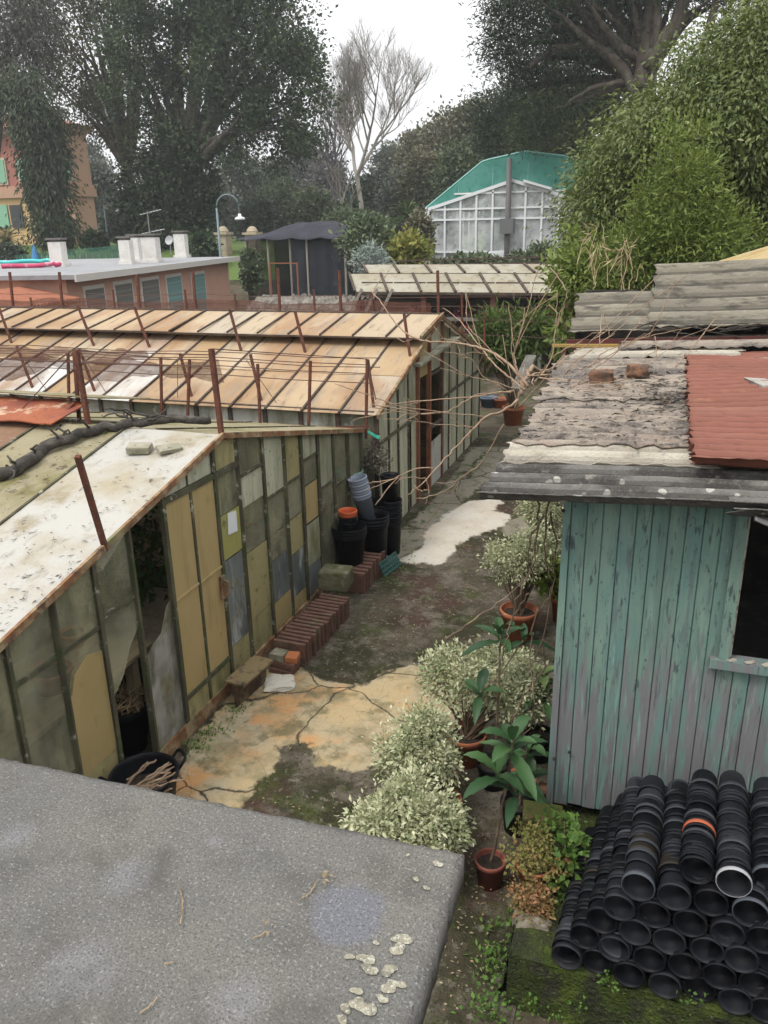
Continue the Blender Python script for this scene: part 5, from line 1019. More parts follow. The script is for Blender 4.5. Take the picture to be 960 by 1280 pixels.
shrub((-1.17, 7.55, 0), .2, .36, [(f(648, 700, 7.6), (.27, .24, .2)), (f(668, 685, 7.6), (.2, .2, .2))], 'rounded variegated shrub in a terracotta pot beside the shed corner', 170, 32)
shrub((-1.05, 9.3, 0), .17, .3, [(f(684, 640, 9.2), (.3, .28, .36))], 'farthest pale variegated shrub partly hidden behind the shed corner', 170, 30)
shrub((-1.22, 5.38, 0), .17, .28, [(f(575, 848, 5.5), (.27, .26, .24)), (f(625, 850, 5.5), (.29, .26, .22)), (f(655, 870, 5.45), (.2, .22, .18))], 'widest variegated shrub spreading behind the red pot', 380, 34)
shrub((-1.22, 4.62, 0), .15, .22, [(f(520, 942, 4.7), (.24, .22, .2)), (f(532, 920, 4.75), (.14, .14, .15))], 'variegated shrub between the coping slab and the red pot', 260, 32)
shrub((-1.1, 4.02, 0), .16, .22, [(f(510, 1025, 4.05), (.28, .22, .19)), (f(465, 1032, 4.1), (.16, .16, .12)), (f(545, 1040, 4.0), (.16, .17, .14))], 'nearest creamy variegated shrub overhanging the slab edge', 300, nleaf=36, ln=.036, wd=.018)
# broad leaved saplings
LOQ = leafmat('loquat_leaf', (.024, .062, .024), (.06, .125, .042), (.13, .19, .06), transl=.2, rough=.5, spec=.3)
def big_leaf(o, az, el, ln, wd, droop, mb, tone):
    """one long ribbed leaf: a folded, drooping strip with a pale midrib"""
    d = Vector((math.cos(az)*math.cos(el), math.sin(az)*math.cos(el), math.sin(el))); sd = Vector((-math.sin(az), math.cos(az), 0)); up = sd.cross(d)*-1
    if up.z < 0: up = -up
    N = 9; vs = []; fs = []
    for i in range(N+1):
        t = i/N; c = o+d*ln*t-Vector((0, 0, droop*ln*t*t)); w_ = wd*.5*math.sin(math.pi*min(1, t*.94+.06))**.75*(1 if t < .97 else .3)
        rib = .05*wd*(-1)**i
        vs += [c+sd*w_+up*(w_*.35+rib), c+sd*w_*.5+up*(w_*.16-rib*.4), c, c-sd*w_*.5+up*(w_*.16-rib*.4), c-sd*w_+up*(w_*.35+rib)]
    for i in range(N):
        for j in range(4): a = i*5+j; fs.append((a, a+1, a+6, a+5))
    mb.add(vs, fs, tone)
def sapling(name, label, loc, top, whorls, potk, r=.12, h=.2, ln=.29, wd=.08):
    t = clay_pot(name, loc, r, h, label, 'sapling', mt=potk); base = Vector(loc)+Vector((0, 0, h*.75)); top = Vector(top)
    st = wiggle([base, base.lerp(top, .5)+Vector((.015, 0, 0)), top], .004, 6); MB().tube(st, [.011-.005*i/len(st) for i in range(len(st))], 6).build('stem', mat('dark_stem', (.1, .08, .05)), t, smooth=True)
    for p, n_, s, tone in whorls:
        p = Vector(p); a0 = random.random()*6
        br_ = wiggle([st[len(st)*2//3], st[len(st)*2//3].lerp(p, .6), p], .003, 4); MB().tube(br_, .006, 5).build('branch', mat('dark_stem', (.1, .08, .05)), t)
        for i in range(n_):
            mb = MB(); q = s*random.uniform(.75, 1.15)
            big_leaf(p+Vector((0, 0, -.012*i*s)), a0+i*2.4, RAD(62-58*(i/n_)+random.uniform(-12, 12)), ln*q, wd*q, random.uniform(.3, .65), mb, min(1, max(0, tone+random.uniform(-.35, .35)))); mb.build('leaf', LOQ, t, smooth=True)
PLAST = mat('terracotta_plastic', (.21, .065, .045), .6, [('noise', 6, (.15, .05, .04), .45, .65), ('noise', 14, (.25, .13, .09), .6, .72)], spec=.3, obj=True)
sapling('broadleaf_sapling', 'tall broad leaved sapling in the small brown pot next to the slab corner', (*px(612, 1105, z=0)[:2], 0), f(640, 925, 4.2), [(f(640, 925, 4.2), 9, 1.05, .6), (f(622, 965, 4.15), 6, 1.1, .5), (f(645, 990, 4.2), 5, .9, .4)], PLAST, .105, .21)
sapling('broadleaf_sapling', 'broad leaved sapling rising above the variegated shrub', (-.95, 5.15, 0), f(625, 790, 5.2), [(f(625, 790, 5.2), 8, 1.0, .35), (f(600, 865, 5.1), 5, .9, .25), (f(655, 800, 5.2), 4, .9, .3)], BLACKP, .13, .22)
sapling('broadleaf_sapling', 'bushy broad leaved plant in a black pot against the shed corner', (-.68, 4.72, 0), f(655, 950, 4.7), [(f(660, 935, 4.7), 7, .95, .55), (f(665, 970, 4.65), 6, .9, .4)], BLACKP, .13, .26)
sapling('broadleaf_sapling', 'light green long leaved plant close to the shed side', (-.66, 5.6, 0), f(678, 840, 5.5), [(f(678, 845, 5.5), 8, .95, .95), (f(680, 870, 5.4), 5, .8, .9)], BLACKP, .13, .24)
clay_pot('clay_pot', (-.72, 5.05, 0), .12, .2, 'small terracotta pot half hidden behind the saplings by the shed')
clay_pot('clay_pot', (-.78, 8.1, 0), .14, .3, 'terracotta pot behind the rounded shrub at the shed corner')
MB().tube([px(697, 700, y=7.9)+Vector((.07*math.cos(a*.35), 0, .12*math.sin(a*.35)))-Vector((.12, 0, 0)) for a in range(15)], .016, 6).build('pipe_offcut', TERRA, label='orange bent pipe offcut hung beside the shed corner', cat='pipe')
shrub((-.75, 8.3, 0), .1, .15, [(f(688, 720, 8.0), (.12, .12, .14))], 'bright yellow green plant at the shed corner', 30, 18, .06, .04, .05, leafmat('yellow_green_leaf', (.16, .26, .03), (.3, .38, .06)), group='small plants', pot=False)
# sedum and small pots on the ledge end
SED = leafmat('sedum_leaf', (.16, .15, .05), (.33, .16, .08), (.36, .2, .13), transl=.15)
SEDG = leafmat('sedum_olive', (.14, .16, .04), (.24, .19, .07), (.3, .13, .06), transl=.15)
def sedum(loc, blobs, mt, label, potr=None, n=60):
    t = clay_pot('potted_succulent', loc, potr, .14, label, 'succulent') if potr else thing('succulent', label, 'succulent', loc)
    arr, cs = crown(blobs, n, 18, .022, .017, .022, up=.6, out=1.2, shell=.3); link_mesh('foliage', leaf_mesh('foliage', *arr), mt, t)
    mb = MB(); b = Vector(blobs[0][0])-Vector((0, 0, blobs[0][1][2]*.9))
    for c in cs[::4]: mb.tube(wiggle([b, b.lerp(Vector(c), .5), c], .006, 3), .004, 4)
    mb.build('stem', mat('dark_stem', (.1, .08, .05)), t)
q = px(668, 1080, z=.45)
sedum((q.x, q.y, LZ-.02), [((q.x, q.y-.02, .5), (.17, .13, .09)), ((q.x-.04, q.y+.1, .56), (.13, .1, .07))], SEDG, 'olive and bronze succulent spilling from a clay pot by mossy brick', .12, 90)
q2 = px(672, 1122, z=.40); sedum((q2.x, q2.y, LZ-.02), [((q2.x-.03, q2.y, .40), (.13, .1, .06)), ((q2.x-.02, q2.y-.07, .38), (.1, .08, .05))], SED, 'pinkish orange succulent cascading over the ledge end', None, 80)
clay_pot('clay_pot', (q.x+.17, q.y+.02, LZ-.01), .075, .13, 'small broken orange clay pot beside the succulents')
mb = MB(); q3 = px(668, 1160, z=.3); mb.rock((q3.x-.02, q3.y+.03, .2), (.2, .2, .32), .2, 8, .16); mb.build('stone_block', mat('pale_stone', (.19, .165, .125), .95, [('noise', 6, (.13, .12, .07), .45, .62), ('noise', 14, (.32, .29, .24), .55, .7)], [('noise', 14, .8)]), smooth=True, label='pale rough stone below the orange succulent', cat='stone')
IVY = leafmat('ivy_leaf', (.06, .125, .025), (.14, .23, .05), (.42, .44, .1), transl=.3)
t = thing('ivy_plant', 'bright green ivy with yellowish leaves climbing by the nested pots', 'ivy', (q.x+.2, q.y, LZ))
arr, cs = crown([((q.x+.24, q.y+.03, .50), (.1, .11, .17)), ((q.x+.16, q.y-.03, .40), (.1, .1, .06)), ((q.x+.05, q.y+.22, .58), (.14, .06, .05))], 60, 8, .045, .045, .03, up=.8); link_mesh('foliage', leaf_mesh('foliage', *arr), IVY, t)
mb = MB()
for c in cs[::5]: mb.tube(wiggle([(q.x+.2, q.y, LZ), c], .01, 4), .004, 4)
mb.build('stem', mat('dark_stem', (.1, .08, .05)), t)
# potted bush and pots between far greenhouse and shed
BUSH = leafmat('bush_leaf', (.06, .10, .025), (.14, .19, .05), transl=.3)
shrub((-3.0, 17.3, 0), .25, .4, [(f(640, 420, 17.3), (.6, .5, .45)), (f(622, 436, 17.2), (.35, .35, .25))], 'green bushy plant in a big orange pot beyond the far greenhouse', 90, 34, .2, .05, .16, BUSH, group='plants beyond the far greenhouse')
for (u, v), r, mt, lb in [((655, 470), .2, TERRA, 'orange pot at the foot of the green bush'), ((632, 478), .22, mat('blue_plastic', (.09, .14, .2), .5), 'blue grey bowl beside the orange pot'), ((618, 462), .24, TERRA, 'large clay pot behind the blue bowl')]:
    p = px(u, v, z=.2); clay_pot('clay_pot', (p.x, min(p.y, 19), 0), r, r*1.1, lb, mt=mt)
# ================================================================ third greenhouse row with open vents and red flowers
G3Y = 24.; gl = px(445, 365, y=G3Y); gr = px(712, 358, y=G3Y)
third = thing('greenhouse', 'far open sided greenhouse row with raised cream roof panels', 'greenhouse', (gl.x, G3Y, 0))
CREAM = mat('cream_panel', (.38, .36, .29), .7, [('tone', 1, (.30, .28, .21), .2, .9), ('noise', 1.2, (.32, .28, .2), .42, .6), ('noise', 4, (.2, .175, .12), .53, .68)], transl=.25)
XE = 1.5; n_ = 10; st = (XE-gl.x)/n_
mb = MB(); fr3 = MB(); zl = gl.z
for i in range(n_):
    x0 = gl.x+st*i; x1 = x0+st-.05
    for (ya, za, yb, zb, sh) in ((G3Y, zl+.02*0, G3Y+1.1, zl+.48, -.6), (G3Y+1.15, zl+.50, G3Y+2.1, zl+.72, -.5)):
        tn = random.random()
        for dz, od in ((0, (0, 1, 2, 3)), (-.03, (3, 2, 1, 0))): mb.add([(x0, ya, za+dz), (x1, ya, za+dz), (x1+sh, yb, zb+dz), (x0+sh, yb, zb+dz)], [od], tn)
        fr3.bar((x0-.03, ya, za+.02), (x0-.03+sh, yb, zb+.02), .07, .06)
    fr3.bar((x0, G3Y+.55, zl+.25), (x1, G3Y+.55, zl+.25), .04, .04)
mb.build('roof_panel', CREAM, third); fr3.bar((gl.x, G3Y, zl-.03), (XE, G3Y, zl-.03), .08, .08)
for z, y in ((zl+.95, G3Y+2.4), (zl+.8, G3Y+2.3)): fr3.bar((gl.x+.6, y, z-.12), (XE, y, z+.05), .05, .05)
fr3.build('roof_frame', DB, third)
mb = MB()
for i in range(0, n_+1, 2): x = gl.x+st*i; MB().box(x-.07, x+.07, G3Y+.1, G3Y+.24, 0, zl).build('post', mat('rust_posts', (.13, .06, .045), .85), third)
mb = MB(); mb.box(gl.x, XE, G3Y+1.9, G3Y+2.0, 0, zl+.4); mb.build('back_wall', mat('dark_back', (.07, .06, .05), .9), third)
for i in range(3): MB().bar((gl.x-1.0+.5*i, G3Y-.5, 0), (gl.x+.2+.5*i, G3Y, zl+.1), .08).build('brace', mat('grey_timber', (.25, .23, .19), .9), third)
mb = MB(); mb.box(gl.x+1.2, XE, G3Y-1.6, G3Y-.6, 1.05, 1.2); mb.box(gl.x+1, XE, G3Y+.3, G3Y+1.6, 1.45, 1.55)
for i in range(5): x = gl.x+1.6+i*2; mb.box(x, x+.12, G3Y-1.5, G3Y-1.38, 0, 1.05); mb.box(x, x+.12, G3Y+.5, G3Y+.62, 0, 1.45)
mb.build('flower_bench', mat('grey_bench', (.2, .19, .17), .9), label='long grey benches carrying the red flowers', cat='bench')
P = np.array([(random.uniform(gl.x+1.3, XE), G3Y-1.5+random.random()*.85, 1.23+random.random()*.16) for _ in range(2600)]+[(random.uniform(gl.x+1.3, XE), G3Y+.4+random.random(), 1.58+random.random()*.16) for _ in range(2200)]); n = len(P)
tag(link_mesh('red_flowers', leaf_mesh('red_flowers', P, rnd_dirs(n), rnd_dirs(n)*.5+[0, 0, 1], RNG.uniform(.07, .13, n), RNG.uniform(.06, .1, n), RNG.random(n)), mat('flower_petals', (.03, .06, .025), .8, [('tone', 1, (.32, .02, .06), .55, .6), ('tone', 1, (.4, .25, .28), .95, .97)])), 'rows of small red flowers standing on the far benches', 'flowers', kind='stuff')

# ================================================================ orange flat roofed building with white chimneys
bc = px(289, 380, y=36); ang = RAD(11.8); dv = Vector((math.sin(ang), -math.cos(ang), 0)); nv = Vector((math.cos(ang), math.sin(ang), 0))   # dv runs towards us, nv faces the camera
def bpt(s, o=0., z=0.): p = Vector((bc.x, bc.y, 0))+dv*s+nv*o; return Vector((p.x, p.y, z))
STUCCO = mat('salmon_stucco', (.42, .245, .18), .9, [('noise', .7, (.37, .22, .165), .42, .65), ('noise', 3, (.33, .22, .17), .55, .72)], [('noise', 20, .1)])
bld = thing('building', 'low salmon pink building with grey flat roof and shuttered windows', 'building', (bc.x, bc.y, 0))
s1 = None
for k in range(400):
    pp = bpt(k*.05, 0, 2.6)
    q = (pp-Vector((0, 0, H))); zc = q.dot(FW)
    if 480+1000*q.dot(RT)/zc < 84: s1 = k*.05; break
s1 = s1 or 14.; WD = 13.
def bhex(s0, s1_, o0, o1, z0, z1_): return [bpt(s0, o0, z0), bpt(s0, o1, z0), bpt(s1_, o1, z0), bpt(s1_, o0, z0), bpt(s0, o0, z1_), bpt(s0, o1, z1_), bpt(s1_, o1, z1_), bpt(s1_, o0, z1_)]
EH = px(303, 322, y=36).z
mb = MB(); mb.hexa(bhex(0, s1, -WD, 0, 0, EH-.1)); mb.hexa(bhex(s1+.002, s1+9, -WD, -.1, 0, EH-.75)); mb.build('wall', STUCCO, bld)
ROOFG = mat('bitumen_roof', (.22, .225, .235), .85, [('noise', .8, (.27, .27, .275), .42, .65), ('noise', 4, (.16, .165, .17), .55, .7)], [('noise', 9, .1)])
mb = MB(); mb.hexa(bhex(-.35, s1+.3, -WD-.3, .45, EH-.09, EH+.04)); mb.build('roof', ROOFG, bld)
mb = MB(); mb.hexa(bhex(-.37, s1+.32, .452, .52, EH-.16, EH+.05)); mb.build('gutter', mat('white_gutter', (.45, .43, .4), .6), bld)
TROOF = mat('tile_roof', (.3, .12, .07), .9, [('noise', 3, (.22, .09, .06), .45, .65)])
mb = MB()
for i in range(50): a = s1+.1+i*.18; p = bpt(a, .35, EH-.72); mb.tube([bpt(a, -1.4, EH-.36), bpt(a, .4, EH-.70)], .095, 6)
mb.build('tile_roof', TROOF, bld)
SHUT = mat('green_shutter', (.13, .17, .16), .7, [('wave', 12, (.08, .11, .1), .3, .7, (0, 0, 1))]); SURR = mat('window_surround', (.5, .46, .42), .8)
for (u0, v0, u1, v1), gl_ in [((108, 361, 130, 392), 0), ((145, 355, 165, 388), 0), ((178, 350, 198, 385), 0), ((209, 346, 226, 380), 1), ((240, 343, 255, 376), 1)]:
    def sof(u):
        best = min(range(0, 2400), key=lambda k: abs(480+1000*((bpt(k*.01, 0, 2.)-Vector((0, 0, H))).dot(RT))/((bpt(k*.01, 0, 2.)-Vector((0, 0, H))).dot(FW))-u)); return best*.01
    a, b = sof(u1), sof(u0); p = bpt((a+b)/2); zt = px((u0+u1)/2, v0, y=p.y).z; zb = zt-1.55
    mb = MB(); mb.hexa(bhex(a-.12, b+.12, -.05, .035, zb-.1, zt+.12)); w_ = mb.build('window', SURR, bld)
    mb = MB(); mb.hexa(bhex(a, b, .036, .06, zb, zt)); mb.build('shutter', mat('grey_shutter', (.17, .165, .15), .8, [('wave', 12, (.11, .11, .1), .3, .7, (0, 0, 1))]) if not gl_ else mat('aqua_shutter', (.16, .27, .26), .7, [('wave', 12, (.11, .2, .19), .3, .7, (0, 0, 1))]), w_)
# arched doorway in the low wing
ac = px(27, 388, y=bpt(s1+2.6).y); sa = s1+2.6
def arch(o, r, zt, z0=0.): return [bpt(sa-r, o, z0)]+[bpt(sa-r*math.cos(math.pi*i/12), o, zt+r*math.sin(math.pi*i/12)) for i in range(13)]+[bpt(sa+r, o, z0)]
for nm, o, r, mt, par in (('door_surround', -.06, 1.15, SURR, bld), ('door', -.02, .95, mat('dark_door', (.06, .04, .035), .8), bld)):
    a_, b_ = arch(o, r, .85), arch(o-.06, r, .85); k = len(a_); mb = MB(); mb.add(a_+b_, [tuple(range(k)), tuple(range(k, 2*k))[::-1]]+[(i, k+i, k+(i+1) % k, (i+1) % k) for i in range(k)]); mb.build(nm, mt, par)
WH = mat('white_render', (.62, .6, .57), .85, [('noise', 3, (.52, .5, .46), .45, .65), ('noise', 7, (.36, .34, .3), .62, .74)])
RZ = EH+.04
for (u, v), w_, h_, lb in [((75, 333), .85, .95, 'leftmost white chimney standing alone at the near roof edge'), ((160, 330), .75, .95, 'white chimney in front of another, middle of the roof'), ((171, 327), .7, .95, 'white chimney half hidden behind its neighbour'), ((191, 328), .95, 1.0, 'widest white chimney with a flat dark cap'), ((228, 322), .75, .95, 'rightmost white chimney near the roof corner')]:
    p = px(u, v, z=RZ); p = Vector((p.x, p.y, RZ)); s_ = (p-Vector((0, 0, H))).length/36; w_ *= s_*.62; h_ = h_*s_*.98
    t = thing('chimney', lb, 'chimney', tuple(p)); mb = MB(); mb.obox(p+Vector((0, 0, h_/2)), (w_, w_*.9, h_), ang); mb.obox(p+Vector((0, 0, .06)), (w_*1.25, w_*1.15, .12), ang); mb.build('shaft', WH, t)
    mb = MB(); mb.obox(p+Vector((0, 0, h_+.03)), (w_*.7, w_*.7, .1), ang); mb.obox(p+Vector((0, 0, h_+.11)), (w_*1.2, w_*1.1, .07), ang); mb.build('cap', mat('dark_cap', (.14, .13, .12), .8), t)
p = px(190, 318, z=RZ); t = thing('aerial', 'thin television aerial rising between the white chimneys', 'aerial', (p.x, p.y, RZ)); STEEL = mat('galvanised_steel', (.3, .31, .31), .45, metal=.6)
zt = px(187, 264, y=p.y).z; MB().tube([(p.x, p.y, RZ), (p.x, p.y, zt)], .03, 6).build('mast', STEEL, t)
for dz, l in ((.05, 1.0), (1.1, 1.1)):
    mb = MB(); mb.tube([(p.x-.5*l, p.y, zt-dz-.12), (p.x+.8*l, p.y+.2, zt-dz+.12)], .025, 5)
    for i in range(7): q = Vector((p.x-.5*l+i*.2*l, p.y, zt-dz-.12+i*.037*l)); mb.tube([q-Vector((0, .3, 0)), q+Vector((0, .3, 0))], .012, 4)
    mb.build('antenna_boom', STEEL, t)
p = px(214, 318, z=RZ); t = thing('satellite_dish', 'small satellite dish on the flat roof', 'satellite dish', (p.x, p.y, RZ)); MB().tube([p, p+Vector((0, 0, .6))], .03, 6).build('mast', STEEL, t)
MB().lathe([(.02, 0), (.14, .02), (.26, .08)], 18, Matrix.Translation(p+Vector((0, 0, .75))) @ Matrix.Rotation(RAD(70), 4, 'X')).build('dish', mat('grey_dish', (.35, .35, .36), .6), t, smooth=True)
for (u, v), L_, c, nm, lb in [((40, 326), 3., (.06, .42, .42), 'aqua_plastic', 'turquoise rolled cover lying at the flat roof edge'), ((52, 331), 1.1, (.45, .05, .12), 'red_plastic', 'crimson rolled cover lying on the flat roof')]:
    p = px(u, v, z=RZ+.1); mb = MB(); mb.tube(wiggle([p+Vector((-L_, -.8, -.02)), p, p+Vector((L_*.5, .4, 0))], .02, 6), [.085]*12+[.06], 10); mb.build('rolled_cover', mat(nm, c, .5, [('noise', 3, (.5, .55, .55), .55, .7)]), smooth=True, label=lb, cat='rolled cover')

# ================================================================ lamps, pillars, shade tent
LAMP = mat('lamp_steel', (.13, .17, .18), .5, metal=.3); SHADE = mat('lamp_white', (.65, .65, .65), .4)
def lamp(bx, by, bz, h, arm, label, sgn=1):
    t = thing('street_lamp', label, 'street lamp', (bx, by, bz)); s = h/6
    MB().tube([(bx, by, bz), (bx, by, bz+h*.35), (bx, by, bz+h*.36), (bx, by, bz+h-arm)], [.11*s, .11*s, .075*s, .06*s], 8).build('pole', LAMP, t, smooth=True)
    pts = [Vector((bx, by, bz+h-arm))+RT*sgn*arm*(1-math.cos(math.pi*i/10))*.9+Vector((0, 0, arm*math.sin(math.pi*i/10))) for i in range(10)]
    MB().tube(pts, .05*s, 6).build('arm', LAMP, t, smooth=True)
    e = Vector((bx, by, bz+h-arm))+RT*sgn*arm*1.8; e.z = bz+h-arm*1.75
    MB().tube([pts[-1], e], .03*s, 5).build('hanger', LAMP, t)
    MB().lathe([(.30*s, -.12*s), (.26*s, 0), (.1*s, .06*s), (.08*s, .2*s)], 14, Matrix.Translation(e), top=True).build('lamp_shade', SHADE, t, smooth=True)
p = px(281, 385, z=0); p2 = px(275, 243, y=p.y); lamp(p.x, p.y, 0, p2.z, .7, 'nearest tall hooked street lamp beside the salmon building')
p = px(136, 308, y=58); lamp(p.x, 58, p.z, px(132, 246, y=58).z-p.z, .6, 'hooked street lamp in front of the ivy clad trees')
p = px(440, 300, y=70); lamp(p.x, 70, p.z-1, px(439, 235, y=70).z-p.z+1, .5, 'distant street lamp among the trees behind the shade tent', -1)
for (u0, v0, v1), lb in [((281, 318, 287), 'rounded stone gate pillar behind the flat roof corner'), ((316, 300, 287), 'stone gate pillar partly hidden by the shade tent')]:
    y = 55; p = px(u0, v0, y=y); zt = px(u0, v1, y=y).z; t = thing('gate_pillar', lb, 'pillar', (p.x, y, 1.)); PS = mat('pillar_stone', (.38, .32, .23), .9, [('noise', 3, (.3, .25, .18), .45, .65)])
    mb = MB(); mb.box(p.x-.42, p.x+.42, y-.42, y+.42, .8, zt-.35); mb.build('shaft', PS, t)
    mb = MB(); mb.box(p.x-.55, p.x+.55, y-.55, y+.55, zt-.35, zt-.18); mb.lathe([(.4, 0), (.42, .1), (.3, .3), (.12, .42)], 14, Matrix.Translation((p.x, y, zt-.19)), top=True); mb.build('cap', PS, t)
SNET = mat('black_shade_net', (.022, .024, .032), .9, [('noise', 3, (.035, .037, .048), .45, .65)], alpha_layers=('noise', 1.2, .35, .65, .12, .28))
SNETR = mat('black_net_roof', (.018, .018, .026), .85, [('noise', 1.4, (.03, .031, .042), .45, .65)], [('noise', 3, .4)])
tent = thing('shade_tent', 'black net shade tent on poles behind the greenhouses', 'shade tent', (px(370, 340, y=42).x, 42, 0))
ya, yb = 40., 47.; xa, xb = px(308, 300, y=ya).x, px(431, 300, y=ya).x; zt = px(370, 297, y=ya).z; zr = px(370, 277, y=44).z
mb = MB(); mb.grid(lambda u, v: Vector((xa-.5+(xb-xa+.9)*u, ya-.3+(yb-ya)*v, zt+(zr-zt)*min(1, 2.2*min(u, 1-u)+.2)*math.sin(math.pi*min(1, max(0, v)))-.10*abs(math.sin(u*math.pi*4))*(1-v)+.03*math.sin(u*17)*math.sin(v*9))), 36, 16, .02); mb.build('net_roof', SNETR, tent, smooth=True)
mb = MB()
mb.grid(lambda u, v: Vector((xa+.3*u+(.05*math.sin(v*9)), ya+(yb-ya)*u, zt*v)), 10, 6)
mb.grid(lambda u, v: Vector((xa+(xb-xa)*u, yb-.2+.06*math.sin(u*40), zt*v)), 40, 4); mb.grid(lambda u, v: Vector((xb-.05*math.sin(v*8), ya+(yb-ya)*u, zt*v)), 10, 6)
mb.grid(lambda u, v: Vector((xb-(xb-xa)*.55*u, ya+.05*math.sin(u*30), zt*v)), 20, 4); mb.grid(lambda u, v: Vector((xa+(xb-xa)*u, ya+3.2+.05*math.sin(u*30), zt*v)), 20, 4); mb.build('net_wall', SNET, tent)
for x in (xa, xa+(xb-xa)*.22, xa+(xb-xa)*.45, xa+(xb-xa)*.62, xb): MB().bar((x, ya, 0), (x, ya, zt), .09).build('pole', mat('grey_timber', (.25, .23, .19)), tent)
MB().grid(lambda u, v: Vector((xa+(xb-xa)*(.45+.55*u), ya+.4, .3+1.1*v)), 10, 3).build('green_net', mat('green_net', (.02, .11, .08), .9), tent)
mb = MB(); 
for u in (338, 372): p = px(u, 345, y=38); mb.bar((p.x, 38, 0), (p.x, 38, px(u, 328, y=38).z), .06)
a, b = px(338, 329, y=38), px(372, 329, y=38); mb.bar(a, b, .05); mb.build('rusty_gate_frame', mat('red_rust', (.25, .09, .05), .8), label='red rusty frame standing before the shade tent', cat='frame')
# rubble bank between
mb = MB(); a, b = px(305, 382, y=30), px(440, 382, y=30)
mb.grid(lambda u, v: Vector((a.x+(b.x-a.x)*u, 29+3*v, .2+1.35*math.sin(v*math.pi*.6)+random.gauss(0, .06))), 60, 14); mb.build('rubble_bank', mat('rubble', (.17, .15, .13), .95, [('vor', 5, (.07, .06, .05), .1, .05), ('noise', 4, (.25, .23, .2), .5, .65), ('noise', 9, (.09, .085, .05), .5, .68)], [('noise', 9, .8)]), kind='structure')

# ================================================================ white conservatory with green roof
cy = 45.; cl, crr = px(537, 262, y=cy), px(712, 262, y=cy); cons = thing('glasshouse', 'tall white framed glasshouse with green tinted curved roof', 'glasshouse', (cl.x, cy, 0))
WF = mat('white_frame', (.62, .64, .64), .5); ez = cl.z; pk = px(636, 226, y=cy).z; rz = px(638, 196, y=cy+2).z; W_ = crr.x-cl.x+1.2; mx = cl.x+W_*.52; DP = 11.
GG = mat('conservatory_glass', (.55, .58, .58), .2, [('noise', .6, (.66, .68, .68), .45, .62), ('noise', 2.4, (.3, .33, .32), .5, .7)], spec=.6, alpha_layers=('noise', .5, .4, .62, .62, .2))
GR = mat('green_roof_glass', (.08, .36, .29), .4, [('noise', .5, (.14, .44, .37), .4, .65), ('noise', 3, (.06, .29, .23), .5, .7)], spec=.5, transl=.45, transp=.06)
def ztop(x): return ez+(pk-ez)*(1-abs(x-mx)/(W_*.52))
mb = MB(); mb.add([(cl.x, cy, .2), (crr.x+1.2, cy, .2), (crr.x+1.2, cy, ztop(crr.x+1.2)), (mx, cy, pk), (cl.x, cy, ez)], [(0, 1, 2, 3, 4)]); mb.build('front_glass', GG, cons)
mb = MB(); mb.add([(cl.x, cy, .2), (cl.x, cy+DP, .2), (cl.x, cy+DP, ez), (cl.x, cy, ez)], [(0, 1, 2, 3)]); mb.add([(cl.x+W_, cy, .2), (cl.x+W_, cy+DP, .2), (cl.x+W_, cy+DP, ez), (cl.x+W_, cy, ez)], [(0, 1, 2, 3)]); mb.build('side_glass', GG, cons)
mb = MB()
for i in range(11):
    x = cl.x+W_*i/10; mb.bar((x, cy-.03, 0), (x, cy-.03, ztop(x)), .11 if i % 5 else .2, .1)
for z in (1.2, 2.9, ez-.55, ez-.02): mb.bar((cl.x, cy-.04, z), (cl.x+W_, cy-.04, z), .1, .09)
mb.bar((cl.x+1.4, cy-.05, ez+.75), (cl.x+W_*.86, cy-.05, ez+.75), .07, .08)
mb.bar((cl.x-.1, cy-.06, ez), (mx, cy-.06, pk), .16, .16); mb.bar((mx, cy-.06, pk), (cl.x+W_, cy-.06, ez), .16, .16)
for i in range(8): y = cy+DP*i/7; mb.bar((cl.x, y, 0), (cl.x, y, ez), .12, .1)
for x in (cl.x-.12,): mb.box(x-.1, x+.12, cy-.12, cy+.1, 0, ez+.1)
mb.build('frame', WF, cons)
def roofc(u, v):      # cambered roof
    K = [(0, 0), (.34, .86), (.58, 1), (.80, .88), (1, .62)]
    for (a, ha), (b, hb) in zip(K, K[1:]):
        if u <= b+1e-6: h_ = ha+(hb-ha)*(u-a)/(b-a); break
    return Vector((cl.x-.25+(W_+.5)*u, cy+.12+5*v, ez+.05+(rz-ez)*h_))
mb = MB(); mb.grid(roofc, 50, 8, .04)
mb.build('roof', GR, cons)
mb = MB()
for i in range(13): mb.tube([roofc(k/24, i/12)+Vector((0, 0, .04)) for k in range(25)], .05, 5)
for k in range(0, 25, 3): mb.tube([roofc(k/24, 0)+Vector((0, 0, .04)), roofc(k/24, 1)+Vector((0, 0, .04))], .04, 5)
for i in range(0, 26):
    u = i/25; p = roofc(u, 0); x = p.x; q = ztop(min(max(x, cl.x), cl.x+W_)); mb.bar((x, cy+.02, min(q, p.z-.05)), (x, cy+.1, p.z), .03) if i % 5 == 0 else None
for i in range(9): mb.tube([roofc(k/25, i/8)-Vector((0, 0, .1)) for k in range(26)], .045, 5)
for k in range(0, 26, 2): mb.tube([roofc(k/25, 0)-Vector((0, 0, .1)), roofc(k/25, 1)-Vector((0, 0, .1))], .035, 5)
mb.build('roof_rib', mat('teal_rib', (.2, .42, .37), .5), cons)
mb = MB(); mb.grid(lambda u, v: (lambda p, q: Vector((p.x, cy+.06, q+(p.z-.06-q)*v)))(roofc(.02+.96*u, 0), min(ztop(min(max(roofc(.02+.96*u, 0).x, cl.x), cl.x+W_))+.05, roofc(.02+.96*u, 0).z-.08)), 50, 1); mb.build('gable_infill', GR, cons)
mb = MB(); a = px(655, 226, y=cy-.2); b = px(690, 236, y=cy-.2); mb.bar(a, b, .5, .12); mb.build('open_vent', WF, cons)
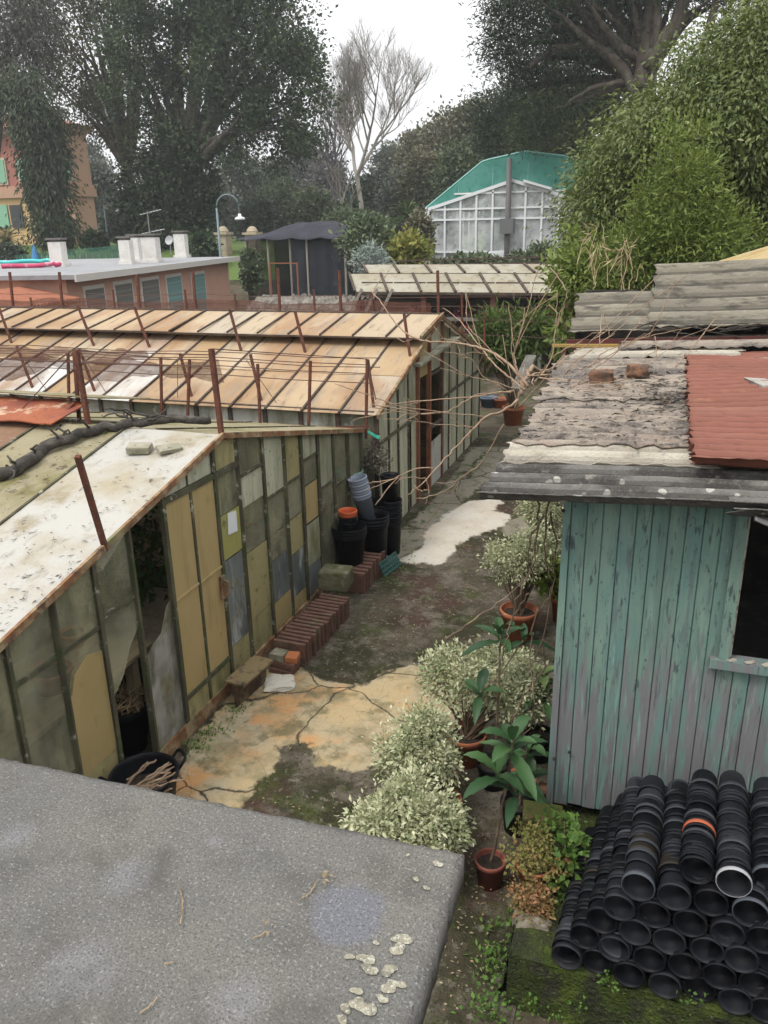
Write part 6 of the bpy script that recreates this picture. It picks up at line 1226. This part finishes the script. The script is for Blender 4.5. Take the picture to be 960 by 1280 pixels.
pp = px(637, 198, y=cy-.4); qq = px(636, 292, y=cy-.4); fl = thing('flue_pipe', 'dark flue pipe with a square box before the glasshouse gable', 'flue pipe', (pp.x, cy-.4, 0))
MB().tube([(pp.x, cy-.4, 0), (pp.x, cy-.4, pp.z)], .14, 10).build('pipe', mat('flue_steel', (.11, .10, .10), .6), fl, smooth=True); mb = MB(); mb.box(pp.x-.35, pp.x+.35, cy-.75, cy-.2, qq.z, qq.z+.75); mb.build('box', mat('flue_box', (.12, .12, .12), .6), fl)
mb = MB(); mb.box(cl.x+2, cl.x+W_-.5, cy+5, cy+5.1, .2, ez); mb.build('inner_screen', mat('pale_screen', (.62, .64, .64), .8, [('noise', .8, (.5, .52, .52), .45, .65)]), cons)
mb = MB(); mb.box(cl.x+2.2, cl.x+5.0, cy-.14, cy-.06, 2.2, 2.85); mb.build('white_board', WF, cons)

# ================================================================ villa at the left
VC = px(96, 285, y=68); vx = VC.x; vl = thing('villa', 'orange two storey villa with green shutters behind the ivy tree', 'villa', (vx, 68, 3.2))
VW = mat('villa_wall', (.44, .275, .19), .9, [('noise', .5, (.40, .25, .175), .45, .62)]); VR = mat('villa_red_wall', (.36, .15, .115), .9, [('noise', .6, (.32, .135, .105), .45, .62)]); VY = mat('villa_cream', (.55, .38, .19), .9)
z0v, zc1, zc2 = 3., px(60, 246, y=68).z, px(60, 236, y=68).z; zt = px(60, 172, y=68).z+.5
mb = MB(); mb.box(vx-16, vx, 68, 71, z0v, zc1); mb.build('lower_wall', VY, vl)
mb = MB(); mb.box(vx-16, vx, 68.03, 71, zc2, zt); mb.build('upper_wall', VR, vl)
mb = MB(); mb.box(vx-16.3, vx+.3, 67.7, 71.3, zc1, zc2); mb.box(vx-16.2, vx+.2, 67.8, 71.2, zc2+.002, zc2+.35); mb.box(vx-16.5, vx+.5, 67.5, 71.5, zt, zt+.5)
mb.box(vx-1.1, vx+.06, 67.94, 71.06, z0v, zt); mb.build('cornice', VW, vl)
mb = MB(); mb.hexa([(vx-17, 67, zt+.5), (vx+1, 67, zt+.5), (vx+1, 72, zt+.5), (vx-17, 72, zt+.5), (vx-12, 69, zt+1.8), (vx-4, 69, zt+1.8), (vx-4, 70, zt+1.8), (vx-12, 70, zt+1.8)]); mb.build('roof', TROOF, vl)
for u in (33, 82, 0):
    p0 = px(u-7, 236, y=68); p1 = px(u+6, 197, y=68); mb = MB(); mb.box(p0.x, p1.x, 67.9, 68.1, zc2+.5, p1.z); w_ = mb.build('window', mat('villa_surround', (.5, .42, .33), .8), vl)
    mb = MB(); mb.box(p0.x+.15, p1.x-.15, 67.84, 67.899, zc2+.7, p1.z-.2); mb.build('shutter', mat('mint_shutter', (.22, .42, .29), .7), w_)
for u, c in ((4, 'mint_shutter'), (22, 'dark_glass'), (60, 'dark_glass')):
    p0 = px(u-5, 285, y=68); p1 = px(u+5, 256, y=68); mb = MB(); mb.box(p0.x, p1.x, 67.86, 68.05, p0.z, p1.z); mb.build('window', mat(c, (.22, .42, .29) if c == 'mint_shutter' else (.05, .05, .055), .5), vl)

# ================================================================ trees
TRUNK = mat('tree_bark', (.075, .06, .048), .95, [('noise', 4, (.13, .115, .095), .48, .66, (1, 1, .3))], [('noise', 8, .6, (1, 1, .3))])
PALEB = mat('pale_bark', (.26, .235, .205), .95, [('noise', 3, (.33, .31, .28), .48, .66, (1, 1, .4))])
def tree(name, label, base, fork, blobs, leafm, r0, nclump, nleaf, ln, wd, rc, ntip=14, bark=None, group=None, cat='tree', gap=.0, shell=.5, up=.5, down=0., droop=.1, out=.5, flat=1.):
    t = thing(name, label, cat, tuple(base), group)
    o, cs = crown_part('crown', blobs, leafm, t, nclump=nclump, nleaf=nleaf, ln=ln, wd=wd, rc=rc, gap=gap, shell=shell, up=up, down=down, out=out, flat=flat)
    idx = RNG.choice(len(cs), min(ntip, len(cs)), replace=False)
    limbs(base, fork, [Vector(cs[i]) for i in idx], r0, r0*.42).build('trunk', bark or TRUNK, t, smooth=True); return t
F = lambda u, v, y, du, dv, dy=None: (tuple(px(u, v, y=y)), (du/1000*(y*1.02), dy or du/1000*y*.9, dv/1000*y*1.02))
OAK = leafmat('oak_leaf', (.032, .062, .028), (.085, .122, .05), (.13, .145, .095), transl=.2)
OLIVE = leafmat('olive_leaf', (.075, .078, .034), (.16, .145, .07), (.15, .13, .075), transl=.2)
IVYD = leafmat('dark_ivy', (.018, .034, .014), (.045, .07, .028), transl=.15)
Y = 60
tree('oak_tree', 'huge dark evergreen oak towering over the salmon building', px(225, 308, y=Y), px(228, 215, y=Y),
     [F(300, 60, Y, 88, 62), F(240, -10, Y, 105, 50), F(350, 120, Y, 55, 60), F(352, 30, Y, 45, 55), F(255, 150, Y, 60, 48), F(180, 105, Y, 55, 42), F(330, 175, Y, 48, 28), F(200, 40, Y, 75, 60), F(300, -70, Y, 100, 50), F(378, 150, Y, 24, 35)], OAK, 1.1, 520, 190, .25, .16, .62, 30, gap=.3, shell=.66)
tree('oak_tree', 'olive brown oak crown spreading left of the huge evergreen oak', px(165, 305, y=64), px(160, 210, y=64), [F(120, 80, 64, 62, 55), F(85, 20, 64, 70, 50), F(150, 150, 64, 45, 38), F(40, 85, 64, 50, 40), F(130, -40, 64, 90, 50), F(100, 140, 64, 40, 30), F(190, 170, 64, 38, 25)], OLIVE, .7, 280, 150, .25, .15, .65, 24, gap=.34)
t = thing('ivy_plant', 'dark ivy mantle wrapped round the evergreen oak trunk', 'ivy', tuple(px(210, 308, y=58.5))); crown_part('foliage', [F(212, 265, 59, 55, 50), F(185, 240, 59, 32, 55), F(240, 230, 59, 36, 45), F(205, 300, 59, 58, 20), F(215, 200, 59, 34, 40)], IVYD, t, nclump=240, nleaf=120, ln=.25, wd=.2, rc=.55)
limbs(px(212, 308, y=59), px(212, 260, y=59), [px(190, 225, y=59), px(240, 220, y=59)], .5, .2).build('stem', TRUNK, t)
Y = 52
tree('eucalyptus_tree', 'tall ivy draped tree leaning at the left edge', px(62, 300, y=Y), px(40, 110, y=Y), [F(62, 250, Y, 22, 45), F(55, 205, Y, 24, 40), F(45, 150, Y, 26, 40), F(66, 285, Y, 28, 20), F(28, 120, Y, 22, 30)], leafmat('drooping_leaf', (.035, .055, .03), (.075, .098, .052), transl=.2), .6, 210, 120, .34, .11, .5, 16, down=1.2, up=.1)
tree('eucalyptus_tree', 'greyish feathery tree crown at the top left corner', px(-30, 300, y=56), px(0, 90, y=56), [F(15, 60, 56, 50, 50), F(-10, 0, 56, 60, 50), F(40, 20, 56, 30, 40), F(-20, 110, 56, 40, 40)], leafmat('grey_green_leaf', (.055, .06, .045), (.115, .115, .085), transl=.2), .7, 210, 100, .3, .09, .8, 16, down=.8, gap=.2)
# bare tree
def bare_tree(name, label, base, h, spread, r0, mt, levels=5, group=None, lean=0.):
    t = thing(name, label, 'tree', tuple(base), group); tr = MB(); tw = MB()
    def rec(p, d, l, r, lv):
        pts = [p]; q = p.copy(); dd = d.copy()
        for i in range(4): dd = (dd+Vector((random.gauss(0, .06), random.gauss(0, .06), .07))).normalized(); q = q+dd*l/4; pts.append(q.copy())
        (tr if lv >= levels-1 or levels < 4 else tw).tube(pts, [r, r*.93, r*.86, r*.78, r*.7], 6 if lv > 2 else 4, cap=False)
        if lv == 0: return
        for i in range(random.choice([3, 4, 4]) if lv > 1 else 3):
            nd = (dd*1.0+Vector((random.gauss(0, spread), random.gauss(0, spread), random.uniform(-.05, .45)))).normalized(); rec(pts[random.choice([2, 3, 4, 4])], nd, l*random.uniform(.62, .82), r*.58, lv-1)
    rec(Vector(base)-Vector((0, 0, .2)), Vector((lean, 0, 1)), h*.36, r0, levels); tr.build('trunk', mt, t, smooth=True); tw.build('branches', mt, t, smooth=True) if tw.v else None
bare_tree('bare_tree', 'tall pale leafless tree against the white sky', px(452, 290, y=75), 1.02*(px(452, 78, y=75).z-px(452, 290, y=75).z), .56, .30, PALEB, 7)
bare_tree('bare_tree', 'smaller leafless greyish tree left of the tall bare one', px(418, 285, y=85), 13, .5, .28, mat('violet_bark', (.12, .10, .11), .95), 5)
bare_tree('bare_tree', 'slim bare pollarded trunk with short side limbs', px(430, 290, y=66), 6.5, .6, .2, PALEB, 3)
# background wood: each tree its own
FAR = [leafmat('wood_leaf_grey', (.095, .11, .09), (.15, .165, .125), transl=.15), leafmat('wood_leaf_green', (.075, .105, .055), (.13, .165, .085), transl=.15), leafmat('wood_leaf_olive', (.12, .12, .07), (.19, .18, .11), transl=.15), leafmat('wood_leaf_violet', (.12, .115, .115), (.17, .16, .16), transl=.1), leafmat('wood_leaf_dark', (.05, .07, .045), (.09, .115, .07), transl=.15)]
wood = [(300, 225, 100, 30, 45, 4, 'dark rounded tree right of the great oak, far back'), (340, 235, 105, 32, 48, 0, 'grey green tree behind the shade tent, left one'), (378, 215, 110, 30, 50, 3, 'violet grey tree behind the shade tent'), (408, 235, 96, 28, 48, 3, 'purplish hazy tree below the bare tree'), (350, 258, 78, 30, 30, 1, 'bright green tree just behind the shade tent roof'), (390, 265, 76, 28, 26, 1, 'rounded green tree over the right end of the shade tent'), (322, 275, 74, 22, 24, 4, 'dark bushy tree left of the shade tent'),
        (488, 222, 105, 24, 42, 0, 'grey tree right of the tall bare tree'), (522, 205, 95, 28, 50, 2, 'olive tree between bare tree and glasshouse'), (555, 195, 85, 30, 50, 2, 'large olive tree left of the glasshouse'), (585, 165, 80, 28, 38, 2, 'high olive tree crown over the glasshouse roof'), (530, 225, 72, 26, 34, 2, 'yellowish green tree beside the glasshouse'), (500, 250, 74, 24, 28, 0, 'grey green rounded tree near the palm'), (455, 255, 80, 26, 26, 4, 'dark tree under the tall bare tree'), (570, 225, 70, 26, 40, 1, 'leafy tree touching the glasshouse roof'), (618, 190, 75, 26, 36, 4, 'dark tree behind the glasshouse ridge'),
        (270, 260, 90, 26, 34, 0, 'hazy tree behind the hooked lamp'), (125, 240, 85, 24, 36, 0, 'bluish grey tree between villa and great oak'), (112, 210, 110, 14, 30, 0, 'thin hazy tree beside the villa corner'), (150, 275, 78, 20, 16, 4, 'low dark tree on the lawn edge'), (430, 285, 60, 20, 14, 1, 'low green tree right of the tent')]
for u, v, y, du, dv, k, lb in wood:
    b = px(u, v, y=y); zb = terr(b.x, y); base = (b.x, y, zb-.2)
    tree('woodland_tree', lb, base, (b.x, y, zb+(b.z-zb)*.55), [F(u, v, y, du*.8, dv*.75), F(u-du*.35, v+dv*.3, y, du*.55, dv*.5), F(u+du*.35, v+dv*.35, y, du*.5, dv*.5), F(u+du*.1, v-dv*.4, y, du*.5, dv*.45), F(u, v+dv*.8, y, du*.7, dv*.4)], FAR[k], .35, 150, 80, .0040*y, .0026*y, .0066*y, 9, group='woodland behind the glasshouse', gap=.25, shell=.6)
mbf = []
P, A, N, T = [], [], [], []
for i in range(900):
    x = random.uniform(-150, 60); y = random.uniform(118, 150); h = random.uniform(3, 11)+3*math.sin(x*.15); m_ = 26; o = RNG.normal(size=(m_, 3))*[1.6, 1.6, 1.4]; P.append(o+[x, y, terr(x, y)+h*random.random()]); A.append(rnd_dirs(m_)); N.append(rnd_dirs(m_)+[0, 0, .4]); T.append(np.full(m_, random.random()))
P, A, N, T = map(np.concatenate, (P, A, N, T)); k = len(P)
tag(link_mesh('distant_wood', leaf_mesh('distant_wood', P, A, N, RNG.uniform(.7, 1.3, k), RNG.uniform(.5, .9, k), T), FAR[0]), 'grey green belt of distant woodland closing the view', 'woodland', kind='stuff')
# conifers and pine
CON = leafmat('conifer_leaf', (.014, .030, .012), (.04, .064, .024), transl=.1); CONL = leafmat('cypress_leaf', (.03, .05, .012), (.07, .09, .025), transl=.1)
Y = 58
tree('cypress_tree', 'dark bushy cypress right of the glasshouse', px(712, 300, y=Y), px(712, 200, y=Y), [F(710, 110, Y, 38, 32), F(700, 150, Y, 50, 40), F(735, 170, Y, 45, 50), F(690, 190, Y, 42, 36), F(725, 230, Y, 40, 40), F(740, 120, Y, 30, 35)], CONL, .5, 320, 110, .26, .10, .5, 10, gap=.05)
tree('cypress_tree', 'darker cypress behind, left of the bushy one', px(655, 300, y=62), px(655, 200, y=62), [F(640, 135, 62, 34, 26), F(630, 160, 62, 34, 30), F(655, 185, 62, 40, 34), F(670, 150, 62, 34, 40)], CON, .5, 220, 90, .28, .10, .6, 10, gap=.05)
Y = 44
pine = tree('pine_tree', 'great dark pine with spreading limbs above the green bush', px(800, 300, y=Y), px(805, 95, y=Y), [F(690, 20, Y, 68, 24), F(660, 60, Y, 45, 28), F(720, -10, Y, 85, 28), F(650, -5, Y, 40, 24), F(720, 70, Y, 42, 24), F(690, 120, Y, 42, 26), F(640, 100, Y, 20, 26), F(780, -30, Y, 80, 28), F(640, 40, Y, 30, 26), F(765, 45, Y, 40, 22), F(850, -25, Y, 60, 26), F(660, 165, Y, 26, 14), F(940, -10, Y, 40, 22)], CON, .85, 520, 100, .24, .055, .5, 34, gap=.2, flat=.6)
mb = MB()
for pp, r in [([(800, 110), (806, 60), (818, -20)], .35), ([(800, 120), (760, 65), (700, 60), (660, 85)], .26), ([(805, 80), (845, 30), (860, -20)], .42), ([(818, 60), (820, 0), (815, -40)], .28), ([(790, 100), (740, 110), (710, 130)], .14), ([(800, 75), (770, 52), (735, 40), (690, 30)], .2), ([(880, 60), (892, 10), (900, -30)], .22), ([(930, 40), (935, 0), (940, -30)], .12), ([(925, 30), (960, 5)], .1)]:
    w_ = wiggle([px(u, v, y=Y-1) for u, v in pp], .04, 5); mb.tube(w_, [r*(1-.45*i/len(w_)) for i in range(len(w_))], 7)
mb.build('limb', TRUNK, pine, smooth=True)
# the big glossy bush on the right
LAU = leafmat('laurel_leaf', (.072, .11, .026), (.175, .205, .055), (.30, .31, .12), transl=.25, rough=.45, spec=.4)
Y = 15.5
tree('laurel_bush', 'huge glossy green bush rising behind the sheds', (2.2, Y, 0), (2.2, Y, 3), [F(865, 215, Y, 92, 88, 2.2), F(930, 145, Y, 92, 92, 2.2), F(800, 270, Y, 72, 66, 1.8), F(975, 120, Y, 90, 88, 2.2), F(755, 292, Y, 42, 46, 1.4), F(850, 300, Y, 110, 60, 1.8), F(805, 185, Y, 42, 48, 1.5), F(880, 122, Y, 48, 44, 1.6), F(765, 225, Y, 38, 40, 1.4)], LAU, .22, 800, 150, .085, .034, .23, 40, group=None, cat='bush', down=.7, up=.7, out=.7, gap=.12, shell=.65)
LAU2 = leafmat('pale_shoot_leaf', (.10, .15, .03), (.21, .265, .06), transl=.3, rough=.45)
tree('oleander_bush', 'lighter upright bush in front of the huge glossy bush', (.55, 12.8, 0), (.55, 12.8, 2), [F(850, 260, 12.8, 40, 80, .6), F(880, 310, 12.8, 55, 40, .6), F(800, 320, 12.8, 45, 30, .6), F(745, 345, 12.6, 30, 25, .5)], LAU2, .08, 200, 80, .085, .026, .15, 16, cat='bush', up=.4, out=.7)
mb = MB(); STRAW = mat('dry_reed', (.42, .33, .19), .9, [('noise', 6, (.3, .22, .12), .45, .65)])
t = thing('reed_clump', 'dry straw coloured reeds beside the glossy bush', 'reeds', tuple(px(755, 360, y=12)))
for pp in [[(742, 350), (738, 315), (745, 285), (735, 280)], [(742, 355), (750, 330), (765, 330), (768, 350)], [(780, 362), (776, 330), (782, 300), (788, 318)], [(785, 362), (790, 335), (780, 310)], [(722, 330), (730, 300), (748, 283)], [(744, 360), (742, 330), (730, 310), (722, 325)], [(795, 352), (800, 330), (806, 345)], [(760, 360), (757, 310), (752, 275)], [(776, 362), (784, 322), (779, 296)]]:
    w_ = wiggle([px(u, v, y=12) for u, v in pp], .006, 5); mb.tube(w_, [.009-.006*i/len(w_) for i in range(len(w_))], 4)
mb.build('stalk', STRAW, t)
for c_q in ((782, 318), (744, 300)):
    arr, cs = crown([(f(*c_q, 12), (.05, .05, .2))], 6, 7, .2, .014, .05, up=0, down=.6); link_mesh('dry_blade', leaf_mesh('dry_blade', *arr), mat('dry_blade', (.42, .33, .2), .9), t)
# creeper at the left edge of the bush above the far path
tree('creeper', 'pale green creeper hanging at the left edge of the glossy bush', (-.9, 13.2, 0), (-.9, 13.2, 1.5), [F(708, 380, 13, 12, 45, .3), F(702, 345, 13, 10, 20, .3), F(720, 330, 13, 16, 30, .3)], LAU2, .05, 50, 24, .12, .06, .1, 8, cat='creeper')
# shrubs and palms further off
t_ = [('shrub', 'silvery grey green dome shaped shrub by the greenhouse row', 462, 325, 34, 20, 16, leafmat('silver_leaf', (.2, .25, .22), (.32, .36, .32), transl=.1), .16, .05), ('shrub', 'dark green rounded shrub right of the shade tent', 455, 300, 38, 24, 22, FAR[1], .26, .14), ('shrub', 'yellow green flowering shrub beside the glasshouse', 505, 312, 38, 24, 16, leafmat('yellow_leaf', (.13, .17, .03), (.28, .26, .06)), .22, .14), ('shrub', 'olive shrub at the glasshouse corner', 522, 290, 42, 14, 22, FAR[2], .24, .14), ('shrub', 'low green shrub before the glasshouse front', 590, 327, 40, 40, 6, FAR[1], .24, .12), ('shrub', 'green shrub before the glasshouse flue', 668, 322, 40, 26, 10, FAR[1], .24, .12), ('shrub', 'dark green leafy plant inside the glasshouse corner', 554, 300, 46.5, 10, 20, FERN, .3, .2), ('shrub', 'round dark shrub behind the white chimneys', 252, 308, 52, 16, 12, OAK, .3, .2), ('shrub', 'leafy shrub growing at the tent corner', 313, 335, 39.5, 9, 22, FAR[1], .28, .18), ('shrub', 'small dark shrub on the lawn left of great oak', 118, 300, 57, 14, 8, OAK, .3, .2), ('shrub', 'broad low shrub behind rolled covers at far left', 10, 318, 50, 18, 10, FAR[4], .3, .2)]
for nm, lb, u, v, y, du, dv, lm, ln, wd in t_:
    c, r = F(u, v, y, du, dv); bz = terr(c[0], y)
    tt = thing(nm, lb, 'shrub', (c[0], y, bz)); crown_part('foliage', [(c, r), ((c[0]+r[0]*.3, c[1], c[2]-r[2]*.4), (r[0]*.8, r[1], r[2]*.7))], lm, tt, nclump=60, nleaf=40, ln=ln, wd=wd, rc=min(r)*.3)
    mb = MB()
    for i in range(5): mb.tube(wiggle([(c[0]+random.gauss(0, .1), c[1], bz-.05), (c[0]+random.gauss(0, r[0]*.4), c[1]+random.gauss(0, r[0]*.3), c[2])], .03, 4), .05, 5)
    mb.build('stem', TRUNK, tt)
def palm(label, u, v, y, L_, nf):
    c = px(u, v, y=y); bz = terr(c.x, y); t = thing('palm_tree', label, 'palm', (c.x, y, bz)); MB().tube(wiggle([(c.x, y, bz-.1), (c.x+.05, y, (bz+c.z)/2), c], .02, 4), .22, 8).build('trunk', TRUNK, t)
    P, A, N = [], [], []
    for i in range(nf):
        az = i*2.4; el = RAD(75-95*i/nf); d = Vector((math.cos(az)*math.cos(el), math.sin(az)*math.cos(el), math.sin(el))); sd = Vector((-math.sin(az), math.cos(az), 0))
        for k in range(26):
            s = k/25; p = c+d*L_*s-Vector((0, 0, .45*L_*s*s))
            for sg in (-1, 1): P.append(p); A.append(sd*sg+d*.6-Vector((0, 0, .25))); N.append((0, 0, 1))
    n = len(P); link_mesh('fronds', leaf_mesh('fronds', np.array(P), np.array(A), np.array(N, dtype=float)+RNG.normal(0, .1, (n, 3)), np.full(n, L_*.25), np.full(n, L_*.035), RNG.random(n)), leafmat('palm_leaf', (.05, .085, .03), (.11, .15, .06)), t)
palm('small fan of palm fronds at the left edge below the villa', 8, 300, 53, 1.9, 18); palm('dark palm among the shrubs beside the glasshouse', 508, 268, 50, 1.5, 20); palm('low palm at the left of the yellow shrub', 478, 285, 54, 1.5, 16)
for (u, v), c, lb, nm in [((44, 318), (.06, .2, .4), 'folded blue parasol standing behind the flat roof', 'blue_cloth')]:
    y = 50; p = px(u, v, y=y); bz = terr(p.x, y); t = thing('parasol', lb, 'parasol', (p.x, y, bz)); MB().tube([(p.x, y, bz), (p.x, y, p.z+.1)], .04, 6).build('pole', STEEL, t); MB().lathe([(.32, -.3), (.2, .2), (.03, .75)], 10, Matrix.Translation(p), top=True).build('canopy', mat(nm, c, .8), t)
mb = MB(); a, b = px(-20, 318, y=49), px(180, 312, y=52)
for k in range(26):
    q = a.lerp(b, k/25); mb.tube([(q.x, q.y, terr(q.x, q.y)), (q.x, q.y, q.z-.2)], .03, 5)
fe = thing('net_fence', 'low green mesh fence on the lawn behind the flat roof', 'fence', (a.x, a.y, terr(a.x, a.y))); mb.build('post', STEEL, fe)
MB().grid(lambda u, v: Vector((a.x+(b.x-a.x)*u, a.y+(b.y-a.y)*u, terr(a.x, a.y+(b.y-a.y)*u)+(a.z-.25-terr(a.x, a.y))*v)), 30, 2).build('green_mesh', mat('green_mesh', (.06, .17, .12), .8, transp=.5), fe)
# ---------------------------------------------------------------- air
hm = bpy.data.materials.new('air'); hm.use_nodes = True; hn = hm.node_tree; hn.nodes.clear()
pv = hn.nodes.new('ShaderNodeVolumePrincipled'); pv.inputs['Color'].default_value = (.93, .96, 1, 1); pv.inputs['Density'].default_value = .0007; pv.inputs['Anisotropy'].default_value = .2
ho = hn.nodes.new('ShaderNodeOutputMaterial'); hn.links.new(pv.outputs[0], ho.inputs['Volume'])
mb = MB(); mb.box(-905, 905, -305, 1505, -1.2, 62); tag(link_mesh('haze', mb.mesh('haze'), hm), kind='stuff')
